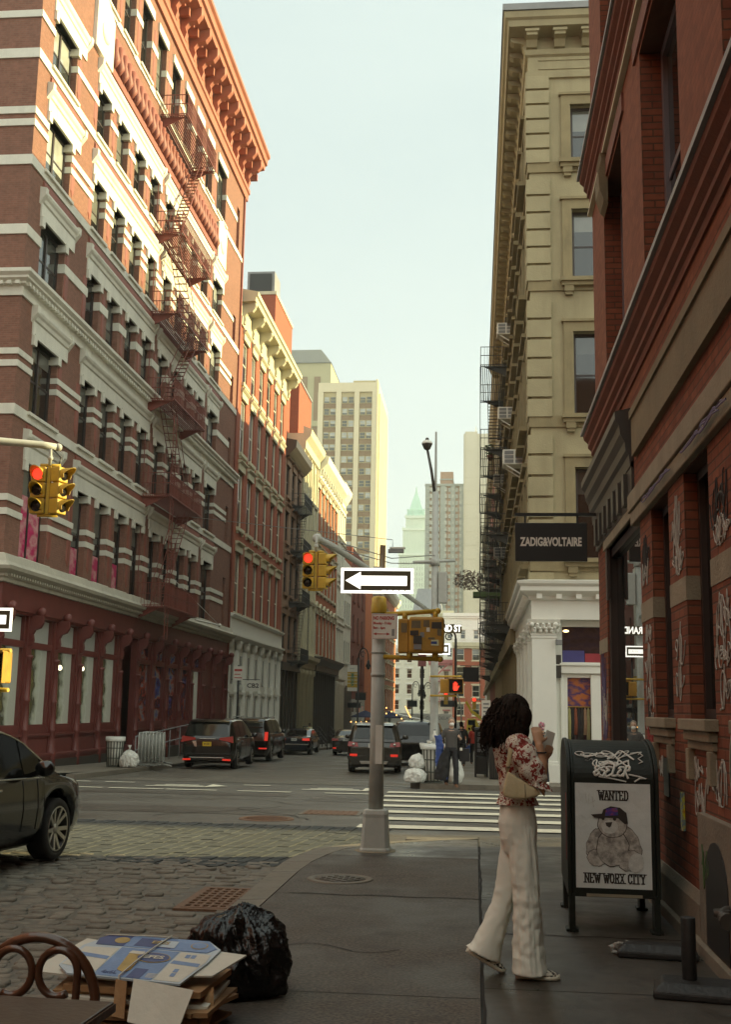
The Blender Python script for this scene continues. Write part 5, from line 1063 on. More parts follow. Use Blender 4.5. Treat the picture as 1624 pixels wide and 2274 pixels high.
m.each('floor_band', K['conc'], ct); m = MB(); m.prism([(-.4, 122.6), (.9, 122.6), (.3, 126)], 'y', 490, 491); m.build('roof_fin', K['white'], ct, True)
# end of the street
def end_block(name, label, x0, x1, y, zt, mk, cols, rows, zf=3.2, z0=1.5, ww=1.1, wh=2.0, trimm='cream', depth=18, cat='building'):
    b = thing(name, label, cat, ((x0 + x1) / 2, y, gz(y))); hs = []; p = (x1 - x0) / cols
    for i in range(cols):
        for j in range(rows): hs.append((x0 + p * (i + .5) - ww / 2, x0 + p * (i + .5) + ww / 2, z0 + zf * j, z0 + zf * j + wh))
    m = MB(); facade(m, '-y', y, x0, x1, -6, zt, hs, .25); m.quad((x0, y, -6), (x0, y + depth, -6), (x0, y + depth, zt), (x0, y, zt)); m.quad((x1, y, -6), (x1, y + depth, -6), (x1, y + depth, zt), (x1, y, zt)); m.quad((x0, y, zt), (x1, y, zt), (x1, y + depth, zt), (x0, y + depth, zt)); m.build('wall', K[mk], b, True)
    for h in hs: window(b, '-y', y, *h, .2, 1, 2, .1, 'sashw', 'pane')
    m = MB(); m.box(x0 - .1, y - .5, zt - .6, x1 + .1, y, zt + .15); m.box(x0, y - .3, zt - 1.0, x1, y, zt - .62)
    for h in hs: m.box(h[0] - .2, y - .12, h[3], h[1] + .2, y, h[3] + .3); m.box(h[0] - .2, y - .12, h[2] - .2, h[1] + .2, y, h[2])
    m.each('trim', K[trimm], b); return b
go = left_building('gold_trim_brick_building', 'orange brick building with cream arched windows down the street', 150, 196, 19.6, 'brickO', [(1.2, 4.6), (6.2, 8.6), (10.2, 12.4), (14, 16.2)], [(151.5 + 4.4 * k, 153.6 + 4.4 * k) for k in range(10)], 'sashw', 'pane', base=-4, back=12)
m = MB(); hs = [(-24.5 + 3.7 * k, -23 + 3.7 * k, z, z + 2.4) for k in range(3) for z in (1.3, 5.6, 9.8, 14)]
for h in hs: m.box(h[0] - .25, 149.8, h[2] - .3, h[1] + .25, 150, h[3] + .4)
m.each('window_surround', K['cream'], go)
for h in hs: window(go, '-y', 149.8, *h, -.06, 1, 2, .14, 'sashw', 'pane')
m = MB(); moulding(m, [(0, 18.6), (.4, 18.8), (.8, 19.4), (.9, 20), (0, 20.2)], XL, 149.4, 196.5); m.box(-26, 149.2, 19, XL, 150, 20); moulding(m, [(0, .2), (.3, .3), (.3, .9), (0, 1.0)], XL, 149.6, 196); m.build('cornice', K['pale'], go, True)
m = MB(); m.box(XL - .1, 150, -5, XL + .1, 196, .2); m.box(-26, 149.8, -5, XL, 149.9, .1); m.build('dark_shopfront', K['dark'], go, True)
end_block('white_end_building', 'white building with grey arched shop floor closing the street', -17.5, -9.6, 236, 14.5, 'pale', 3, 4, trimm='white')
end_block('mansard_building', 'tall cream building with dark mansard roof at the street end', -17, -5, 262, 24, 'cream', 5, 7, z0=0, trimm='cream')
m = MB(); m.add([(-14.5, 262, 24), (-7.6, 262, 24), (-7.6, 275, 24), (-14.5, 275, 24), (-13.4, 264.5, 29.5), (-8.7, 264.5, 29.5), (-8.7, 273, 29.5), (-13.4, 273, 29.5)], [(0, 1, 5, 4), (1, 2, 6, 5), (2, 3, 7, 6), (3, 0, 4, 7), (4, 5, 6, 7)]); mr_ = block('mansard_pavilion', 'dark slate mansard pavilion on the cream roof', 'roof', -14.4, 262.2, -7.7, 274, 23.4, 24.0, 'cream'); m.build('roof', K['slate'], mr_, True)
pw = end_block('pink_trim_building', 'white building with pink window trim and a fire escape', -9.5, -5.2, 232, 9.4, 'pale', 2, 2, zf=4, z0=0, trimm='redwash') if False else None
K['redwash'] = mat('faded_pink_paint', (.42, .17, .16), .7, .15, 2)
pw = end_block('pink_trim_building', 'white building with pink window trim and graffiti', -9.4, -4.6, 232, 11.5, 'pale', 2, 3, zf=4.0, z0=-.6, trimm='redwash')
m = MB()
for z in (3.2, 7.2): m.box(-9.2, 230.8, z, -5, 231.9, z + .15); m.obox((-9, 231, z), (-5.4, 231, z + 3.6), .2, .3); [m.box(-9.2 + .5 * k, 230.8, z, -9.1 + .5 * k, 230.9, z + 1) for k in range(9)]
m.build('fire_escape', K['redwash'], pw, True); m = MB(); stroke(m, scribble(60, 2.6, 1.2, 44, 5), .09, FACE((-7.6, 231.95, 10.2), '-y'), .02); m.build('graffiti_tag', K['sprayk'], pw, True)
eb = end_block('low_brick_building', 'low red brick building with grey cornice at the street end', -4.5, 14, 228, 14.8, 'brickC', 6, 5, zf=3.6, z0=-3, ww=1.5, wh=2.3, trimm='cream')
end_block('white_penthouse_block', 'white flat roofed block showing above the low brick building', -7, 16, 250, 22.5, 'white', 8, 4, zf=4, z0=5, trimm='white')
# trees and roof garden
def leafball(m, c, r, n, s, rnd, flat=.5):
    for _ in range(n):
        d = Vector((rnd.gauss(0, 1), rnd.gauss(0, 1), rnd.gauss(0, 1))); d = d.normalized() * (rnd.random() ** .4); p = Vector(c) + Vector((d.x * r[0], d.y * r[1], d.z * r[2]))
        a, b_ = Vector((rnd.gauss(0, 1), rnd.gauss(0, 1), rnd.gauss(0, 1))).normalized() * s, Vector((rnd.gauss(0, 1), rnd.gauss(0, 1), rnd.gauss(0, 1))).normalized() * s * flat
        m.add([p - a, p + b_, p + a, p - b_], [(0, 1, 2, 3)])
rt = thing('roof_shrub', 'wispy reddish roof shrub beside the fire escapes', 'shrub', (.3, 70.5, 12.2)); rnd = random.Random(3)
rt.location = (.15, 71.5, 8.9); m = MB(); m.box(-.3, -.6, -.3, 1.5, .6, .0); m.build('planter', mat('green_planter', (.10, .16, .06), .7, .2, 3, obj=True), rt)
m = MB(); leafball(m, (-.55, 0, .8), (1.05, .7, .66), 650, .12, rnd, .3); m.build('foliage', mat('mauve_brown_foliage', (.17, .11, .10), .8, .4, 6, obj=True), rt); m = MB(); m.tube([(.2, 0, 0), (-.1, 0, .3), (-.5, 0, .7)], [.05, .04, .02], 6); m.build('trunk', K['dark'], rt)
# ---------------------------------------------------------------- STREET FURNITURE
np_ = thing('signal_pole', 'grey octagonal street pole on a tapered base at the near corner', 'pole', (-1.14, 13.4, gz(13.4)))
def octa(m, secs, n=8, a0=math.pi / 8, m_=0): m.loft([[(r * math.cos(a0 + 6.2832 * i / n), r * math.sin(a0 + 6.2832 * i / n), z) for i in range(n)] for z, r in secs], m_, n > 8)
m = MB(); octa(m, [(.44, .088), (1.4, .082), (2.82, .076)], 12); m.build('shaft', K['galv'], np_)
m = MB()
def sq(m, secs, ch=.22):
    rings = []
    for z, r in secs: c = r * ch; rings.append([(-r + c, -r, z), (r - c, -r, z), (r, -r + c, z), (r, r - c, z), (r - c, r, z), (-r + c, r, z), (-r, r - c, z), (-r, -r + c, z)])
    m.loft(rings, 0, False)
sq(m, [(.0, .172), (.03, .172), (.05, .160), (.38, .138), (.42, .142), (.46, .132), (.47, .09)]); m.build('base', K['galv'], np_)
m = MB(); octa(m, [(-.01, .25), (.012, .24), (.015, .17)], 9); m.build('collar', K['stone'], np_)
m = MB(); octa(m, [(2.72, .092), (2.74, .096), (2.82, .096), (2.84, .088), (2.9, .088), (2.92, .06)], 12); m.build('cap', K['yellow'], np_)
m = MB(); octa(m, [(2.25, .086), (2.26, .087), (2.27, .086)], 12); octa(m, [(1.98, .087), (2.0, .088), (2.02, .087)], 12); m.build('band', K['galv'], np_)
m = MB(); m.box(-.01, -.0905, .98, .07, -.078, 1.42); m.box(.0, -.093, 1.18, .05, -.0906, 1.22); m.build('torn_sticker', K['signwm'], np_)
# one-way sign
def oneway(name, label, c, rz=0, w=.86, h=.30, parent_cat='sign', on='signw'):
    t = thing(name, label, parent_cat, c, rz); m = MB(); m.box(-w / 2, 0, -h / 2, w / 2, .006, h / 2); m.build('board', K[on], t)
    m = MB(); a = w / 2 - .033; b = h / 2 - .033
    m.box(-a, -.002, -b, a, -.0005, b); m.build('black_field', K['signk'], t)
    m = MB(); ah = .058
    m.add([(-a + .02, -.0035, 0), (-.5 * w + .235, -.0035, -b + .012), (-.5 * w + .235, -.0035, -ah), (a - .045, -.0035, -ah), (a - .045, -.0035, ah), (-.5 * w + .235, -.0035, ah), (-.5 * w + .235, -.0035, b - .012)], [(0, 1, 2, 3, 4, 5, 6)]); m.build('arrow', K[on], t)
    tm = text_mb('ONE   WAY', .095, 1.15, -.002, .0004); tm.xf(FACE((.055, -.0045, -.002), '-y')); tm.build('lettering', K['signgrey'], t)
    m = MB(); [m.box(.06 + .07 * k, -.003, -b - .002, .11 + .07 * k, -.001, -b + .006) for k in range(5)]; m.build('maker_mark', K[on], t)
    m = MB(); m.box(-.05, .008, -h / 2 - .02, .05, .03, h / 2 + .02); m.build('bracket', K['galv'], t); return t
K['signgrey'] = mat('flash_lit_sign_print', (.40, .38, .28), .5, .05, 5, emit=.25)  # weak emission puts the flash glow into the print as well
oneway('one_way_sign', 'flash-lit white and black ONE WAY arrow sign on top of the near grey pole', (-1.155, 13.26, 3.07), R(1.5))
bs_ = thing('side_on_sign', 'dark back of a sign plate seen nearly edge on above the arrow sign', 'sign', (-1.12, 13.46, 3.3), R(-72)); m = MB(); m.prism([(-.16, -.2), (.16, -.2), (.16, .2), (-.10, .24)], 'y', 0, .006); m.build('board', K['olive'], bs_)
m = MB(); m.tube([(0, .02, -.45), (0, .02, .1)], .022, 8); m.build('post', K['galv'], bs_)
# no parking sign
ps = thing('no_parking_sign', 'white NO PARKING sign with red lettering and double arrow', 'sign', (-1.06, 13.28, 2.535), R(1)); m = MB(); m.box(-.15, 0, -.148, .15, .004, .148); m.build('board', K['signwm'], ps, bevel=.002)
m = MB()
for z0, z1 in ((.138, .141), (-.141, -.138)): m.box(-.143, -.0015, z0, .143, -.0004, z1)
for x0, x1 in ((-.143, -.139), (.139, .143)): m.box(x0, -.0015, -.138, x1, -.0004, .138)
m.build('border', K['signred'], ps)
def letter(parent, s, size, c, mk, sx=1, bold=0, facing='-y', align='LEFT'): tm = text_mb(s, size, sx, bold, .0006, align); tm.xf(FACE(c, facing)); return tm.build('lettering', K[mk], parent)
letter(ps, 'NO PARKING', .056, (-.134, -.001, .095), 'signred', .72, .003); letter(ps, 'Monday - Friday', .043, (-.134, -.001, .036), 'signred', .76, .0018); letter(ps, '8am - 6pm', .043, (-.134, -.001, -.018), 'signred', .76, .0018)
m = MB(); m.box(-.10, -.0015, -.094, .03, -.0004, -.084); m.add([(-.135, -.0015, -.089), (-.095, -.0015, -.106), (-.095, -.0015, -.072), (.065, -.0015, -.089), (.025, -.0015, -.106), (.025, -.0015, -.072)], [(0, 1, 2), (3, 5, 4)]); m.build('arrow', K['signred'], ps)
m = MB(); m.box(.085, -.0015, -.11, .115, -.0004, -.03); m.build('sticker', K['slate'], ps)
# pedestrian signals
def ped_back(c):
    t = thing('pedestrian_signal', 'yellow pedestrian signal seen from behind, covered with stickers', 'signal', c)
    m = MB(); m.box(-.205, -.10, -.21, .205, .10, .21); m.build('housing', K['ochre'], t, bevel=.03)
    m = MB(); m.box(-.335, -.02, -.205, -.212, .2, .19); m.build('side_housing', K['ochre'], t, bevel=.012)
    m = MB(); m.box(-.30, -.024, .03, -.23, -.0205, .14); m.build('label_plate', K['olive'], t)
    m = MB(); m.tube([(-.52, .1, .245), (.12, .0, .285)], .028, 8); m.tube([(-.26, .05, .26), (-.26, .05, .18)], .03, 8); m.tube([(.10, 0, .28), (.10, 0, .2)], .03, 8)
    m.tube([(-.52, .1, -.25), (.16, .0, -.275)], .028, 8); m.tube([(.10, 0, -.27), (.10, 0, -.2)], .036, 8); m.tube([(-.20, .04, -.28), (-.20, .04, -.2)], .036, 8); m.ell((.16, 0, -.275), .036, 8); m.ell((.13, 0, .287), .036, 8); m.build('bracket', K['yellow'], t)
    rnd = random.Random(5); cols = ['olive', 'dark', 'olive', 'signwm', 'slate', 'dark', 'olive', 'yelcl', 'bluecl', 'olive', 'dark', 'slate']
    for i, (x, z, w, h) in enumerate([(-.12, .12, .055, .045), (.12, .11, .06, .04), (.0, .13, .035, .04), (.02, .06, .02, .025), (-.05, .0, .025, .03), (-.14, .02, .05, .03), (.06, -.04, .04, .012), (.10, -.09, .045, .035), (.09, -.09, .035, .016), (.15, .03, .025, .04), (-.1, -.06, .05, .05), (-.10, -.14, .045, .03)]):
        m = MB(); y = -.1005 - .0012 - .0007 * i; m.prism([(x - w, z - h * .9), (x + w, z - h), (x + w * .95, z + h), (x - w * .97, z + h * .93)], 'y', y, y + .0005); m.build('sticker', K[cols[i]], t)
ped_back((-.565, 13.28, 2.435))
m = None
def ped_front(c, label, sym='hand', rz=0):
    t = thing('pedestrian_signal', label, 'signal', c, rz); m = MB(); m.box(-.2, .0, -.2, .2, .2, .2); m.build('housing', K['ochre'], t, bevel=.02)
    m = MB(); m.box(-.18, -.012, -.17, .18, .0, .17); m.build('lens', K['lens'], t); m = MB(); m.box(-.205, -.15, .19, .205, 0, .205); m.box(-.205, -.12, -.2, -.195, 0, .19); m.box(.195, -.12, -.2, .205, 0, .19); m.build('visor', K['ochre'], t)
    m = MB()
    if sym == 'hand':
        m.prism([(-.055, -.12), (.04, -.12), (.06, -.06), (.10, -.0), (.085, .015), (.045, -.02), (.04, .0), (-.07, .0), (-.075, -.06)], 'y', -.02, -.013)
        for x, z in ((-.058, .085), (-.026, .115), (.006, .11), (.034, .08)): m.box(x - .013, -.02, .0, x + .013, -.013, z)
        m.build('hand_symbol', K['redon'], t)
    else:
        m.ell((.01, -.02, .105), (.028, .006, .028), 8); m.tube([(0, -.02, .07), (-.005, -.02, -.01)], [.03, .025], 6); m.tube([(0, -.02, 0), (.05, -.02, -.06), (.04, -.02, -.13)], .014, 6); m.tube([(-.01, -.02, 0), (-.03, -.02, -.07), (-.07, -.02, -.12)], .014, 6); m.tube([(0, -.02, .06), (.055, -.02, .0)], .01, 6); m.tube([(0, -.02, .06), (-.055, -.02, .01)], .01, 6); m.build('walk_symbol', mat('lit_white_symbol', (.9, 1, .9), .4, 0, 1, emit=1.2), t)
    return t
ped_front((-.52, 30.9, 2.22), 'far pedestrian signal with a lit red hand'); m = MB()
hp = thing('pedestrian_signal', 'yellow backed pedestrian signal beside the lit red hand', 'signal', (-.82, 31.0, 2.22)); m = MB(); m.box(-.12, 0, -.19, .1, .3, .19); m.build('housing', K['ochre'], hp, bevel=.02); m = MB(); m.tube([(-.4, .3, .26), (.45, 0, .26)], .028, 8); m.tube([(-.4, .3, -.26), (.3, 0, -.26)], .028, 8); m.build('bracket', K['yellow'], hp)
# traffic signals
def sig_section(m, ml, c, face, i, lit):
    pass
def traffic_signal(label, c, lit_front, rz2=R(-68), s=1.0, rz=0):
    t = thing('traffic_signal', label, 'traffic signal', c, rz)
    for hi, (a, off) in enumerate(((0, (-.16 * s, 0, 0)), (rz2, (.17 * s, .04 * s, 0)))):
        Mx = Matrix.Translation(off) @ Matrix.Rotation(-a, 4, 'Z')
        m = MB()
        for k in range(3): m.box(-.125 * s, -.08 * s, (.14 - .27 * k) * s, .125 * s, .10 * s, (.395 - .27 * k) * s)
        m.xf(Mx); h = m.build('housing', K['yellow'], t, bevel=.02)
        for k in range(3):
            z = (.267 - .27 * k) * s; m = MB(); m.ell((0, -.085 * s, z), (.098 * s, .02 * s, .098 * s), 14); m.xf(Mx); m.build('lens', K['redon'] if (k == 0 and hi == 0 and lit_front) else K['lens'], h)
            m = MB(); n = 14
            for j in range(n):
                a0, a1 = [R(-35 + 250 * (j + q) / n) for q in (0, 1)]; r = .112 * s; d0, d1 = [(.07 + .15 * max(0, math.sin(R(-35 + 250 * (j + q) / n)))) * s for q in (0, 1)]
                p = lambda a_, rr, y: (rr * math.cos(a_), y, z + rr * math.sin(a_))
                vs = [p(a0, r, -.08 * s), p(a1, r, -.08 * s), p(a1, r, -.08 * s - d1), p(a0, r, -.08 * s - d0), p(a0, r - .008, -.08 * s), p(a1, r - .008, -.08 * s), p(a1, r - .008, -.08 * s - d1), p(a0, r - .008, -.08 * s - d0)]
                m.add(vs, [(0, 1, 2, 3), (7, 6, 5, 4), (3, 2, 6, 7)])
            m.xf(Mx); m.build('visor', K['yellow'], h, fix=False)
    m = MB(); m.tube([(-.16 * s, 0, .43 * s), (.17 * s, .04 * s, .43 * s)], .03 * s, 8); m.tube([(-.16 * s, 0, -.42 * s), (.17 * s, .04 * s, -.42 * s)], .03 * s, 8); m.box(-.02, -.03, -.4 * s, .035, .03, .42 * s); m.build('bracket', K['yellow'], t)
    m = MB(); m.tube([(0, 0, .43 * s), (0, 0, .78 * s)], .03 * s, 8); m.ell((0, 0, .55 * s), .05 * s, 8); m.build('hanger', K['galv'], t); return t
traffic_signal('yellow traffic signal hanging at upper left, red lit, beside the red brick facade', (-7.12, 18, 5.08), True, R(-74))
traffic_signal('yellow traffic signal with round red light hanging over the middle of the street', (-3.28, 23, 4.36), True, R(-84), .93)
ar = thing('signal_mast_arm', 'grey mast arm reaching in from the left edge', 'mast arm', (-12, 15.5, 5.6)); m = MB(); m.tube([(-1.5, -1.0, .1), (2.5, 1.2, .2), (4.75, 2.45, .25), (4.95, 2.55, .23)], [.1, .075, .06, .062], 10); m.ell((4.98, 2.57, .235), .07, 8); m.build('arm', K['galv'], ar)
m = MB(); m.tube([(4.9, 2.5, .2), (5.05, 2.55, .05), (5.02, 2.52, -.12)], .012, 6); m.build('cable', K['black'], ar); m = MB(); m.tube([(-1.5, -1.0, -5.8), (-1.5, -1.0, .4)], .11, 10); m.build('post', K['galv'], ar)
fp_ = thing('signal_pole', 'grey far corner pole carrying the long mast arm, crossbar and lamp', 'pole', (-1.12, 31.5, gz(31.5)))
m = MB(); octa(m, [(0, .16), (.1, .15), (.5, .12), (4, .10), (8.0, .085)], 12); octa(m, [(8.0, .04), (9.75, .03)], 8); m.build('shaft', K['galv'], fp_)
m = MB(); m.tube([(0, 0, 4.52), (-1.0, -3.8, 5.0), (-1.9, -7.2, 5.36), (-2.18, -8.3, 5.42)], [.055, .065, .075, .08], 10); m.ell((-2.18, -8.3, 5.42), .1, 8); m.build('mast_arm', K['galv'], fp_)
m = MB()
for dz, zz in ((0, 5.46), (.12, 5.32)): m.tube([(0, 0, 6.2 - dz * 2), (-.95, -3.8, 5.6 - dz), (-2.1, -8.2, zz)], .012, 5)
m.build('guy_wire', K['slate'], fp_)
m = MB(); m.tube([(-.62, -.1, 5.98), (.56, .05, 6.06)], .045, 8); octa(m, [(5.9, .13), (6.12, .13)], 10); m.build('crossbar', K['galv'], fp_)
m = MB(); m.tube([(-.02, -.02, 7.9), (-.12, -.05, 8.6), (-.24, -.08, 9.2)], [.045, .04, .035], 8); lm = m.build('lamp_arm', K['dark'], fp_)
m = MB(); m.lathe([(.05, 0), (.09, .03), (.15, .17), (.15, .2), (.1, .26), (.05, .28), (.05, .34), (.03, .36)], (-.25, -.08, 9.2), 12); m.build('lamp_head', K['dark'], lm)
m = MB(); m.lathe([(.152, .17), (.154, .2), (.11, .262), (.052, .282)], (-.25, -.08, 9.205), 12); m.build('lamp_cap', K['signwm'], lm)
m = MB(); m.box(.1, -.12, 4.85, .34, .1, 5.72); m.build('control_box', K['galv'], fp_, bevel=.02); m = MB(); [m.box(.34, -.1, 4.95 + .09 * k, .36, .08, 4.99 + .09 * k) for k in range(8)]; m.build('fin', K['slate'], fp_)
oneway('one_way_sign', 'small far ONE WAY sign flash-lit behind the stickered yellow signal', (-1.12, 31.2, 3.22), 0, .86, .30)
gs = thing('street_name_sign', 'dark street name sign with flash-lit white lettering GRAND ST', 'sign', (-.84, 31.2, 3.78)); m = MB(); m.box(-.47, 0, -.125, .47, .01, .125); m.build('board', K['signk'], gs)
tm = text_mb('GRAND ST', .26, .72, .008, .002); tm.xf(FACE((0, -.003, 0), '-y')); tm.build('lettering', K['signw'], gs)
lw = thing('one_way_sign', 'cropped flash-lit ONE WAY sign at the left edge above the walk signal', 'sign', (-6.0, 14.0, 2.64)); lw.location = (-6.33, 14.0, 2.62)
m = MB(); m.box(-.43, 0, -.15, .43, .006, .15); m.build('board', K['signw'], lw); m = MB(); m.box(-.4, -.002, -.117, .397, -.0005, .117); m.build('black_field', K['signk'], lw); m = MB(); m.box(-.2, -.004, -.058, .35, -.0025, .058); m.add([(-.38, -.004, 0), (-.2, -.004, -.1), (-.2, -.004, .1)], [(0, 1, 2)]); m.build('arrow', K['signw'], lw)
ped_front((-6.16, 14.05, 2.02), 'yellow walk signal with lit white figure at the left edge', 'walk')
lp_ = thing('signal_pole', 'grey pole behind the left edge carrying walk signal and arrow sign', 'pole', (-6.45, 14.3, gz(14) - .13)); m = MB(); octa(m, [(0, .12), (3.2, .09)], 10); m.build('shaft', K['galv'], lp_); m = MB(); m.tube([(0, 0, 2.4), (.5, -.15, 2.4)], .028, 8); m.tube([(0, 0, 1.9), (.5, -.15, 1.9)], .028, 8); m.build('bracket', K['yellow'], lp_)
# bishop's crook lamps, poles with signs, banner
def crook(x, y, label, h=6.2, side=1):
    t = thing('street_lamp', label, 'street lamp', (x, y, gz(y))); m = MB(); m.lathe([(.22, 0), (.2, .3), (.13, .5), (.1, 1.0), (.12, 1.05), (.09, 1.1), (.075, h - .8)], (0, 0, 0), 10)
    pts = [(0, 0, h - .8)] + [(side * (.45 - .45 * math.cos(a)), 0, h - .8 + .9 * math.sin(a)) for a in [math.pi * i / 10 for i in range(1, 10)]] + [(side * .9, 0, h - .95)]; m.tube(pts, .05, 8); m.tube([(side * (.4 + .22 * math.cos(a)), 0, h - .45 + .22 * math.sin(a)) for a in [6.2832 * i / 12 for i in range(11)]], .03, 6); m.build('post', K['black'], t)
    m = MB(); m.lathe([(.05, 0), (.12, -.12), (.14, -.35), (.26, -.6), (.25, -.64)], (side * .9, 0, h - .95), 12); m.build('shade', K['black'], t); m = MB(); m.ell((side * .9, 0, h - 1.66), (.17, .17, .2), 10); m.build('globe', K['panelt'], t); return t
crook(-10.65, 104, 'black crook street lamp beside the yellow and white banner', 8.6)
crook(-8.2, 150, 'slim black crook lamp in the far street left of the pink building', 7.6); crook(-5.2, 138, 'black crook lamp with hanging shade before the grey arched shop', 7.0, -1)
bn = thing('street_banner', 'yellow and white vertical street banner with green lettering', 'banner', (-11.15, 103.6, 4.3)); m = MB(); m.box(-.45, -.02, -1.17, .45, .02, 1.17); m.build('cloth', K['signwm'], bn)
m = MB(); m.box(-.45, -.024, -.85, .45, -.021, .55); m.build('yellow_field', K['yellow'], bn); m = MB(); [m.box(-.45, -.03, z, .45, -.026, z + .05) for z in (-.5, -.2, .1, .35)]; m.build('stripe', K['signwm'], bn)
tm = text_mb('MEDEA', .36, 1, .012, .003); tm.xf(Matrix.Rotation(R(-90), 4, 'Z')); tm.xf(FACE((0, -.035, -.15), '-y')); tm.build('lettering', mat('teal_green_print', (.05, .2, .12), .6, .1, 4), bn); letter(bn, 'MNDT', .16, (-.25, -.03, .85), 'slate', 1)
def post(name, label, x, y, h, mk='black', r=.04, cat='post'):
    t = thing(name, label, cat, (x, y, gz(y))); m = MB(); m.tube([(0, 0, 0), (0, 0, h)], r, 8); m.lathe([(r * 2.2, 0), (r * 2, .25), (r, .3)], (0, 0, 0), 10); m.build('post', K[mk], t); return t
t = post('parking_sign', 'black post with a small red and white sign before the white columns', -11.0, 52.5, 4.2, r=.05, cat='sign'); m = MB(); m.box(-.22, -.07, 3.5, .22, -.05, 4.15); q = m.build('board', K['signwm'], t); m = MB(); m.box(-.18, -.075, 3.6, .18, -.071, 3.64); m.box(-.18, -.075, 3.92, .18, -.071, 4.02); m.box(-.18, -.075, 3.76, .1, -.071, 3.8); m.build('print', K['signred'], q)
t = post('sign_post', 'slim black lamp column right of the far grey pole', -.80, 47, 5.1, r=.05); m = MB(); m.tube([(0, 0, 5.1)] + [(-.28 + .28 * math.cos(a), 0, 5.1 + .4 * math.sin(a)) for a in [math.pi * i / 8 for i in range(1, 9)]] + [(-.56, 0, 4.9)], .04, 8); m.tube([(-.28 + .14 * math.cos(a), 0, 5.2 + .14 * math.sin(a)) for a in [6.2832 * i / 10 for i in range(10)]], .025, 6); m.build('crook', K['black'], t); m = MB(); m.lathe([(.04, 0), (.09, -.1), (.2, -.3)], (-.56, 0, 4.9), 10); m.build('shade', K['black'], t)
t = post('sign_post', 'black sign post left of the far grey pole', -2.55, 55, 5.2, r=.07); m = MB(); m.box(-.2, -.09, 4.4, .2, -.07, 5.5); m.build('board', K['redwash'], t)
t = post('bus_stop_sign', 'white bus stop sign with red band beside the phone booth', .34, 36.5, 2.5, 'galv', .03, 'sign'); m = MB(); m.box(-.14, -.05, 1.6, .14, -.03, 2.35); q = m.build('board', K['signwm'], t); m = MB(); m.box(-.14, -.055, 1.62, .14, -.051, 1.72); m.build('red_band', K['signred'], q); m = MB(); [m.box(-.09, -.055, 1.85 + .12 * k, .09, -.051, 1.9 + .12 * k) for k in range(4)]; m.build('print', K['slate'], q)
# hanging shop signs on the left row and right row
def blade(label, c, w, h, facing='-y', mk='black', txt=None):
    t = thing('blade_sign', label, 'sign', c); m = MB(); m.box(-w / 2, -.04, -h / 2, w / 2, .04, h / 2); m.build('board', K[mk], t); m = MB(); m.box(-w / 2 - .2, -.02, h / 2 + .05, w / 2 + .1, .02, h / 2 + .1); m.box(-.02, -.015, h / 2, .02, .015, h / 2 + .06); m.build('bracket', K['black'], t)
    return t
blade('large black blank banner sign hanging over the right sidewalk', (-.27, 75, 3.9), 1.05, .95)
blade('small dark blade sign on the pale stucco shop', (XL + .9, 121, 1.9), 1.4, .5); blade('dark blade sign on the maroon brick shop', (XL + 1.0, 127, 2.9), 1.2, .8)
blade('black street sign far down the street', (-3.4, 150, 2.4), 2.2, .8); blade('dark street sign near the slim crook lamp', (-7.9, 145, 2.3), 1.2, .8)
# distant traffic lights
for x, y, z, lab in ((-3.05, 120, 2.7, 'distant traffic light with red lamp left of the walk signal post'), (-.1, 120, 2.2, 'distant traffic light with red lamp near the phone booth')):
    t = thing('traffic_signal', lab, 'traffic signal', (x, y, z), group='distant traffic lights'); m = MB(); [m.box(-.2, 0, .3 - .42 * k, .2, .3, .7 - .42 * k) for k in range(3)]; m.build('housing', K['yellow'], t); m = MB(); m.ell((0, -.05, .5), (.19, .06, .19), 10); m.build('lens', K['redon'], t)
    m = MB(); m.tube([(0, .3, .5), (1.2, .3, .6), (1.6, .3, -1), (1.6, .3, -5)], .08, 8); m.build('arm', K['galv'], t)
# phone kiosk, steel barricades, litter bins, railings
kk = thing('phone_booth', 'dark metal phone booth on the far right sidewalk', 'phone booth', (.18, 36, gz(36))); m = MB(); m.box(-.2, -.3, .0, -.14, .3, 1.42); m.box(.16, -.3, .0, .22, .3, 1.42); m.box(-.2, -.3, 1.42, .24, .32, 1.5); m.box(-.14, -.28, .1, .16, .25, .62); m.box(-.14, .18, .62, .16, .25, 1.42); m.build('cabinet', K['black'], kk, bevel=.01)
m = MB(); m.box(-.12, -.1, .75, .12, .18, 1.2); m.box(-.1, -.14, 1.22, .1, -.1, 1.36); m.build('telephone', K['slate'], kk); m = MB(); [m.box(-.135, -.27, .68 + .18 * k, .155, -.25, .71 + .18 * k) for k in range(4)]; m.build('shelf_bar', K['black'], kk)
k2 = thing('news_box', 'black ribbed newspaper box leaning behind the phone booth', 'news box', (.62, 34.5, gz(34.5))); m = MB(); m.prism([(-.2, 0), (.22, 0), (.1, 1.1), (-.25, 1.1)], 'y', -.25, .25); m.build('case', K['black'], k2, bevel=.01); m = MB(); [m.box(-.2 + .07 * k, -.262, .05, -.17 + .07 * k, -.252, .9) for k in range(5)]; m.build('rib', K['dark'], k2)
def bin_(label, x, y, h=.95, r=.3):
    t = thing('litter_bin', label, 'litter bin', (x, y, gz(y))); m = MB(); n = 18
    for j in range(n): a = 6.2832 * j / n; m.obox((r * .82 * math.cos(a), r * .82 * math.sin(a), .02), (r * math.cos(a), r * math.sin(a), h), .035, .008)
    for z, q in ((.03, .82), (.3, .88), (.62, .94), (h, 1.0)): m.tube([(r * q * math.cos(a), r * q * math.sin(a), z) for a in [6.2832 * i / 24 for i in range(25)]], .014, 6)
    m.build('wire_basket', K['wire'], t); m = MB(); m.lathe([(.02, .08), (r * .78, .08), (r * .9, h * .6), (r * .97, h), (r * 1.06, h + .03), (r * 1.07, h - .1), (r * 1.03, h - .12)], (0, 0, 0), 20); m.build('liner', K['bagw'], t); return t
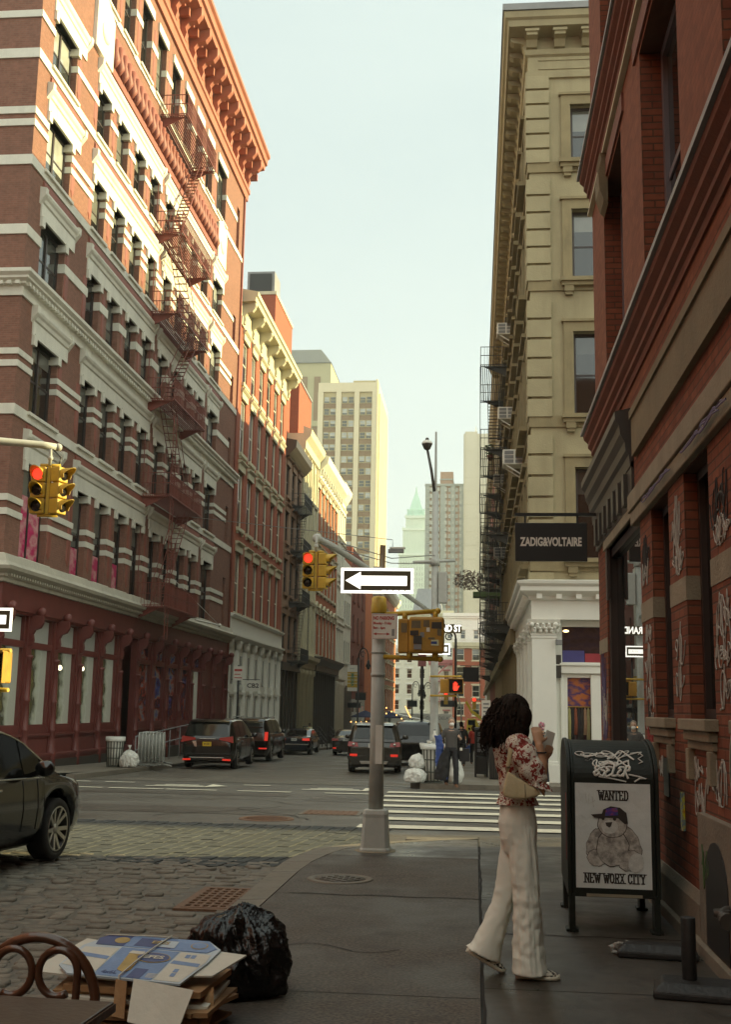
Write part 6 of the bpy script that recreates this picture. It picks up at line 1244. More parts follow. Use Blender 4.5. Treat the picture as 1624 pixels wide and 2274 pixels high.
bin_('wire litter bin with white liner at the far left corner', -11.75, 36.9); bin_('wire litter bin with white liner at the foot of the far grey pole', -1.12, 30.95, 1.0, .32)
def bag(label, c, r, mk='bagw', seed=1, sq=.85, knot=True, sub=5):
    t = thing('rubbish_bag', label, 'rubbish bag', c); bm = bmesh.new(); bmesh.ops.create_icosphere(bm, subdivisions=sub, radius=1)
    for v in bm.verts:
        d = v.co.normalized(); n1 = noise.noise(d * 1.6 + Vector((seed, 0, 0))); n2 = noise.noise(d * 4.3 + Vector((0, seed, 0))); n3 = abs(noise.noise(Vector((d.x * 9, d.y * 9, d.z * 3 + seed))))
        h_ = Vector((d.x, d.y, 0)).normalized() if abs(d.z) < .999 else Vector((1, 0, 0)); e_ = Vector((h_.x * 2.6, h_.y * 2.6, d.z * 1.3 + seed)); e2 = Vector((h_.x * 6 + d.z * 1.5, h_.y * 6, d.z * 2.2 - seed)); e3 = Vector((d.x * 9 - d.z * 6, d.y * 9 + d.z * 4, d.z * 3 + seed)); s = 1 + .14 * n1 + .05 * n2 - .17 * abs(noise.noise(e_)) - .09 * abs(noise.noise(e2)) - .05 * abs(noise.noise(e3)); z = d.z
        p = Vector((d.x * r[0], d.y * r[1], (z if z > -.55 else -.55 + (z + .55) * .15) * r[2])) * s
        if z > .8: p.x *= 1 - (z - .8) * 2.4; p.y *= 1 - (z - .8) * 2.4
        v.co = p + Vector((0, 0, r[2] * .6))
    me = bpy.data.meshes.new('bag'); bm.to_mesh(me); bm.free(); me.materials.append(K[mk]); [setattr(p, 'use_smooth', True) for p in me.polygons]; link('bag', me, t)
    if knot: m = MB(); m.lathe([(.02, 0), (.045, .03), (.02, .06), (.07, .14), (.05, .16)], (0, 0, r[2] * 1.55), 8); m.build('knot', K[mk], t)
    return t
bag('small tied white rubbish bag lying beside the left corner litter bin', (-11.2, 36.7, gz(36.5)), (.32, .28, .36), seed=4)
for i, (x, y, z, r, lab) in enumerate([(-1.58, 30.75, 0, (.31, .28, .27), 'bulging white rubbish bag on the ground left of the far bin'), (-1.53, 30.85, .38, (.24, .22, .25), 'white rubbish bag stacked on top of another by the far bin'), (-.55, 31.2, 0, (.26, .3, .42), 'white rubbish bag half hidden behind the walking man')]): bag(lab, (x, y, gz(y) + z), r, seed=10 + i, knot=False)
for i, (x, z) in enumerate(((-1.42, .95), (-1.22, 1.02), (-1.08, 1.12))):
    t = thing('paper_cup', ['crumpled white cup on the left of the far bin', 'flat grey cup on the middle of the far bin', 'tall white bottle standing on the far bin'][i], 'cup', (x, 30.9, gz(31) + z - .02)); m = MB(); m.lathe([(.05, 0), (.07, .1), (.06, .12)] if i < 2 else [(.06, 0), (.06, .15), (.03, .22), (.03, .28)], (0, 0, 0), 10); m.build('cup', K['signwm'], t); m = MB(); m.lathe([(.066, .1), (.066, .125), (.01, .13)] if i < 2 else [(.034, .28), (.034, .31), (.01, .31)], (0, 0, 0), 10); m.build('lid', K['slate'], t)
def barricade():
    t = thing('crowd_barrier', 'steel crowd barriers stacked together on the far left sidewalk, nearest of the stack', 'barrier', (-10.35, 36.6, gz(38)), 0, 'stacked steel crowd barriers'); m = MB()
    m.tube([(0, 0, .15), (0, 0, 1.0), (0, .12, 1.1), (0, 2.08, 1.1), (0, 2.2, 1.0), (0, 2.2, .15), (0, 0, .15)], .02, 8); m.tube([(0, .1, .25), (0, 2.1, .25)], .014, 6); m.build('frame', K['galv'], t)
    m = MB(); [m.tube([(0, .1 + .1 * k, .15), (0, .1 + .1 * k, 1.1)], .008, 5) for k in range(21)]; m.build('bars', K['galv'], t)
    for y in (.3, 1.9): m = MB(); m.tube([(0, y, .15), (0, y, .08), (-.28, y, .03), (-.3, y, 0)], .018, 6); m.tube([(0, y, .08), (.28, y, .03), (.3, y, 0)], .018, 6); m.build('foot', K['galv'], t)
    return t
b0 = barricade(); b0.location = (-10.45, 38.0, gz(38)); b0.rotation_euler = (0, 0, R(14))
for k in range(1, 8): copy_thing(b0, (-10.45 - .13 * k, 38.0 + .03 * k, gz(38)), R(14 - .8 * k), ['', 'steel crowd barrier second from the street side of the stack', 'steel crowd barrier third from the street side of the stack', 'steel crowd barrier fourth from the street side of the stack', 'steel crowd barrier fifth in the stack counted from the street', 'steel crowd barrier sixth in the stack counted from the street', 'steel crowd barrier seventh in the stack counted from the street', 'innermost steel crowd barrier of the stack, nearest the red shopfront'][k])
rr = thing('handrail', 'grey metal handrail of the ramp before the red shopfront', 'handrail', (-12.6, 42, gz(45))); m = MB()
for z in (.5, 1.0): m.tube([(0, 0, z + .0), (0, 8, z + .35), (0, 13, z + .35)], .025, 8)
[m.tube([(0, 1.6 * k, -.3), (0, 1.6 * k, 1.0 + min(.35, .07 * k))], .022, 8) for k in range(9)]; m.build('rail', K['slate'], rr)
sr = thing('stair_railing', 'black iron stair railing running down to the sidewalk', 'railing', (-12.6, 84, gz(90))); m = MB()
for dx in (0, .9, 1.8):
    for k in range(3): m.tube([(dx, 0, 1.6 - .35 * k), (dx, 2, 1.6 - .35 * k), (dx, 7, .2 - .35 * k + .5)], .035, 6)
    [m.tube([(dx, 2.0 * k, -1.2), (dx, 2.0 * k, 1.6 - .25 * max(0, k - 1))], .035, 6) for k in range(4)]
m.build('rail', K['black'], sr)
# outdoor dining with string lights
st_ = thing('dining_shelter', 'white roofed outdoor dining shelter far down the left kerb', 'shelter', (-6.6, 128, gz(128))); m = MB(); m.obox((-3, 0, 3.3), (1.9, 0, 2.3), 6, .12); m.build('roof', K['signwm'], st_); m = MB(); [m.box(x, -3, 0, x + .15, -2.85, 2.9) for x in (-3, -.6, 1.6)]; m.build('post', K['galv'], st_)
pl_ = thing('planter_hedge', 'green planter foliage under the dining shelter', 'plants', (-6.6, 123, gz(123))); m = MB(); leafball(m, (-1.2, 0, 1.5), (2.9, .6, .5), 700, .16, random.Random(8)); m.build('foliage', mat('hedge_leaf', (.06, .11, .03), .6, .4, 5, obj=True), pl_); m = MB(); m.box(-4, -.5, 0, 1.6, .5, 1.2); m.build('planter', K['dark'], pl_)
for i, (x, y) in enumerate(((-11.3, 118), (-9.0, 120))):
    t = thing('parasol', ['navy parasol nearest the dark shopfront down the street', 'navy parasol beside the string lights'][i], 'parasol', (x, y, gz(y))); m = MB(); m.lathe([(1.5, 2.6), (1.45, 2.7), (.1, 3.3)], (0, 0, 0), 8, sm=False); m.build('canopy', mat('navy_canvas_%d' % i, (.02, .025, .06), .8), t); m = MB(); m.tube([(0, 0, 0), (0, 0, 3.3)], .04, 6); m.build('pole', K['dark'], t)
sl_ = thing('string_lights', 'drooping string of small warm bulbs over the outdoor tables', 'string lights', (-10, 112, 0)); m = MB(); bl = MB()
for (xa, ya, za), (xb, yb, zb), sg_ in (((-2.1, 0, .35), (1.2, 2, 1.2), .35), ((1.2, 2, 1.75), (4.9, 0, -.4), .1), ((3.0, 4, 1.9), (3.6, 2, .9), .05), ((4.9, 0, -.4), (7.4, -1, -.55), .1)):
    n = 14; P_ = [(xa + (xb - xa) * i / n, ya + (yb - ya) * i / n, za + (zb - za) * i / n - sg_ * math.sin(math.pi * i / n)) for i in range(n + 1)]; m.tube(P_, .02, 5)
    for p in P_[::2] if n < 10 else P_[::1][::2]: bl.ell((p[0], p[1] - .05, p[2] - .06), .07, 6)
m.build('cable', K['black'], sl_); bl.build('bulbs', mat('warm_bulb', (1, .5, .14), .4, 0, 1, emit=1.4), sl_)
# overhead span wire
sw_ = thing('span_lamp', 'small flag like street lamp on the wire above the street', 'lamp', (-2.85, 40, 7.2)); m = MB(); m.box(-.25, -.1, -.12, .3, .1, .0); m.build('lamp', K['slate'], sw_); m = MB(); m.box(-.2, -.08, .02, .35, .08, .08); m.build('cover', K['signwm'], sw_); m = MB(); m.tube([(-.1, 0, .08), (-.1, 0, .35), (-8, 2, 1.5)], .012, 5); m.build('wire', K['slate'], sw_)
# ---------------------------------------------------------------- VEHICLES
def interp(tab):
    def f(y):
        if y <= tab[0][0]: return tab[0][1]
        for (a, p), (b, q) in zip(tab, tab[1:]):
            if y <= b: t = (y - a) / (b - a); return p + (q - p) * t
        return tab[-1][1]
    def s(y): return (f(y - .05) + f(y) * 2 + f(y + .05)) / 4
    return s
PROF = {
 'sedan': dict(L=4.85, W=.92, ax=(1.0, 3.87), r=.335, top=[(0, .80), (.04, .98), (.12, 1.03), (.85, 1.07), (1.7, 1.38), (2.2, 1.455), (2.75, 1.455), (3.1, 1.36), (3.85, .95), (4.4, .86), (4.75, .70), (4.85, .56)], belt=[(0, .84), (1, .93), (2, .93), (3.4, .90), (3.9, .87), (4.6, .74), (4.85, .55)], rw=(1.06, 1.36, .62, .50), win=[(1.45, 2.12), (2.2, 3.0), (3.03, 3.42)]),
 'minivan': dict(L=5.15, W=.98, ax=(1.0, 4.08), r=.34, top=[(0, .72), (.02, 1.05), (.10, 1.18), (.42, 1.66), (.62, 1.74), (1.6, 1.78), (2.8, 1.76), (3.5, 1.56), (4.3, 1.12), (4.9, .95), (5.1, .78), (5.15, .6)], belt=[(0, .95), (.5, 1.08), (3, 1.04), (4.3, 1.0), (5, .75), (5.15, .55)], rw=(1.16, 1.64, .76, .62), win=[(.62, 1.55), (1.62, 2.55), (2.62, 3.5), (3.55, 3.9)]),
 'suv': dict(L=4.65, W=.95, ax=(.92, 3.68), r=.37, top=[(0, .75), (.02, 1.05), (.07, 1.16), (.34, 1.58), (.52, 1.70), (1.4, 1.745), (2.3, 1.735), (2.9, 1.62), (3.5, 1.16), (4.3, 1.06), (4.6, .9), (4.65, .65)], belt=[(0, .98), (.5, 1.12), (2.5, 1.07), (3.6, 1.04), (4.5, .9), (4.65, .6)], rw=(1.18, 1.60, .70, .60), win=[(.55, 1.2), (1.28, 2.1), (2.18, 2.95)]),
 'bigsuv': dict(L=5.5, W=1.02, ax=(1.1, 4.4), r=.40, top=[(0, .8), (.02, 1.15), (.06, 1.25), (.22, 1.74), (.42, 1.86), (1.5, 1.92), (3.1, 1.9), (3.6, 1.78), (4.2, 1.30), (5.2, 1.18), (5.45, .95), (5.5, .7)], belt=[(0, 1.1), (.5, 1.2), (3.5, 1.16), (4.3, 1.13), (5.3, 1.0), (5.5, .65)], rw=(1.28, 1.74, .78, .70), win=[(.45, 1.6), (1.7, 2.7), (2.8, 3.7)]),
}
def car(name, label, loc, rz, kind, pk, feats='', wheel='alloy', cat='car'):
    P = PROF[kind]; Lc, W0, R0 = P['L'], P['W'], P['r']; top, belt = interp(P['top']), interp(P['belt'])
    t = thing(name, label, cat, (loc[0], loc[1], gz(loc[1]) + RD), rz)
    def hw(y): a, b = min(1, y / .5), min(1, (Lc - y) / .75); return W0 * (1 - .13 * (1 - a) ** 2 - .24 * (1 - b) ** 2)
    def bot(y):
        z = .24 if .25 < y < Lc - .3 else .30
        for a in P['ax']:
            d = abs(y - a)
            if d < R0 + .075: z = max(z, R0 + math.sqrt((R0 + .075) ** 2 - d * d))
        return z
    def rwid(y): tp, bl = top(y), belt(y); return hw(y) * .965 - .30 * max(0, tp - bl - .06)
    def half(y):
        tp = top(y); bl = min(belt(y), tp - .05); h = hw(y); z0 = min(bot(y), bl - .1); r = rwid(y)
        return [(h * .90, z0), (h * .975, z0 + (bl - z0) * .22), (h, z0 + (bl - z0) * .55), (h * .985, z0 + (bl - z0) * .85), (h * .965, bl), (r, tp - .055 if tp - bl > .12 else tp - .03), (r * .9, tp - .014), (r * .5, tp - .0), (0, tp)]
    ys = sorted({0, .015, .05, .1, *[Lc * i / 60 for i in range(1, 60)], *[a + d for a in P['ax'] for d in [(R0 + .075) * math.cos(math.pi * k / 12) for k in range(13)]], Lc - .1, Lc - .04, Lc - .01, Lc})
    rings = []
    for y in ys: h = half(y); rings.append([(x, y, z) for x, z in h] + [(-x, y, z) for x, z in h[::-1][1:]])
    m = MB()
    m.loft(rings); m.build('body', K[pk], t)
    m = MB(); m.box(-W0 * .82, .25, .2, W0 * .82, Lc - .35, .62); m.build('underbody', K['black'], t)
    def ry(z):
        y = 0
        while y < 2 and top(y) < z: y += .005
        return y
    # rear glass
    z0, z1, w0, w1 = P['rw']; m = MB(); n = 8
    for i in range(n):
        a, b = z0 + (z1 - z0) * i / n, z0 + (z1 - z0) * (i + 1) / n; wa, wb = [w0 + (w1 - w0) * (v - z0) / (z1 - z0) for v in (a, b)]
        for s0, s1 in ((-1, -.33), (-.33, .33), (.33, 1)): f = lambda s, z, w: (s * w, ry(z + .012) - .012 - .0 * s * s, z + .004)
        m.quad((-wa, ry(a) - .012, a + .006), (wa, ry(a) - .012, a + .006), (wb, ry(b) - .012, b + .006), (-wb, ry(b) - .012, b + .006))
    m.build('rear_window', K['carglass'], t)
    # side glass on both sides, windscreen
    for s in (-1, 1):
        for ya, yb in P['win']:
            m = MB(); n = 6
            def sp(y, k): h = half(y); (xa, za), (xb, zb) = h[4], h[5]; u = .10 + .86 * k; return (s * (xa + (xb - xa) * u + .006), y, za + (zb - za) * u + .002)
            for i in range(n):
                a, b = ya + (yb - ya) * i / n, ya + (yb - ya) * (i + 1) / n; m.quad(sp(a, 0), sp(b, 0), sp(b, 1), sp(a, 1))
            m.build('side_window', K['carglass'], t, fix=False)
    m = MB(); tp_ = P['top']; n = 8; ya, yb = [p[0] for p in tp_ if p[1] > 1.3][-1] + .04, [p[0] for p in tp_ if p[0] > 3.2][0] - .06
    for i in range(n):
        a, b = ya + (yb - ya) * i / n, ya + (yb - ya) * (i + 1) / n; m.quad((-rwid(a) * .88, a, top(a) + .006), (rwid(a) * .88, a, top(a) + .006), (rwid(b) * .9, b, top(b) + .006), (-rwid(b) * .9, b, top(b) + .006))
    m.build('windscreen', K['carglass'], t)
    for a in P['ax']:
        for s in (-1, 1):
            m = MB(); x0, x1 = (W0 * .98 - .235) * s, (W0 * .98) * s; RY = Matrix.Translation((0, a, R0)) @ Matrix.Rotation(R(90) * s, 4, 'Y')
            m.lathe([(R0 * .7, 0), (R0 * .93, 0), (R0, .03), (R0, .2), (R0 * .95, .232), (R0 * .72, .235), (R0 * .70, .215)], (0, 0, 0), 28, 0, True, False); m.xf(Matrix.Translation((x0, 0, 0)) @ RY); w_ = m.build('wheel', K['rubber'], t)
            m = MB(); m.lathe([(R0 * .72, .236), (R0 * .66, .228), (R0 * .64, .15), (.02, .15)], (0, 0, 0), 28, 0, True, False); m.lathe([(R0 * .735, .232), (R0 * .72, .240), (R0 * .68, .236)], (0, 0, 0), 28, 1, True, False)
            for k in range(10):
                an = 6.2832 * (k // 2) / 5 + (.14 if k % 2 else -.14); an2 = 6.2832 * (k // 2) / 5 + (.27 if k % 2 else -.27)
                m.obox((.05 * math.cos(an), .05 * math.sin(an), .19), (R0 * .68 * math.cos(an2), R0 * .68 * math.sin(an2), .222), .042, .03, 1)
            m.lathe([(.06, .17), (.055, .21), (.01, .215)], (0, 0, 0), 12, 1); m.xf(Matrix.Translation((x0, 0, 0)) @ RY); m.build('rim', [K['black'], K[wheel]], w_)
    for s in (-1, 1):
        yw = P['win'][-1][1] - .25; z = belt(yw) + .03; x = hw(yw) * .96; m = MB(); m.ell((s * (x + .16), yw, z + .09), (.115, .07, .085), 12); m.obox((s * x * .97, yw + .02, z), (s * (x + .1), yw, z + .05), .07, .05); m.build('wing_mirror', K[pk], t)
    # door shut lines as thin dark inlays, and handles
    m = MB()
    for s in (-1, 1):
        for y in [w_[0] - .04 for w_ in P['win'][1:]] + [P['win'][-1][1] - .1]:
            h = half(y); pts = [(s * (x + .002), y, z) for x, z in h[1:5]]; m.tube(pts, .005, 4)
    m.build('door_seam', K['black'], t)
    for s in (-1, 1):
        for wv in P['win'][:2][::-1][:2]:
            y = wv[0] + .12; h = half(y); m = MB(); m.box(s * h[3][0] - .005, y, h[3][1] - .0, s * h[3][0] + s * .025 + .005, y + .17, h[3][1] + .03); m.build('door_handle', K['chrome'] if 'h' in feats else K[pk], t, bevel=.008)
    m = MB()
    for s in (-1, 1):
        ya, yb = P['win'][0][0], P['win'][-1][1] + .05; n = 12
        m.tube([(s * (half(y)[4][0] + .006), y, half(y)[4][1] + .015) for y in [ya + (yb - ya) * i / n for i in range(n + 1)]], .009, 5)
        if 'a' in feats: m.tube([(s * (half(y)[5][0] + .004), y, half(y)[5][1] + .0) for y in [ya + (yb + .25 - ya) * i / 16 for i in range(17)]], .012, 5)
    m.build('window_trim', K['chrome'], t)
    return t, P, ry
def rearfit(t, ry, pts, name, mk, d=.02, y=None, parent=None):
    m = MB(); p3 = [(x, (ry(z) if y is None else y) - d, z) for x, z in pts]; p4 = [(x, yy + d + .09, z) for x, yy, z in p3]; n = len(pts)
    m.add(p3 + p4, [tuple(range(n)), tuple(range(n, 2 * n))[::-1]] + [(i, (i + 1) % n, n + (i + 1) % n, n + i) for i in range(n)]); return m.build(name, K[mk], parent or t, bevel=.006)
def plate(t, z, mk, w=.155, s=None, y=-.03, txt='MT2 4801'):
    m = MB(); m.box(-w, y - .012, z - .075, w, y + .06, z + .075); q = m.build('number_plate', K[mk], t); tm = text_mb(txt, .085, .62, .002, .001); tm.xf(FACE((0, y - .014, z), '-y')); tm.build('lettering', K['lettk'], q)
t, P, ry = car('minivan', 'black minivan with yellow number plate parked nearest on the left kerb', (-9.56, 40.6), R(1.5), 'minivan', 'cblack', 'h')
for s in (-1, 1):
    rearfit(t, ry, [(s * .92, 1.16), (s * .45, 1.10), (s * .42, 1.03), (s * .95, .93)], 'tail_lamp', 'tail', .03); rearfit(t, ry, [(s * .86, .36), (s * .58, .37), (s * .58, .31), (s * .86, .30)], 'reflector', 'tailon', .035)
rearfit(t, ry, [(-.62, .42), (.62, .42), (.62, .385), (-.62, .385)], 'bumper_trim', 'chrome', .035); rearfit(t, ry, [(-.3, 1.075), (.3, 1.075), (.3, 1.055), (-.3, 1.055)], 'boot_trim', 'chrome', .03); rearfit(t, ry, [(-.55, .98), (-.40, .98), (-.36, .78), (-.44, .78)], 'emblem', 'chrome', .02); plate(t, .88, 'plateY'); rearfit(t, ry, [(-.95, .55), (.95, .55), (.95, .50), (-.95, .50)], 'bumper', 'cblack', .05); rearfit(t, ry, [(-.70, 1.70), (.70, 1.70), (.72, 1.655), (-.72, 1.655)], 'spoiler', 'cblack', .12)
t, P, ry = car('large_suv', 'large black SUV parked in front of the minivan on the left kerb', (-10.1, 50.2), R(.6), 'bigsuv', 'cblack')
for s in (-1, 1): rearfit(t, ry, [(s * .98, 1.30), (s * .84, 1.30), (s * .84, .92), (s * .98, .92)], 'tail_lamp', 'tailon' if s > 0 else 'tail', .02); rearfit(t, ry, [(s * .95, .62), (s * .6, .62), (s * .6, .56), (s * .95, .56)], 'reflector', 'tailon', .03)
plate(t, 1.0, 'plateW')
m = MB(); [m.tube([(s * .72, .5, 1.93), (s * .72, 3.2, 1.95)], .022, 6) for s in (-1, 1)]; m.build('roof_rail', K['chrome'], t)
t, P, ry = car('sedan', 'dark blue sedan with red tail lamp parked third along the left kerb', (-10.35, 65.5), R(0), 'sedan', 'cblue')
for s in (-1, 1): rearfit(t, ry, [(s * .88, .95), (s * .48, .93), (s * .48, .80), (s * .90, .80)], 'tail_lamp', 'tailon' if s > 0 else 'tail', .02)
plate(t, .86, 'plateW'); rearfit(t, ry, [(-.85, .62), (.85, .62), (.85, .56), (-.85, .56)], 'bumper_trim', 'chrome', .03)
t, P, ry = car('sedan', 'dark sedan with white number plate in the far left lane behind the grey SUV', (-7.35, 66), R(1), 'sedan', 'cgrey')
for s in (-1, 1): rearfit(t, ry, [(s * .86, .97), (s * .5, .95), (s * .5, .84), (s * .88, .82)], 'tail_lamp', 'tail', .02); rearfit(t, ry, [(s * .8, .46), (s * .62, .46), (s * .62, .38), (s * .8, .38)], 'reflector', 'tailon', .03)
plate(t, .90, 'plateW', .22)
car('parked_car', 'dark car mostly hidden beyond the stair railing on the left kerb', (-10.3, 100), 0, 'sedan', 'cblack')
t, P, ry = car('bronze_suv', 'bronze grey SUV with two lit brake lamps driving away in mid street', (-3.52, 40.2), R(3), 'suv', 'cgrey', 'a')
for s in (-1, 1):
    q = rearfit(t, ry, [(s * .90, 1.08), (s * .58, 1.05), (s * .55, .90), (s * .92, .92)], 'tail_lamp', 'tail', .025); m = MB(); m.lathe([(.055, 0), (.05, .02), (.02, .03)], (0, 0, 0), 12); m.xf(Matrix.Translation((s * .72, -.0, .98)) @ Matrix.Rotation(R(90), 4, 'X')); m.build('lamp_ring', K['chrome'], q)
    rearfit(t, ry, [(s * .84, .66), (s * .58, .66), (s * .58, .57), (s * .84, .57)], 'brake_lamp', 'tailon', .04)
rearfit(t, ry, [(-.66, 1.16), (.66, 1.16), (.70, 1.07), (-.70, 1.07)], 'boot_trim', 'cgrey', .05); plate(t, .95, 'plateW', .2); rearfit(t, ry, [(-.5, .42), (.5, .42), (.44, .32), (-.44, .32)], 'bumper_plate', 'alloy', .05); rearfit(t, ry, [(-.94, .60), (.94, .60), (.9, .44), (-.9, .44)], 'bumper', 'cgrey', .04); rearfit(t, ry, [(-.62, 1.72), (.62, 1.72), (.66, 1.64), (-.66, 1.64)], 'spoiler', 'cgrey', .14); rearfit(t, ry, [(.1, .99), (.16, .99), (.16, .92), (.1, .92)], 'sticker', 'plateY', .05)
t, P, ry = car('black_suv', 'black SUV with red upright tail lamp parked on the right kerb', (-2.65, 50), R(0), 'bigsuv', 'cblack')
for s in (-1, 1): rearfit(t, ry, [(s * .98, 1.25), (s * .8, 1.25), (s * .8, .85), (s * .98, .85)], 'tail_lamp', 'tail', .02)
t, P, ry = car('white_suv', 'white SUV parked beyond the black one on the right kerb', (-2.7, 60), 0, 'bigsuv', 'cwhite')
for s in (-1, 1): rearfit(t, ry, [(s * .98, 1.25), (s * .8, 1.25), (s * .8, .85), (s * .98, .85)], 'tail_lamp', 'tail', .02)
t, P, ry = car('near_sedan', 'black sedan passing at the left edge, front wheel and mirror in view', (-5.86, 8.85), R(-5), 'sedan', 'cbrown', 'ah')
# far lorry and yellow boom truck
tr = thing('box_truck', 'long white box truck crossing the far end of the street', 'truck', (-9, 186, gz(186))); m = MB(); m.box(-6.5, -1.2, 1.0, 5.2, 1.2, 4.1); m.build('cargo_box', K['signwm'], tr, bevel=.05); m = MB(); m.prism([(5.3, .5), (7.3, .5), (7.2, 1.7), (6.6, 2.7), (5.3, 2.8)], 'y', -1.1, 1.1); m.build('cab', K['cwhite'], tr, bevel=.06); letter(tr, 'CORS DELAN', .7, (3.2, -1.21, 3.4), 'slate', 1, 0, '-y', 'CENTER')
for x in (-4.5, -3.3, 6.2): m = MB(); m.lathe([(.2, -.15), (.5, -.15), (.5, .15), (.2, .15)], (0, 0, 0), 14); m.xf(Matrix.Translation((x, -1.1, .5)) @ Matrix.Rotation(R(90), 4, 'X')); m.build('wheel', K['rubber'], tr)
yb = thing('boom_truck', 'yellow boom truck far down the right side of the street', 'truck', (.9, 165, gz(165))); K['ylw'] = mat('yellow_truck_paint', (.6, .45, .03), .45, .1, 3, obj=True)
m = MB(); m.prism([(-2.2, .9), (2.2, .9), (2.2, 2.0), (-.4, 2.2), (-.8, 3.2), (-2.0, 3.2)], 'y', -1.1, 1.1); m.build('body', K['ylw'], yb, bevel=.05); m = MB(); m.obox((1.6, 0, 2.1), (-1.4, 0, 4.2), .4, .45); m.obox((-1.4, 0, 4.2), (-2.2, 0, 5.6), .3, .35); m.build('boom', K['ylw'], yb); m = MB(); m.box(-1.9, -1.12, 2.3, -.9, -1.1, 3.0); m.build('window', K['carglass'], yb)
for x in (-1.5, 1.4): m = MB(); m.lathe([(.2, -.15), (.5, -.15), (.5, .15), (.2, .15)], (0, 0, 0), 14); m.xf(Matrix.Translation((x, -1.0, .5)) @ Matrix.Rotation(R(90), 4, 'X')); m.build('wheel', K['rubber'], yb)
# ---------------------------------------------------------------- PEOPLE
def hand_mb(m, wrist, d, palm_n, s=1.0, curl=.5, side=1):
    """palm with four bent fingers and a thumb; d = pointing direction, palm_n = direction the palm faces"""
    d = Vector(d).normalized(); n = Vector(palm_n); n = (n - d * n.dot(d)).normalized(); w = d.cross(n) * side; o = Vector(wrist)
    m.tube([o, o + d * .03 * s, o + d * .085 * s], [.024 * s, .036 * s, .038 * s], 10, ry=[.018 * s, .016 * s, .014 * s], up=w)
    for k, (off, ln) in enumerate(((-.030, .062), (-.010, .074), (.011, .070), (.030, .054))):
        p = o + d * .082 * s + w * off * s; pts = [p - d * .02 * s, p]; a = 0
        for seg in (.45, .32, .23): a += curl * .7; p = p + (d * math.cos(a) + n * math.sin(a)) * ln * seg * s; pts.append(p)
        m.tube(pts, [.010 * s, .0092 * s, .0085 * s, .0075 * s, .0062 * s], 8)
    p = o + d * .025 * s - w * .03 * s; m.tube([p, p + (d * .5 - w * .8 + n * .3).normalized() * .032 * s, p + (d * .8 - w * .9 + n * .6).normalized() * .062 * s], [.013 * s, .0105 * s, .008 * s], 8)
def head_mb(m, c, f, s=1.0):
    """head with brow, nose, mouth, chin and ears, facing direction f"""
    f = Vector(f).normalized(); u = Vector((0, 0, 1)); r = f.cross(u).normalized(); c = Vector(c); Rm = Matrix((r, f, u)).transposed().to_3x3()
    P = lambda x, y, z: c + Rm @ Vector((x, y, z)) * s
    m.ell(P(0, -.008, .025), (.076 * s, .094 * s, .095 * s), 16, rot=Rm); m.ell(P(0, .022, -.055), (.055 * s, .062 * s, .062 * s), 14, rot=Rm)
    m.ell(P(0, .088, -.012), (.012 * s, .016 * s, .022 * s), 8, rot=Rm); m.ell(P(0, .080, .012), (.009 * s, .012 * s, .03 * s), 8, rot=Rm); m.ell(P(0, .074, -.056), (.022 * s, .012 * s, .010 * s), 8, rot=Rm); m.ell(P(0, .066, -.096), (.022 * s, .018 * s, .016 * s), 8, rot=Rm); m.ell(P(0, .078, .033), (.045 * s, .012 * s, .010 * s), 8, rot=Rm)
    for x in (-.078, .078): m.ell(P(x, -.005, -.01), (.010 * s, .02 * s, .032 * s), 8, rot=Rm)
    return P, Rm
def eyes(parent, P, Rm, s):
    for x in (-.03, .03): m = MB(); m.ell(P(x, .074, .012), (.012 * s, .008 * s, .007 * s), 8, rot=Rm); m.build('eye', K['lettk'], parent)
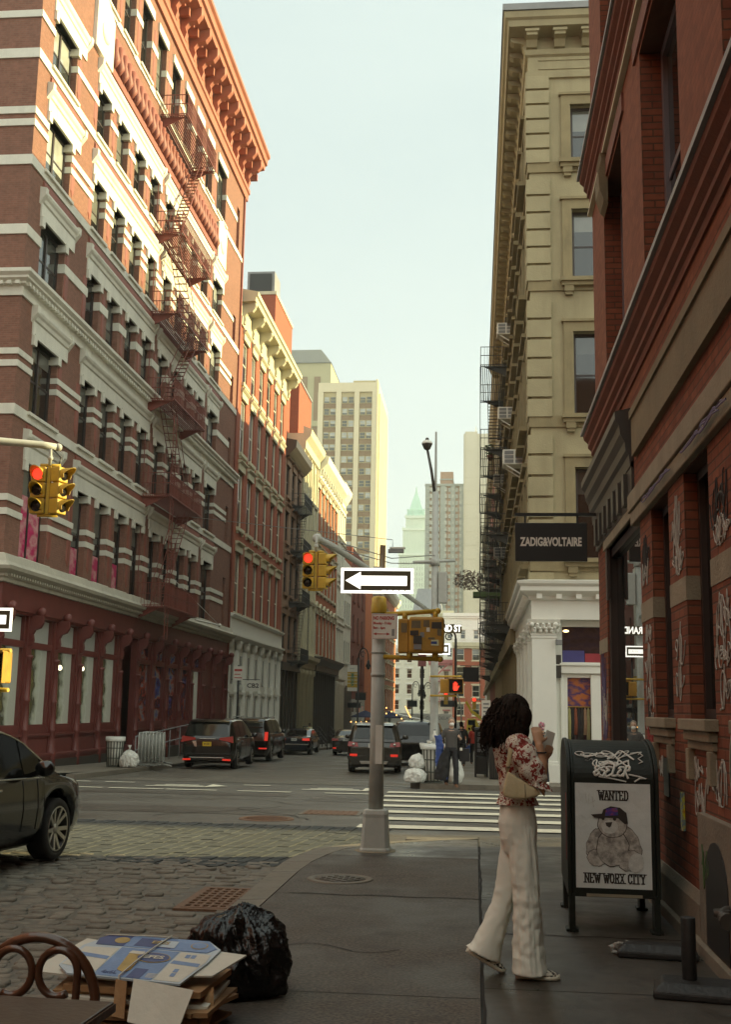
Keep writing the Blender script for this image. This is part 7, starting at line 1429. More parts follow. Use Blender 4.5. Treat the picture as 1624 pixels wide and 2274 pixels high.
def human(name, label, loc, rz, H=1.72, top='greycl', legs='denim', skin='skin2', hair='hairgrey', arms=None, stride=.12, cat='person', long_top=0, shoes='leather', detail=1, hairfn=None):
    t = thing(name, label, cat, (loc[0], loc[1], gz(loc[1]) + (loc[2] if len(loc) > 2 else 0)), rz); s = H / 1.75
    arms = arms or [((.26, .02, 1.12), (.24, -.12, .88)), ((-.26, .02, 1.12), (-.24, -.10, .88))]
    S = lambda p: (p[0] * s, p[1] * s, p[2] * s)
    b = MB(); P, Rm = head_mb(b, S((0, -.02, 1.62)), (0, -1, 0), s); b.tube([S((0, .01, 1.55)), S((0, .02, 1.44))], [.055 * s, .062 * s], 10)
    b.tube([S((-.15, .02, 1.40)), S((0, .02, 1.42)), S((.15, .02, 1.40))], .055 * s, 10)
    for sg, (e, h) in zip((1, -1), arms):
        b.tube([S((sg * .17, .02, 1.40)), S(e), S(h)], [.048 * s, .038 * s, .027 * s], 10); d = Vector(h) - Vector(e); hand_mb(b, S(h), d, (-sg, 0, 0), s, .6, sg)
    b.tube([S((0, .02, 1.42)), S((0, .02, 1.1)), S((0, .02, .9))], [.13 * s, .12 * s, .13 * s], 12, ry=[.09 * s, .085 * s, .1 * s], up=(1, 0, 0))
    hip = [(.09, 0, .90), (-.09, 0, .90)]; kn = [(.10, -stride * .8 - .02, .48), (-.10, stride * .3, .48)]; an = [(.10, -stride, .08), (-.10, stride * 1.5, .10)]
    for i in range(2): b.tube([S(hip[i]), S(kn[i]), S(an[i])], [.08 * s, .052 * s, .036 * s], 10)
    body = remesh(b, .011 * s, 3).build('body', K[skin], t); eyes(body, P, Rm, s)
    m = MB(); m.tube([S((0, .02, 1.43)), S((0, .02, 1.36)), S((0, .02, 1.15)), S((0, .02, .92 - long_top))], [.15 * s, .175 * s, .152 * s, .165 * s], 14, ry=[.075 * s, .105 * s, .105 * s, .115 * s], up=(1, 0, 0)); m.tube([S((-.17, .02, 1.39)), S((0, .02, 1.42)), S((.17, .02, 1.39))], .068 * s, 10)
    for sg, (e, h) in zip((1, -1), arms): e2 = Vector((sg * .17, .02, 1.40)).lerp(Vector(e), .75 if top == 'greycl' else 1.0); m.tube([S((sg * .16, .02, 1.40)), S(e2)] + ([] if top == 'greycl' else [S(Vector(e).lerp(Vector(h), .85))]), [.066 * s, .056 * s] + ([] if top == 'greycl' else [.042 * s]), 10)
    remesh(m, .012 * s, 3, .012 * s, .12).build('shirt', K[top], t)
    m = MB(); m.tube([S((0, .01, .99)), S((0, .01, .88))], [.148 * s, .16 * s], 12, ry=[.11 * s, .12 * s], up=(1, 0, 0))
    for i in range(2): m.tube([S(hip[i]), S(kn[i]), S((an[i][0], an[i][1], an[i][2] - .01))], [.10 * s, .073 * s, .068 * s], 12)
    remesh(m, .012 * s, 3, .014 * s, .1).build('trousers', K[legs], t)
    for i in range(2): m = MB(); x, y, z = S(an[i]); z -= .05 * s; m.loft([[(x + w * math.cos(a) * s, y + yy * s, z + hh * (math.sin(a) * .5 + .5) * s - .03 * s) for a in [6.2832 * j / 10 for j in range(10)]] for yy, w, hh in ((.07, .025, .06), (.05, .04, .09), (-.02, .042, .09), (-.1, .046, .065), (-.17, .04, .05), (-.195, .02, .03))]); m.build('shoe', K[shoes], t)
    if hairfn: hairfn(t, P, Rm, s)
    else:
        m = MB(); m.ell(P(0, -.022, .052), (.082 * s, .095 * s, .085 * s), 14, rot=Rm); m.ell(P(0, -.06, .0), (.074 * s, .055 * s, .085 * s), 12, rot=Rm); remesh(m, .010 * s, 2, .012 * s, .03).build('hair', K[hair], t)
    return t, P, Rm, s
# the walking man with a face mask, garment bag and shoulder bag
t, P, Rm, s = human('person', 'walking man in a grey shirt, dark trousers and white face mask carrying dark bags', (-.60, 29.3, .0), R(8), 1.72, arms=[((.25, .06, 1.18), (.2, -.14, 1.24)), ((-.27, .05, 1.14), (-.17, -.1, .93))], stride=.2)
m = MB(); m.ell(P(0, .066, -.052), (.060 * s, .045 * s, .045 * s), 14, rot=Rm); m.build('face_mask', K['mask'], t)
g_ = thing('garment_bag', 'dark garment bag with blue lining hanging from the walking man\'s arm', 'garment bag', (-.82, 29.1, gz(29) + .9)); m = MB(); m.tube([(.12, 0, .08), (.05, 0, -.2), (-.02, 0, -.55), (-.06, 0, -.74)], [.05, .12, .17, .16], 12, ry=[.04, .06, .07, .06], up=(1, 0, 0)); remesh(m, .02, 3, .05, .12).build('bag', K['dkcloth'], g_)
m = MB(); m.tube([(-.12, .05, .36), (-.06, .06, .1), (-.1, .06, -.3), (.05, .05, -.74)], [.09, .1, .09, .1], 10, ry=[.05, .05, .04, .05], up=(1, 0, 0)); remesh(m, .02, 3, .05, .1).build('lining', K['bluecl'], g_)
sb = thing('shoulder_bag', 'black shoulder bag on the right of the walking man', 'bag', (-.27, 29.25, gz(29) + .62)); m = MB(); m.box(-.13, -.08, 0, .13, .08, .32); remesh(m, .02, 5).build('bag', K['dkcloth'], sb); m = MB(); m.tube([(-.11, 0, .3), (-.14, 0, .55), (-.11, -.04, .76)], .012, 6); m.build('strap', K['dkcloth'], sb); m = MB(); m.box(-.11, -.095, .27, -.05, -.08, .34); m.build('tag', K['signwm'], sb)
# others on the far pavement
def longhair(t, P, Rm, s): m = MB(); m.ell(P(0, -.022, .045), (.088 * s, .1 * s, .088 * s), 12, rot=Rm); m.ell(P(0, -.06, -.08), (.09 * s, .06 * s, .14 * s), 12, rot=Rm); remesh(m, .014, 2, .02, .05).build('hair', K['hairk'], t)
def scarf(t, P, Rm, s): m = MB(); m.ell(P(0, -.015, .035), (.094 * s, .108 * s, .1 * s), 14, rot=Rm); m.ell(P(0, -.06, -.06), (.07 * s, .06 * s, .07 * s), 10, rot=Rm); remesh(m, .012, 2, .012, .04).build('headscarf', poster_mat('floral_pink_scarf', [(.6, .05, .12), (.7, .6, .5), (.05, .04, .05), (.65, .08, .2), (.6, .55, .5)], 22, .8), t)
human('person', 'person in dark coat and pink floral headscarf by the white column, mostly hidden', (1.78, 31.2), R(200), 1.66, 'dkcloth', 'denim', 'skin', stride=.08, long_top=.3, hairfn=scarf, shoes='signwm')
human('person', 'person in black seen from behind on the far right pavement', (-.55, 46, 0), R(180), 1.75, 'dkcloth', 'denim', 'skin', 'hairk')
human('person', 'woman in a red jacket walking away on the far right pavement', (-.05, 50, 0), R(185), 1.65, 'redcl', 'denim', 'skin', hairfn=longhair); b_ = thing('carrier_bag', 'small blue carrier bag beside the woman in red', 'bag', (-.35, 49.9, gz(50) + .45)); m = MB(); m.box(-.14, -.06, 0, .14, .06, .34); remesh(m, .03, 3).build('bag', K['bluecl'], b_); m = MB(); m.tube([(-.06, 0, .33), (0, 0, .5), (.06, 0, .33)], .01, 5); m.build('handle', K['bluecl'], b_)
for i, (x, y, tp, lab) in enumerate([(-.75, 70, 'greycl', 'distant person in grey standing left of the red jacket'), (-.2, 82, 'redcl', 'distant person in red farther along the right pavement'), (.25, 78, 'dkcloth', 'distant person in dark clothes by the right wall'), (-.5, 96, 'yelcl', 'tiny distant person in a pale top on the right pavement'), (.1, 104, 'bluecl', 'tiny distant person in blue on the right pavement')]): human('person', lab, (x, y, 0), R(170 + 20 * i), 1.7, tp, 'denim', 'skin', 'hairk')
t, P, Rm, s = human('person', 'person in a pale yellow top with dark strap by the stair railing', (-12.0, 83, 0), R(180), 1.75, 'yelcl', 'denim', 'skin', 'hairk'); m = MB(); m.tube([(-.16, .14, .95), (0, .165, 1.2), (.12, .1, 1.45)], .022, 6); m.build('strap', K['dkcloth'], t)
# the woman in front
WX0, WY0 = .27, 7.3
wo = thing('person', 'woman in red and white floral blouse and cream wide trousers, phone in hand', 'person', (WX0, WY0, 0))
C = lambda X, y, z: (X - WX0, y, z)
def elrings(tab, n=20):   # (X, y, z, rx, ry)
    return [[(X - WX0 + rx * math.cos(6.2832 * i / n), y + ry * math.sin(6.2832 * i / n), z) for i in range(n)] for X, y, z, rx, ry in tab]
b = MB(); fdir = (.93, .36, -.12); P, Rm = head_mb(b, C(.262, 0, 1.555), fdir, .98)
b.tube([C(.245, 0, 1.49), C(.235, 0, 1.40)], [.048, .055], 12); b.loft(elrings([(.25, 0, 1.0, .08, .08), (.235, 0, 1.25, .1, .09), (.225, 0, 1.38, .09, .13), (.235, 0, 1.425, .05, .08)]))
b.tube([C(.24, -.14, 1.385), C(.33, -.17, 1.25), C(.415, -.178, 1.108), C(.408, -.182, 1.26), C(.388, -.165, 1.385)], [.05, .043, .038, .036, .025], 12)
hand_mb(b, C(.388, -.165, 1.385), (-.02, .08, .18), (-.2, .9, .1), .95, .55, 1)
b.tube([C(.24, .14, 1.385), C(.34, .16, 1.2), C(.385, .07, 1.22), C(.415, -.02, 1.275)], [.05, .042, .034, .024], 12)
hand_mb(b, C(.415, -.02, 1.275), (.12, -.06, .20), (-.5, .8, .2), .95, .75, -1)
for sg, x0, x1 in ((-.06, .33, .35), (.07, .19, .07)): b.tube([C(.27, sg, .88), C(x0, sg, .48), C(x1, sg, .1 if sg < 0 else .16)], [.045, .038, .032], 10)
body = remesh(b, .0075, 3).build('body', K['skin'], wo); eyes(body, P, Rm, 1)
# trousers
m = MB(); m.loft(elrings([(.260, 0, 1.055, .092, .082), (.262, 0, .98, .106, .1), (.263, 0, .90, .118, .118), (.268, 0, .80, .112, .115), (.272, 0, .72, .09, .1)]))
m.loft(elrings([(.285, -.045, .88, .085, .07), (.295, -.05, .70, .086, .082), (.308, -.055, .52, .080, .082), (.312, -.06, .42, .078, .084), (.318, -.06, .25, .086, .095), (.326, -.06, .10, .096, .108), (.331, -.06, .028, .103, .115)]))
bl_ = [(.250, .045, .86, .08, .07), (.235, .05, .70, .082, .08), (.205, .055, .54, .072, .078), (.175, .06, .42, .070, .08), (.125, .06, .28, .082, .088), (.075, .06, .16, .100, .098)]
rg = elrings(bl_); last = elrings([(.052, .06, .105, .112, .102)])[0]; rg.append([(p[0], p[1], p[2] + (-(p[0] + WX0 - .052)) * .42) for p in last]); m.loft(rg)
q = remesh(m, .0085, 4)
for i, v in enumerate(q.v):                      # hanging folds and knee creases
    x, y, z = v; a = math.atan2(y + .05, x - .04); f = max(0, min(1, (.95 - z) / .6)); n1 = noise.noise(Vector((a * 2.2, z * 1.6, 3))); n2 = noise.noise(Vector((x * 26 - z * 9, y * 14, z * 22 + x * 10))); n3 = 1 - abs(noise.noise(Vector((a * 3.2 + z * 2.5, z * 3.4, 9)))) * 2; d_ = .012 * f * n1 + .0055 * n2 * (1.5 if .12 < z < .55 else .7) + .006 * f * n3 + .004 * n3 * (1 - f)
    q.v[i] = (x + math.cos(a) * d_, y + math.sin(a) * d_, z)
K['linen'] = mat('cream_linen', (.70, .71, .62), .88, .025, 14, .12, 220, obj=True); q.build('trousers', K['linen'], wo)
m = MB(); m.loft(elrings([(.260, 0, 1.06, .095, .085), (.261, 0, 1.02, .101, .092)]), 0, True, False); m.build('waistband', K['linen'], wo)
# blouse
m = MB(); m.loft(elrings([(.262, 0, 1.035, .115, .098), (.258, 0, 1.09, .104, .09), (.25, 0, 1.18, .108, .095), (.235, 0, 1.28, .115, .11), (.222, 0, 1.36, .112, .14), (.228, 0, 1.405, .085, .14), (.235, 0, 1.42, .06, .10)]))
for sg in (-1, 1):
    m.ell(C(.265, sg * .135, 1.375), (.085, .075, .075), 14); m.ell(C(.305, sg * .16, 1.31), (.088, .085, .085), 14); m.ell(C(.345, sg * .17, 1.235), (.085, .085, .085), 14); m.ell(C(.372, sg * .17, 1.18), (.066, .072, .055), 14)
q = remesh(m, .008, 3)
for i, v in enumerate(q.v):
    x, y, z = v; n1 = noise.noise(Vector((x * 22, y * 22, z * 13))); n2 = noise.noise(Vector((x * 9 + z * 14, y * 9, z * 5 - x * 8))); r_ = Vector((x + .02, y, 0)); r_ = r_.normalized() if r_.length > .01 else Vector((1, 0, 0)); d_ = .007 * n1 + .009 * n2; q.v[i] = (x + r_.x * d_, y + r_.y * d_, z + .004 * n1)
def floral(name):
    m, nt, b = _bs(name); n = nt.nodes; co = n.new('ShaderNodeTexCoord').outputs['Object']
    v = n.new('ShaderNodeTexVoronoi'); v.inputs['Scale'].default_value = 44; v.inputs['Randomness'].default_value = 1; ns = n.new('ShaderNodeTexNoise'); ns.inputs['Scale'].default_value = 60; L(nt, co, ns.inputs[0])
    ad = n.new('ShaderNodeMix'); ad.data_type = 'RGBA'; ad.blend_type = 'LINEAR_LIGHT'; ad.inputs[0].default_value = .022; L(nt, co, ad.inputs[6]); L(nt, ns.outputs[1], ad.inputs[7]); L(nt, ad.outputs[2], v.inputs[0])
    n2 = n.new('ShaderNodeTexNoise'); n2.inputs['Scale'].default_value = 20; L(nt, co, n2.inputs[0]); r = n.new('ShaderNodeMapRange'); r.inputs[1].default_value = .38; r.inputs[2].default_value = .62; r.inputs[3].default_value = .22; r.inputs[4].default_value = .62; L(nt, n2.outputs[0], r.inputs[0])
    lt = n.new('ShaderNodeMath'); lt.operation = 'LESS_THAN'; L(nt, v.outputs['Distance'], lt.inputs[0]); L(nt, r.outputs[0], lt.inputs[1])
    v2 = n.new('ShaderNodeTexVoronoi'); v2.inputs['Scale'].default_value = 95; L(nt, ad.outputs[2], v2.inputs[0]); lt2 = n.new('ShaderNodeMath'); lt2.operation = 'LESS_THAN'; lt2.inputs[1].default_value = .28; L(nt, v2.outputs['Distance'], lt2.inputs[0])
    mxx = n.new('ShaderNodeMath'); mxx.operation = 'MAXIMUM'; L(nt, lt.outputs[0], mxx.inputs[0]); L(nt, lt2.outputs[0], mxx.inputs[1])
    x = n.new('ShaderNodeMix'); x.data_type = 'RGBA'; x.inputs[6].default_value = (.60, .56, .47, 1); x.inputs[7].default_value = (.22, .025, .018, 1); L(nt, mxx.outputs[0], x.inputs[0]); L(nt, x.outputs[2], b.inputs['Base Color']); b.inputs['Roughness'].default_value = .85; return m
K['floral'] = floral('red_floral_cotton'); q.build('blouse', K['floral'], wo)
m = MB()                                         # frilled cuff and hem
for cx, cy, cz, rr, ax in ((.385, -.17, 1.150, .062, 0), (.262, 0, 1.035, .118, 1)):
    rg = []
    for k, (dz, dr) in enumerate(((.02, -.012), (.0, 0), (-.025, .010))):
        rg.append([C(cx + (rr + dr + .008 * math.sin(9 * a)) * math.cos(a) + (.003 * k if ax == 0 else 0), cy + (rr * (1 if ax == 0 else .86) + dr + .008 * math.sin(9 * a)) * math.sin(a), cz + dz - (.35 * rr * math.cos(a) if ax == 0 else 0)) for a in [6.2832 * i / 72 for i in range(72)]])
    m.loft(rg, 0, True, False)
fr_ = m.build('frill', K['floral'], wo, fix=False)
# hair: one wavy mass with loose locks
m = MB(); m.ell(C(.235, -.005, 1.59), (.108, .112, .100), 18); m.ell(C(.205, -.01, 1.53), (.118, .125, .12), 18); m.ell(C(.19, -.01, 1.455), (.108, .13, .105), 18); m.ell(C(.175, -.02, 1.40), (.075, .105, .075), 14); m.ell(C(.262, -.07, 1.48), (.075, .055, .10), 16); m.ell(C(.295, -.08, 1.545), (.06, .045, .08), 14)
q = remesh(m, .008, 4); rnd = random.Random(12)
for i, v in enumerate(q.v):
    x, y, z = v; a = math.atan2(y, x + .05); n1 = noise.noise(Vector((a * 5, z * 5 + .7 * math.sin(a * 9), 1))); n2 = noise.noise(Vector((a * 16, z * 7, 5))); d_ = .010 * n1 + .006 * n2; r_ = Vector((x + .05, y, (z - 1.5) * .4)).normalized(); q.v[i] = (x + r_.x * d_, y + r_.y * d_, z + r_.z * d_)
hr = q.build('hair', K['hairk'], wo)
m = MB()
for k in range(420):
    a = rnd.uniform(0, 6.2832); x0, y0, z0 = .225 + .085 * math.cos(a), -.005 + .09 * math.sin(a), rnd.uniform(1.56, 1.645); ln = rnd.uniform(.14, .26); pts = []
    for j in range(11):
        u = j / 10; sp_ = .060 * math.sin(u * 1.7) + .02 * math.sin(u * 13 + k) + rnd.uniform(-.006, .006); z = z0 - ln * u; cx = .225 - .035 * u
        pts.append(C(cx + .002 + (.088 + sp_) * math.cos(a) * (1 if math.cos(a) < .2 else .93), -.005 + (.092 + sp_ * .7) * math.sin(a), z + .018 * math.sin(u * 12 + k * .7)))
    if math.cos(a) > .75: continue
    m.tube(pts, [.005, .0065, .0065, .006, .006, .0055, .005, .0045, .004, .003, .0015], 5)
m.build('loose_locks', K['hairk'], hr, fix=False)
# shoes
K['check'] = None
def checker(name):
    m, nt, b = _bs(name); n = nt.nodes; c = n.new('ShaderNodeTexChecker'); c.inputs['Scale'].default_value = 55; c.inputs[1].default_value = (.55, .52, .43, 1); c.inputs[2].default_value = (.018, .015, .013, 1); mp = n.new('ShaderNodeMapping'); mp.inputs['Rotation'].default_value = (.3, .2, R(45)); L(nt, n.new('ShaderNodeTexCoord').outputs['Object'], mp.inputs[0]); L(nt, mp.outputs[0], c.inputs[0]); L(nt, c.outputs[0], b.inputs['Base Color']); b.inputs['Roughness'].default_value = .8; return m
K['check'] = checker('checkerboard_canvas'); K['sole'] = mat('off_white_rubber', (.56, .53, .42), .6, .08, 10, obj=True)
def shoe(M):
    def sec(x, w, z0, z1, n=14): return [(x, w * math.cos(6.2832 * i / n), z0 + (z1 - z0) * (.5 + .5 * math.sin(6.2832 * i / n)) if math.sin(6.2832 * i / n) > 0 else z0 + (z1 - z0) * .5 * (1 + max(-1, 1.6 * math.sin(6.2832 * i / n)))) for i in range(n)]
    m = MB(); m.loft([sec(-.115, .018, .02, .055), sec(-.105, .034, .015, .075), (sec(-.05, .038, .015, .085)), sec(.02, .042, .015, .075), sec(.075, .046, .015, .058), sec(.115, .038, .015, .045), sec(.135, .015, .018, .033)]); m.xf(M); u = m.build('shoe', K['check'], wo)
    m = MB(); m.loft([sec(-.122, .02, 0, .03), sec(-.11, .039, 0, .034), sec(-.04, .041, 0, .030), sec(.075, .050, 0, .032), sec(.120, .042, 0, .036), sec(.143, .018, .006, .034)]); m.xf(M); m.build('sole', K['sole'], u)
shoe(Matrix.Translation(C(.365, -.06, 0)) @ Matrix.Rotation(R(-4), 4, 'Z')); shoe(Matrix.Translation(C(.050, .06, .062)) @ Matrix.Rotation(R(3), 4, 'Z') @ Matrix.Rotation(R(29), 4, 'Y'))
m = MB(); m.tube([C(.397 + .034 * math.cos(a), -.174 + .034 * math.sin(a), 1.335) for a in [6.2832 * i / 16 for i in range(17)]], .005, 6); m.build('bracelet', K['dkcloth'], wo)
ph = thing('mobile_phone', 'white mobile phone held in the left hand of the woman in floral blouse', 'phone', C(.452, -.04, 1.392) if False else (.452, 7.26, 1.392), R(35)); m = MB(); m.box(-.036, -.004, -.072, .036, .004, .072); m.xf(Matrix.Rotation(R(18), 4, 'Y')); m.build('case', K['signwm'], ph, bevel=.003); m = MB(); m.box(-.032, .0042, -.066, .032, .005, .066); m.xf(Matrix.Rotation(R(18), 4, 'Y')); m.build('screen', K['carglass'], ph)
hb = thing('handbag', 'cream leather shoulder bag with thin strap hanging on the woman\'s back', 'handbag', (.27, 7.13, 1.12)); K['creaml'] = mat('cream_leather', (.50, .42, .25), .5, .08, 10, .15, 50, obj=True)
m = MB(); prof = [(-.072, .10), (-.09, .04), (-.103, -.02), (-.098, -.048), (-.05, -.06), (.03, -.063), (.10, -.045), (.128, -.03), (.11, .0), (.06, .025), (.0, .055), (-.045, .085)]
m.prism(prof, 'y', -.035, .035); q = remesh(m, .008, 6)
for i, v in enumerate(q.v): x, y, z = v; q.v[i] = (x, y * (1.25 - 3.0 * max(0, z)) + .004 * noise.noise(Vector((x * 30, z * 12, 2))), z)
q.build('bag', K['creaml'], hb); m = MB(); m.tube([(-.075, 0, .09), (-.07, -.012, .13), (-.055, -.02, .22), (-.03, -.005, .31), (-.0, .06, .325), (.03, .13, .29), (.06, .15, .1), (.05, .05, .03)], [.008, .013, .013, .013, .013, .012, .012, .01], 8, ry=[.006, .004, .004, .004, .004, .004, .004, .004], up=(1, 0, 0)); m.build('strap', K['creaml'], hb)
m = MB(); m.tube([(.03, -.046, .03), (.032, -.048, -.05)], .0025, 5); m.lathe([(.012, -.006), (.012, .006)], (-.07, -.012, .125), 8); m.build('seam', K['stone'], hb)
# ---------------------------------------------------------------- FOREGROUND PROPS
K['tagw'] = mat('white_paint_marker', (.58, .57, .52), .6, .15, 30)
K['mbox'] = mat('dark_green_mailbox_paint', (.012, .0145, .0105), .5, .2, 5, .15, 30, obj=True, dirt=.3, dcol=(.022, .02, .016), spec=.25)
mb_ = thing('relay_mailbox', 'dark green mailbox with rounded top, white graffiti and a bear poster', 'mailbox', (1.03, 9.17, 0), R(-2))
# front face towards the camera at y=-.42; body .60 wide, 1.05 deep, rounded across the top from front to back
def mprof(e=0): w = .305 + e; return [(-w, .34 - e), (w, .34 - e), (w, 1.08)] + [(w * math.cos(a), 1.08 + .33 * math.sin(a) * (1 + e)) for a in [math.pi * i / 16 for i in range(1, 16)]] + [(-w, 1.08)]
def rprof(e, y): pass
CZ, RZ = 1.10, .265
sidep = [(-.40, .25), (.80, .25), (.80, CZ)] + [(.20 + .60 * math.cos(a), CZ + RZ * math.sin(a)) for a in [math.pi * i / 24 for i in range(1, 24)]] + [(-.40, CZ)]
m = MB(); m.prism(sidep, 'x', -.305, .305); bd = m.build('body', K['mbox'], mb_, bevel=.006)
m = MB()
for x0, x1 in ((-.335, -.306), (.306, .335)): m.prism([(y - .015 if y < 0 else y + .015, z + (.015 if z > .9 else 0)) for y, z in sidep], 'x', x0, x1)
for x0, x1 in ((-.302, -.284), (.284, .302)): m.prism([(y - .006 if y < 0 else y + .006, z + (.006 if z > .9 else 0)) for y, z in sidep], 'x', x0, x1)
m.build('rib', K['mbox'], mb_, bevel=.004)
for x in (-.305, .305):
    for y in (-.32, .72): m = MB(); m.box(x - .022, y - .09, .0, x + .022, y + .09, .27); m.box(x - .045, y - .075, 0, x + .045, y + .075, .02); m.build('leg', K['mbox'], mb_, bevel=.005)
m = MB(); m.box(-.2, -.412, .255, .2, -.402, .275); m.build('edge_wear', K['stone'], mb_)
def curve_pt(x, s_):
    """point on the front/top skin: s_ = metres measured up from the bottom of the round top"""
    if s_ < 0: return (x, -.402, CZ + s_)
    a = math.pi - s_ / .42; return (x, .20 + .603 * math.cos(a), CZ + (RZ + .003) * math.sin(a))
def tagline(pts, wd, mk, name='graffiti_tag'):
    m = MB(); P3 = [Vector(curve_pt(*p)) for p in pts]
    for i in range(len(P3) - 1):
        d = P3[i + 1] - P3[i]
        if d.length < 1e-4: continue
    P3 = [p + (Vector((0, p.y - .20, p.z - CZ)).normalized() * .0025 if p.z > CZ else Vector((0, -.0025, 0))) for p in P3]
    m.tube(P3, wd, 6, sm=False); return m
def glyphs(s_, x0, s0, w, h, slant=.2, gap=1.15):
    """loose marker lettering built from short curves"""
    G = {'E': [[(.9, .9), (.3, 1), (0, .75), (.5, .55), (.05, .35), (.1, .02), (.6, -.02), (.95, .2)]], 'S': [[(.9, .85), (.5, 1), (.1, .8), (.3, .55), (.8, .4), (.8, .1), (.4, 0), (0, .12)]], 'L': [[(.2, 1.1), (.1, .4), (.15, 0), (.9, .08)]], 'R': [[(.1, -.1), (.15, 1), (.75, 1), (.8, .65), (.2, .5), (.95, -.25)]], 'B': [[(.1, 0), (.1, 1), (.75, .95), (.7, .6), (.15, .5), (.85, .4), (.8, .05), (.1, 0)]], 'O': [[(.5, 1), (.1, .8), (.05, .2), (.5, 0), (.9, .3), (.9, .8), (.5, 1)]], 'N': [[(.0, .0), (.15, 1), (.7, .05), (.9, 1.1)]], 'W': [[(0, 1), (.25, 0), (.5, .8), (.7, 0), (1, 1)]], 'A': [[(0, 0), (.45, 1.05), (.9, 0)], [(.15, .4), (.8, .4)]], 'X': [[(0, 0), (1, 1)], [(0, 1), (1, 0)]], 'Z': [[(0, 1), (.9, 1), (.1, 0), (1, .0)]], '8': [[(.5, .5), (.1, .8), (.5, 1), (.9, .8), (.5, .5), (.05, .25), (.5, 0), (.95, .25), (.5, .5)]]}
    out = []
    for i, c in enumerate(s_):
        for st_ in G[c]:
            P_ = []
            for (a, b), (c2, d2) in zip(st_, st_[1:]):
                for k in range(4): u = k / 4; P_.append((a + (c2 - a) * u, b + (d2 - b) * u))
            P_.append(st_[-1]); P_ = [(a + .10 * noise.noise(Vector((a * 2 + i * 3.1, b * 2, 7))), b + .14 * noise.noise(Vector((a * 2, b * 2 + i * 1.7, 3)))) for a, b in P_]; sm = [P_[0]] + [((P_[k - 1][0] + 2 * P_[k][0] + P_[k + 1][0]) / 4, (P_[k - 1][1] + 2 * P_[k][1] + P_[k + 1][1]) / 4) for k in range(1, len(P_) - 1)] + [P_[-1]]
            out.append([(x0 + (i * gap + x) * w + slant * y * h, s0 + y * h) for x, y in sm])
    return out
m = MB()
for pts in glyphs('8SELER', -.145, .03, .048, .11, .2, .92): m.join(tagline(pts, .0092, 'sprayw'))
m.join(tagline([(.12, .05), (.19, .03), (.245, .005), (.20, .01), (.16, -.02)], .0065, 'sprayw')); m.join(tagline([(-.10, .02), (0, .0), (.1, -.02)], .0055, 'sprayw')); m.build('graffiti_tag', K['tagw'], bd)
m = MB()
m.join(tagline([(x, .175 + z) for x, z in scribble(120, .26, .10, 61, 5, .4)], .0062, 'sprayw'))
m.build('graffiti_tag', K['tagw'], bd)
m = MB()
m.join(tagline([(x - .03, .285 + z) for x, z in scribble(190, .44, .15, 73, 7, .3)], .0042, 'sprayw')); m.join(tagline([(.15, .31), (.21, .33), (.24, .28), (.2, .24), (.23, .2), (.2, .18)], .0042, 'sprayw'))
m.build('graffiti_tag', K['tagw'], bd)
m = MB()
for pts in glyphs('ZA', -.2, .20, .03, .04, .2, 1.2): m.join(tagline(pts, .002, 'sprayw'))
m.build('graffiti_tag', K['slate'], bd)
m = MB(); m.tube([(-.338, -.3 + .03 * math.sin(k), .5 + .06 * k) for k in range(9)], .022, 6, ry=.08, up=(0, 1, 0)); m.build('graffiti_tag', K['sprayr'], bd)
# the poster pasted on its front
po = thing('wanted_poster', 'white pasted poster WANTED NEW WORX CITY with a drawn teddy bear', 'poster', (1.03, 9.17, 0), R(-2))
K['paper'] = mat('wrinkled_poster_paper', (.60, .62, .59), .7, .06, 7, .6, 9, obj=True, dirt=.25, dcol=(.42, .43, .41)); K['ink'] = mat('poster_ink', (.035, .026, .02), .75, .2, 20, obj=True); K['inkb'] = mat('brown_ink_line', (.06, .045, .035), .75, .2, 20, obj=True); K['fur'] = mat('drawn_bear_fur', (.38, .35, .31), .8, .7, 24, obj=True, dirt=.75, dcol=(.06, .046, .036)); K['furl'] = mat('drawn_pale_fur', (.52, .51, .47), .8, .2, 40, obj=True)
px0, px1, pz0, pz1 = -.275, .272, .315, 1.065; FY = -.4045
m = MB(); n = 14
for i in range(n):
    for j in range(10):
        q = [(px0 + (px1 - px0) * (j + a) / 10, FY - .0006 * math.sin((i + b) * 2.1 + (j + a) * .3), pz0 + (pz1 - pz0) * (i + b) / n) for a, b in ((0, 0), (1, 0), (1, 1), (0, 1))]; m.add(q, [(0, 1, 2, 3)], 0, True)
m.build('paper', K['paper'], po)
def flat(pts, y, name, mk):
    pts = [(x * 1.34 + .01, .672 + (z - .71) * 1.36) for x, z in pts]; m = MB(); m.prism(pts, 'y', FY - y - .0004, FY - y); 
    if mk == 'fur': b2 = MB(); cx_, cz_ = sum(p[0] for p in pts) / len(pts), sum(p[1] for p in pts) / len(pts); b2.prism([(cx_ + (x - cx_) * 1.055, cz_ + (z - cz_) * 1.055) for x, z in pts], 'y', FY - y + .0001, FY - y + .0002); b2.build('outline', K['inkb'], m.build(name, K[mk], po)); return
    return m.build(name, K[mk] if isinstance(mk, str) else mk, po)
def elp(cx, cz, rx, rz, rot=0, n=28, wob=0): return [(cx + rx * math.cos(a) * math.cos(rot) - rz * math.sin(a) * math.sin(rot) + wob * math.sin(7 * a), cz + rx * math.cos(a) * math.sin(rot) + rz * math.sin(a) * math.cos(rot) + wob * math.cos(9 * a)) for a in [6.2832 * i / n for i in range(n)]]
Y0 = .002
flat(elp(-.115, .685, .033, .075, -.35, 28, .003), Y0, 'bear_arm', 'fur'); flat(elp(.095, .69, .036, .085, .42, 28, .003), Y0 + .0005, 'bear_arm', 'fur'); flat(elp(-.10, .605, .05, .042, -.2, 28, .003), Y0 + .001, 'bear_leg', 'fur')
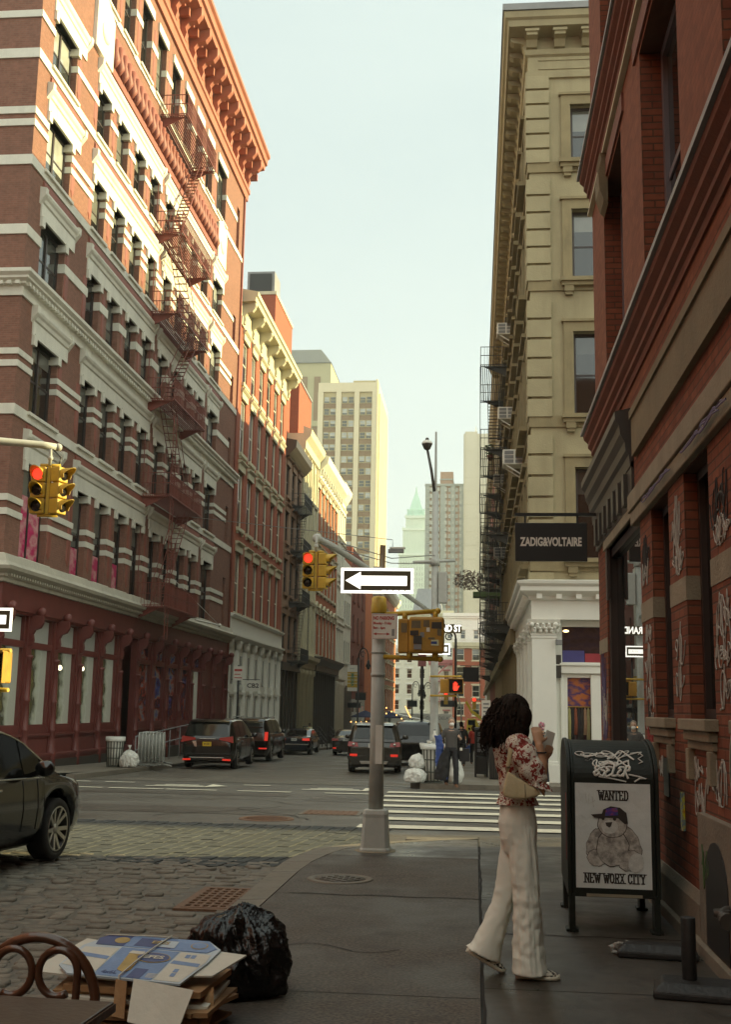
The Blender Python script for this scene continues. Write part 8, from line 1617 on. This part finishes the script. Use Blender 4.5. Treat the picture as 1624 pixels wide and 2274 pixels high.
flat(elp(-.012, .66, .085, .095, 0, 36, .003), Y0 + .0015, 'bear_body', 'fur'); flat(elp(.078, .595, .062, .05, .5, 28, .003), Y0 + .002, 'bear_leg', 'fur'); flat(elp(.112, .585, .040, .052, -.25), Y0 + .0025, 'bear_foot', 'furl')
flat(elp(-.012, .785, .078, .07, 0, 32, .002), Y0 + .003, 'bear_head', 'fur'); flat(elp(-.026, .770, .045, .036, .1), Y0 + .0035, 'bear_muzzle', 'furl'); flat([(-.05, .792), (-.012, .795), (-.02, .772), (-.03, .765), (-.045, .775)], Y0 + .004, 'bear_nose', 'ink'); flat(elp(-.062, .812, .008, .009), Y0 + .004, 'bear_eye', 'ink'); flat(elp(.0, .812, .009, .010), Y0 + .004, 'bear_eye', 'ink')
flat([(-.075, .818), (-.06, .86), (-.02, .878), (.03, .872), (.065, .845), (.072, .79), (.055, .785), (.02, .815)], Y0 + .0045, 'cap', 'ink'); flat([(-.128, .832), (-.07, .838), (-.03, .822), (-.07, .812), (-.11, .816)], Y0 + .005, 'cap_brim', 'ink'); flat([(-.052, .826), (.02, .832), (.016, .872), (-.045, .866)], Y0 + .0055, 'cap_badge', poster_mat('cap_badge_print', [(.03, .12, .15), (.05, .03, .2), (.08, .03, .22), (.3, .05, .08), (.04, .08, .25)], 18, .6))
# slab-serif lettering built from strokes
SER = {'W': ([[(0, 1), (.28, 0), (.5, .8), (.72, 0), (1, 1)]], [(0, 1), (1, 1), (.5, .8)]), 'A': ([[(.05, 0), (.5, 1), (.95, 0)], [(.24, .36), (.76, .36)]], [(.05, 0), (.95, 0)]), 'N': ([[(.12, 0), (.12, 1), (.88, 0), (.88, 1)]], [(.12, 0), (.08, 1), (.88, 1)]), 'T': ([[(.5, 0), (.5, 1)], [(.02, 1), (.98, 1)], [(.02, .8), (.02, 1)], [(.98, .8), (.98, 1)]], [(.5, 0)]), 'E': ([[(.2, 0), (.2, 1)], [(.05, 1), (.85, 1), (.85, .8)], [(.2, .52), (.62, .52)], [(.05, 0), (.88, 0), (.88, .2)]], []), 'D': ([[(.2, 0), (.2, 1)], [(.05, 1), (.55, 1), (.85, .8), (.9, .5), (.85, .2), (.55, 0), (.05, 0)]], []), 'O': ([[(.5, 1), (.2, .88), (.1, .5), (.2, .12), (.5, 0), (.8, .12), (.9, .5), (.8, .88), (.5, 1)]], []), 'R': ([[(.2, 0), (.2, 1)], [(.05, 1), (.6, 1), (.85, .86), (.85, .66), (.6, .52), (.2, .52)], [(.55, .52), (.9, 0)]], [(.2, 0), (.92, 0)]), 'X': ([[(.1, 0), (.9, 1)], [(.1, 1), (.9, 0)]], [(.1, 0), (.9, 0), (.1, 1), (.9, 1)]), 'C': ([[(.86, .78), (.7, .95), (.45, 1), (.2, .85), (.12, .5), (.2, .15), (.45, 0), (.7, .05), (.88, .24)], [(.86, .74), (.86, 1)]], []), 'I': ([[(.5, 0), (.5, 1)]], [(.5, 0), (.5, 1)]), 'Y': ([[(.08, 1), (.5, .48), (.92, 1)], [(.5, 0), (.5, .48)]], [(.5, 0), (.08, 1), (.92, 1)])}
def serif_text(txt, x0, x1, z0, h, th):
    m = MB(); tot = sum(.5 if c in ' I' else 1.1 if c == 'W' else .9 for c in txt); x = x0; u = (x1 - x0) / tot
    def bar(a, b, w_):
        d = (Vector(b) - Vector(a)); d.normalize(); nn = Vector((-d.y, d.x)) * w_ / 2; a2, b2 = Vector(a) - d * w_ * .4, Vector(b) + d * w_ * .4; y = FY - .0022
        m.add([(p.x, y, p.y) for p in (a2 - nn, b2 - nn, b2 + nn, a2 + nn)], [(0, 1, 2, 3)])
    for c in txt:
        wd = (.5 if c in ' I' else 1.1 if c == 'W' else .9) * u
        if c != ' ':
            g = lambda p: (x + (.06 + .88 * p[0]) * wd if c != 'I' else x + p[0] * wd, z0 + p[1] * h)
            for st_ in SER[c][0]: [bar(g(a), g(b), th if abs(a[0] - b[0]) < .5 else th * .8) for a, b in zip(st_, st_[1:])]
            for p in SER[c][1]: q = g(p); bar((q[0] - th * .95, q[1]), (q[0] + th * .95, q[1]), th * .7)
        x += wd
    m.build('lettering', K['ink'], po, fix=False)
serif_text('WANTED', -.105, .115, .945, .066, .011); serif_text('NEW WORX CITY', -.215, .225, .355, .064, .011)
m = MB(); stroke(m, [(-.25, 1.01), (-.23, .94), (-.2, 1.0), (-.19, .92)], .003, Matrix.Translation((0, FY - .002, 0)) @ Matrix.Rotation(R(90), 4, 'X'), .0008); stroke(m, [(-.17, .99), (-.18, .91), (-.13, .94), (-.15, .97), (-.14, .89)], .003, Matrix.Translation((0, FY - .002, 0)) @ Matrix.Rotation(R(90), 4, 'X'), .0008); m.build('marker_scrawl', K['furl'], po)
# black sign feet lying on the pavement
K['rubb2'] = mat('scuffed_black_rubber', (.014, .013, .012), .55, .3, 6, .3, 30, obj=True, dirt=.25, dcol=(.03, .026, .022))
def foot(label, x, y, w, d, h, rz, postx=None):
    t = thing('rubber_weight', label, 'sign base', (x, y, 0), rz); m = MB(); m.add([(-w, -d, 0), (w, -d, 0), (w, d, 0), (-w, d, 0), (-w, -d, h * .5), (w, -d, h * .5), (w, d, h * .5), (-w, d, h * .5), (-w + .05, -d + .05, h), (w - .05, -d + .05, h), (w - .05, d - .05, h), (-w + .05, d - .05, h)], [(0, 3, 2, 1), (8, 9, 10, 11)] + [(k + i, k + (i + 1) % 4, k + 4 + (i + 1) % 4, k + 4 + i) for k in (0, 4) for i in range(4)]); m.build('weight', K['rubb2'], t, bevel=.012)
    if postx is not None: m = MB(); m.tube([(postx, .02, h * .8), (postx, .02, h + .34)], .042, 12); m.build('socket', K['rubb2'], t, bevel=.004)
    return t
foot('black rubber sign base with an upright socket lying nearest the camera', 1.42, 6.95, .40, .16, .085, R(-10), -.20)
foot('flat black rubber sign base behind the one with the socket', 1.20, 8.02, .26, .11, .085, R(-6))
bt_ = thing('plastic_scrap', 'crumpled clear plastic wrap on the flat black base', 'plastic wrap', (1.0, 8.06, .03)); bm = bmesh.new(); bmesh.ops.create_icosphere(bm, subdivisions=3, radius=1)
for v in bm.verts: d = v.co; v.co = Vector((d.x * .09, d.y * .05, max(-.03, d.z * .05))) * (1 + .5 * noise.noise(d * 3))
me = bpy.data.meshes.new('wrap'); bm.to_mesh(me); bm.free(); me.materials.append(mat('grey_plastic_film', (.20, .19, .165), .3, .3, 20, .5, 40, obj=True)); link('wrap', me, bt_)
# black rubbish bag by the kerb
bag('large crumpled black rubbish bag leaning on the flattened boxes', (-1.34, 6.62, 0), (.335, .27, .30), 'bagk', 3, .9, False, 6)
# flattened cardboard bundle
cbn = thing('cardboard_bundle', 'bundle of flattened cardboard boxes with a blue printed box on top, tied with string', 'cardboard', (-1.68, 5.92, 0), R(-3))
K['card'] = mat('brown_cardboard', (.27, .15, .065), .85, .15, 6, .2, 40, obj=True, dirt=.3, dcol=(.16, .085, .035)); K['cardw'] = mat('white_cardboard', (.55, .53, .45), .8, .08, 5, .15, 30, obj=True, dirt=.2, dcol=(.42, .4, .33)); K['cardb'] = mat('blue_printed_card', (.13, .22, .40), .5, .2, 5, .1, obj=True, dirt=.35, dcol=(.2, .27, .38)); K['cardn'] = mat('navy_printed_card', (.03, .055, .17), .5, .2, 7, obj=True); K['cardl'] = mat('pale_blue_printed_card', (.40, .47, .52), .5, .25, 5, obj=True, dirt=.4, dcol=(.45, .48, .48)); K['gold'] = mat('gold_print', (.36, .25, .07), .6, .3, 14, obj=True, dirt=.4, dcol=(.5, .46, .34))
rnd = random.Random(21); z = .005
for k in range(9):
    w, d = rnd.uniform(.30, .42), rnd.uniform(.2, .28); h = rnd.uniform(.012, .03); x, y = rnd.uniform(-.04, .08), rnd.uniform(-.05, .05); a = rnd.uniform(-.25, .25); m = MB(); c, s_ = math.cos(a), math.sin(a); tl = rnd.uniform(-.02, .02)
    q = [(x + c * p - s_ * q_, y + s_ * p + c * q_, z + tl * p / w + .012 * rnd.random()) for p, q_ in ((-w, -d), (w, -d), (w, d), (-w, d))]; m.add(q + [(p[0], p[1], p[2] + h) for p in q], [(0, 3, 2, 1), (4, 5, 6, 7)] + [(i, (i + 1) % 4, 4 + (i + 1) % 4, 4 + i) for i in range(4)]); m.build('cardboard_sheet', K['card' if k != 6 else 'cardw'], cbn); z += h + .004
# tilted frame of the top box: u right, v away, n up
TL = Matrix.Translation((0, 0, .315)) @ Matrix.Rotation(R(10), 4, 'X') @ Matrix.Rotation(R(1.5), 4, 'Y')
def panel(pts, n0, n1, name, mk, parent=cbn): m = MB(); m.prism(pts, 'z', n0, n1); m.xf(TL); return m.build(name, K[mk], parent)
panel([(-.52, -.20), (-.05, -.22), (-.02, .18), (-.40, .25)], -.035, -.025, 'white_board', 'cardw'); panel([(.10, -.18), (.40, -.12), (.50, .16), (.20, .2)], -.02, -.012, 'white_board', 'cardw')
top_ = panel([(-.30, -.25), (.28, -.27), (.34, .0), (.36, .17), (.27, .27), (-.26, .27), (-.36, .1), (-.38, -.16)], -.010, .0, 'printed_box', 'cardl')
def pr(pts, k, mk, name='print'): panel(pts, .0012 * k, .0012 * k + .0006, name, mk, top_)
pr([(-.30, .12), (.30, .11), (.34, .17), (.27, .265), (-.26, .265), (-.31, .2)], 1, 'cardb'); pr([(-.30, .12), (-.15, .12), (-.14, .262), (-.26, .262), (-.31, .2)], 2, 'cardn'); pr([(.16, .115), (.30, .11), (.335, .17), (.265, .262), (.17, .262)], 2, 'cardb'); pr([(-.10, .135), (.10, .13), (.11, .235), (-.09, .24)], 2, 'cardn'); pr([(.02, .14), (.12, .138), (.12, .225), (.02, .23)], 3, 'cardl')
pr([(-.17, -.245), (.13, -.255), (.16, .10), (-.15, .105)], 1, 'cardb'); pr([(-.37, -.15), (-.17, -.2), (-.16, .09), (-.34, .08)], 1, 'cardw'); pr([(.14, -.25), (.27, -.255), (.33, .0), (.33, .09), (.17, .10)], 1, 'cardw')
pr([(-.35, -.03), (-.17, -.06), (-.17, -.02), (-.34, .01)], 2, 'cardb'); pr([(.16, -.05), (.31, -.07), (.31, -.03), (.165, -.01)], 2, 'cardb'); pr([(.0, -.25), (.07, -.252), (.08, -.14), (.01, -.135)], 2, 'cardn')
for x, zz in ((-.27, -.14), (-.24, -.15), (.215, -.18), (.215, -.13), (.22, .05), (.25, .05)): pr([(x - .012, zz - .02), (x + .012, zz - .022), (x + .013, zz + .02), (x - .011, zz + .02)], 2, 'cardb')
pr(elp(.055, -.0, .088, .062), 3, 'gold', 'emblem'); pr(elp(.055, -.0, .082, .056), 4, 'cardn', 'emblem'); pr(elp(-.21 + .03, .19, .04, .04), 3, 'gold', 'emblem'); pr(elp(.24, .19, .045, .045), 3, 'gold', 'emblem'); pr(elp(.24, .19, .039, .039), 4, 'cardb', 'emblem')
tm = text_mb('EFES', .052, 1.1, .0015, .0004); tm.v = [(v[0] + .055, v[1], v[2] + .0072) for v in tm.v]; tm.xf(TL); tm.build('lettering', K['cardw'], top_)
tm = text_mb('4x6L', .05, .8, .001, .0004); tm.v = [(v[0] - .10, v[1] - .205, v[2] + .0036) for v in tm.v]; tm.xf(TL); tm.build('lettering', K['cardn'], top_)
tm = text_mb('EFES', .05, 1.0, .001, .0004); tm.v = [(v[0] + .03, v[1] + .19, v[2] + .0056) for v in tm.v]; tm.xf(TL); tm.build('lettering', K['gold'], top_)
pr([(-.075, -.17), (-.03, -.2), (-.005, -.16), (-.01, .04), (-.085, .045)], 3, 'gold', 'glass_picture'); pr([(-.088, .03), (-.005, .025), (-.01, .062), (-.08, .065)], 4, 'cardw', 'glass_picture')
for k in range(4): pr([(.09, -.19 - .014 * k), (.14, -.192 - .014 * k), (.14, -.186 - .014 * k), (.09, -.184 - .014 * k)], 2, 'cardw')
m = MB(); q = [(.05, -.27, .275), (.36, -.30, .245), (.32, -.41, .075), (.07, -.39, .11)]; m.add([tuple(p) for p in q] + [(p[0], p[1] + .008, p[2] - .006) for p in q], [(0, 1, 2, 3), (7, 6, 5, 4)] + [(i, (i + 1) % 4, 4 + (i + 1) % 4, 4 + i) for i in range(4)]); m.build('white_flap', K['cardw'], cbn)
m = MB(); q = [(-.04, -.27, .27), (.02, -.28, .262), (.04, -.35, .11), (-.02, -.35, .12)]; m.add(q + [(p[0], p[1] + .008, p[2] - .006) for p in q], [(0, 1, 2, 3), (7, 6, 5, 4)] + [(i, (i + 1) % 4, 4 + (i + 1) % 4, 4 + i) for i in range(4)]); m.build('brown_flap', K['card'], cbn)
m = MB(); q = [(.33, -.18, .12), (.40, -.12, .22), (.42, -.18, .12), (.40, -.26, .03)]; m.add(q + [(p[0] + .01, p[1], p[2]) for p in q], [(0, 1, 2, 3), (7, 6, 5, 4)] + [(i, (i + 1) % 4, 4 + (i + 1) % 4, 4 + i) for i in range(4)]); m.build('brown_flap', K['card'], cbn)
m = MB(); m.tube([TL @ Vector(p) for p in ((-.02, -.29, -.06), (-.03, -.26, .012), (-.01, -.1, .014), (.02, .1, .012), (.06, .28, .01))], .004, 6); m.tube([TL @ Vector(p) for p in ((-.30, .24, .006), (0, .262, .010), (.1, .265, .008))], .003, 6); m.tube([(.42, -.2, .02), (.52, -.25, .05), (.5, -.34, .01), (.56, -.4, .02)], .0025, 5); m.build('string', K['cardw'], cbn)
# bentwood chair and table corner
K['bent'] = mat('varnished_bentwood', (.075, .028, .012), .28, .2, 9, .1, coat=.4, obj=True); K['tabt'] = mat('dark_brown_table_top', (.042, .024, .016), .4, .2, 5, .1, 50, obj=True)
ch_ = thing('bentwood_chair', 'brown bentwood cafe chair with looped back behind the table', 'chair', (-1.345, 3.55, 0), R(2))
def arc(cx, cz, rx, rz, a0, a1, n=18, y=0): return [(cx + rx * math.cos(R(a0 + (a1 - a0) * i / n)), y, cz + rz * math.sin(R(a0 + (a1 - a0) * i / n))) for i in range(n + 1)]
m = MB(); pts = [(-.17, -.03, .46), (-.185, 0, .62)] + arc(0, .67, .188, .195, 180, 0, 24, .02)[1:-1] + [(.185, 0, .62), (.17, -.03, .46)]; m.tube(pts, .0165, 10); m.build('back_hoop', K['bent'], ch_)
for sx in (-1, 1): m = MB(); pts = [(sx * .105, -.02, .46), (sx * .125, .0, .62), (sx * .132, .0, .70)] + arc(sx * .071, .765, .061, .068, 0 if sx > 0 else 180, 300 if sx > 0 else -120, 22, .005); m.tube(pts, .0125, 10); m.build('back_loop', K['bent'], ch_)
m = MB(); m.lathe([(.19, .43), (.205, .44), (.205, .465), (.19, .475)], (0, -.2, 0), 28); m.build('seat', K['bent'], ch_)
for sx in (-1, 1):
    m = MB(); m.tube([(sx * .20, -.01, .46), (sx * .21, .03, .2), (sx * .2, .06, 0)], .014, 8); m.build('leg', K['bent'], ch_); m = MB(); m.tube([(sx * .16, -.33, .44), (sx * .19, -.37, 0)], .014, 8); m.build('leg', K['bent'], ch_)
tb_ = thing('cafe_table', 'dark brown cafe table corner at the lower left edge', 'table', (-1.455, 3.01, 0), R(-3)); m = MB(); m.box(-.35, -.33, .718, .42, .33, .75); m.build('table_top', K['tabt'], tb_, bevel=.005); m = MB(); m.box(-.352, -.332, .722, .424, .333, .744); m.build('edge_band', K['bent'], tb_); m = MB(); m.tube([(0, 0, .02), (0, 0, .72)], .035, 10); m.obox((-.28, 0, .03), (.28, 0, .03), .06, .05); m.obox((0, -.28, .03), (0, .28, .03), .06, .05); m.build('pedestal', K['black'], tb_)
# ---------------------------------------------------------------- the street behind the camera, which shades this corner
nb = left_building('loft_building', 'brick loft on the near left corner, outside the frame', -46, 13.4, 23, 'brickC', [(5.6, 8.2), (9.8, 12.2), (13.8, 16.2), (17.6, 20)], [(-44 + 3.2 * k, -42.4 + 3.2 * k) for k in range(17)], 'sash', 'pane', base=-.5, back=14, lint=False)
block('warehouse_block', 'plain stone warehouse closing the view behind the camera', 'building', -40, -75, 40, -61, -1, 26, 'beige')
hz = MB(); hz.box(-260, -90, -24, 260, 900, 165)
def haze_mat():
    m = bpy.data.materials.new('thin_haze'); m.use_nodes = True; nt = m.node_tree; nt.nodes.clear(); o = nt.nodes.new('ShaderNodeOutputMaterial'); v = nt.nodes.new('ShaderNodeVolumePrincipled'); v.inputs['Density'].default_value = .00036; v.inputs['Color'].default_value = (.93, 1, .95, 1); v.inputs['Anisotropy'].default_value = .2; L(nt, v.outputs[0], o.inputs['Volume']); return m
ho = hz.build('haze', haze_mat()); ho['kind'] = 'stuff'
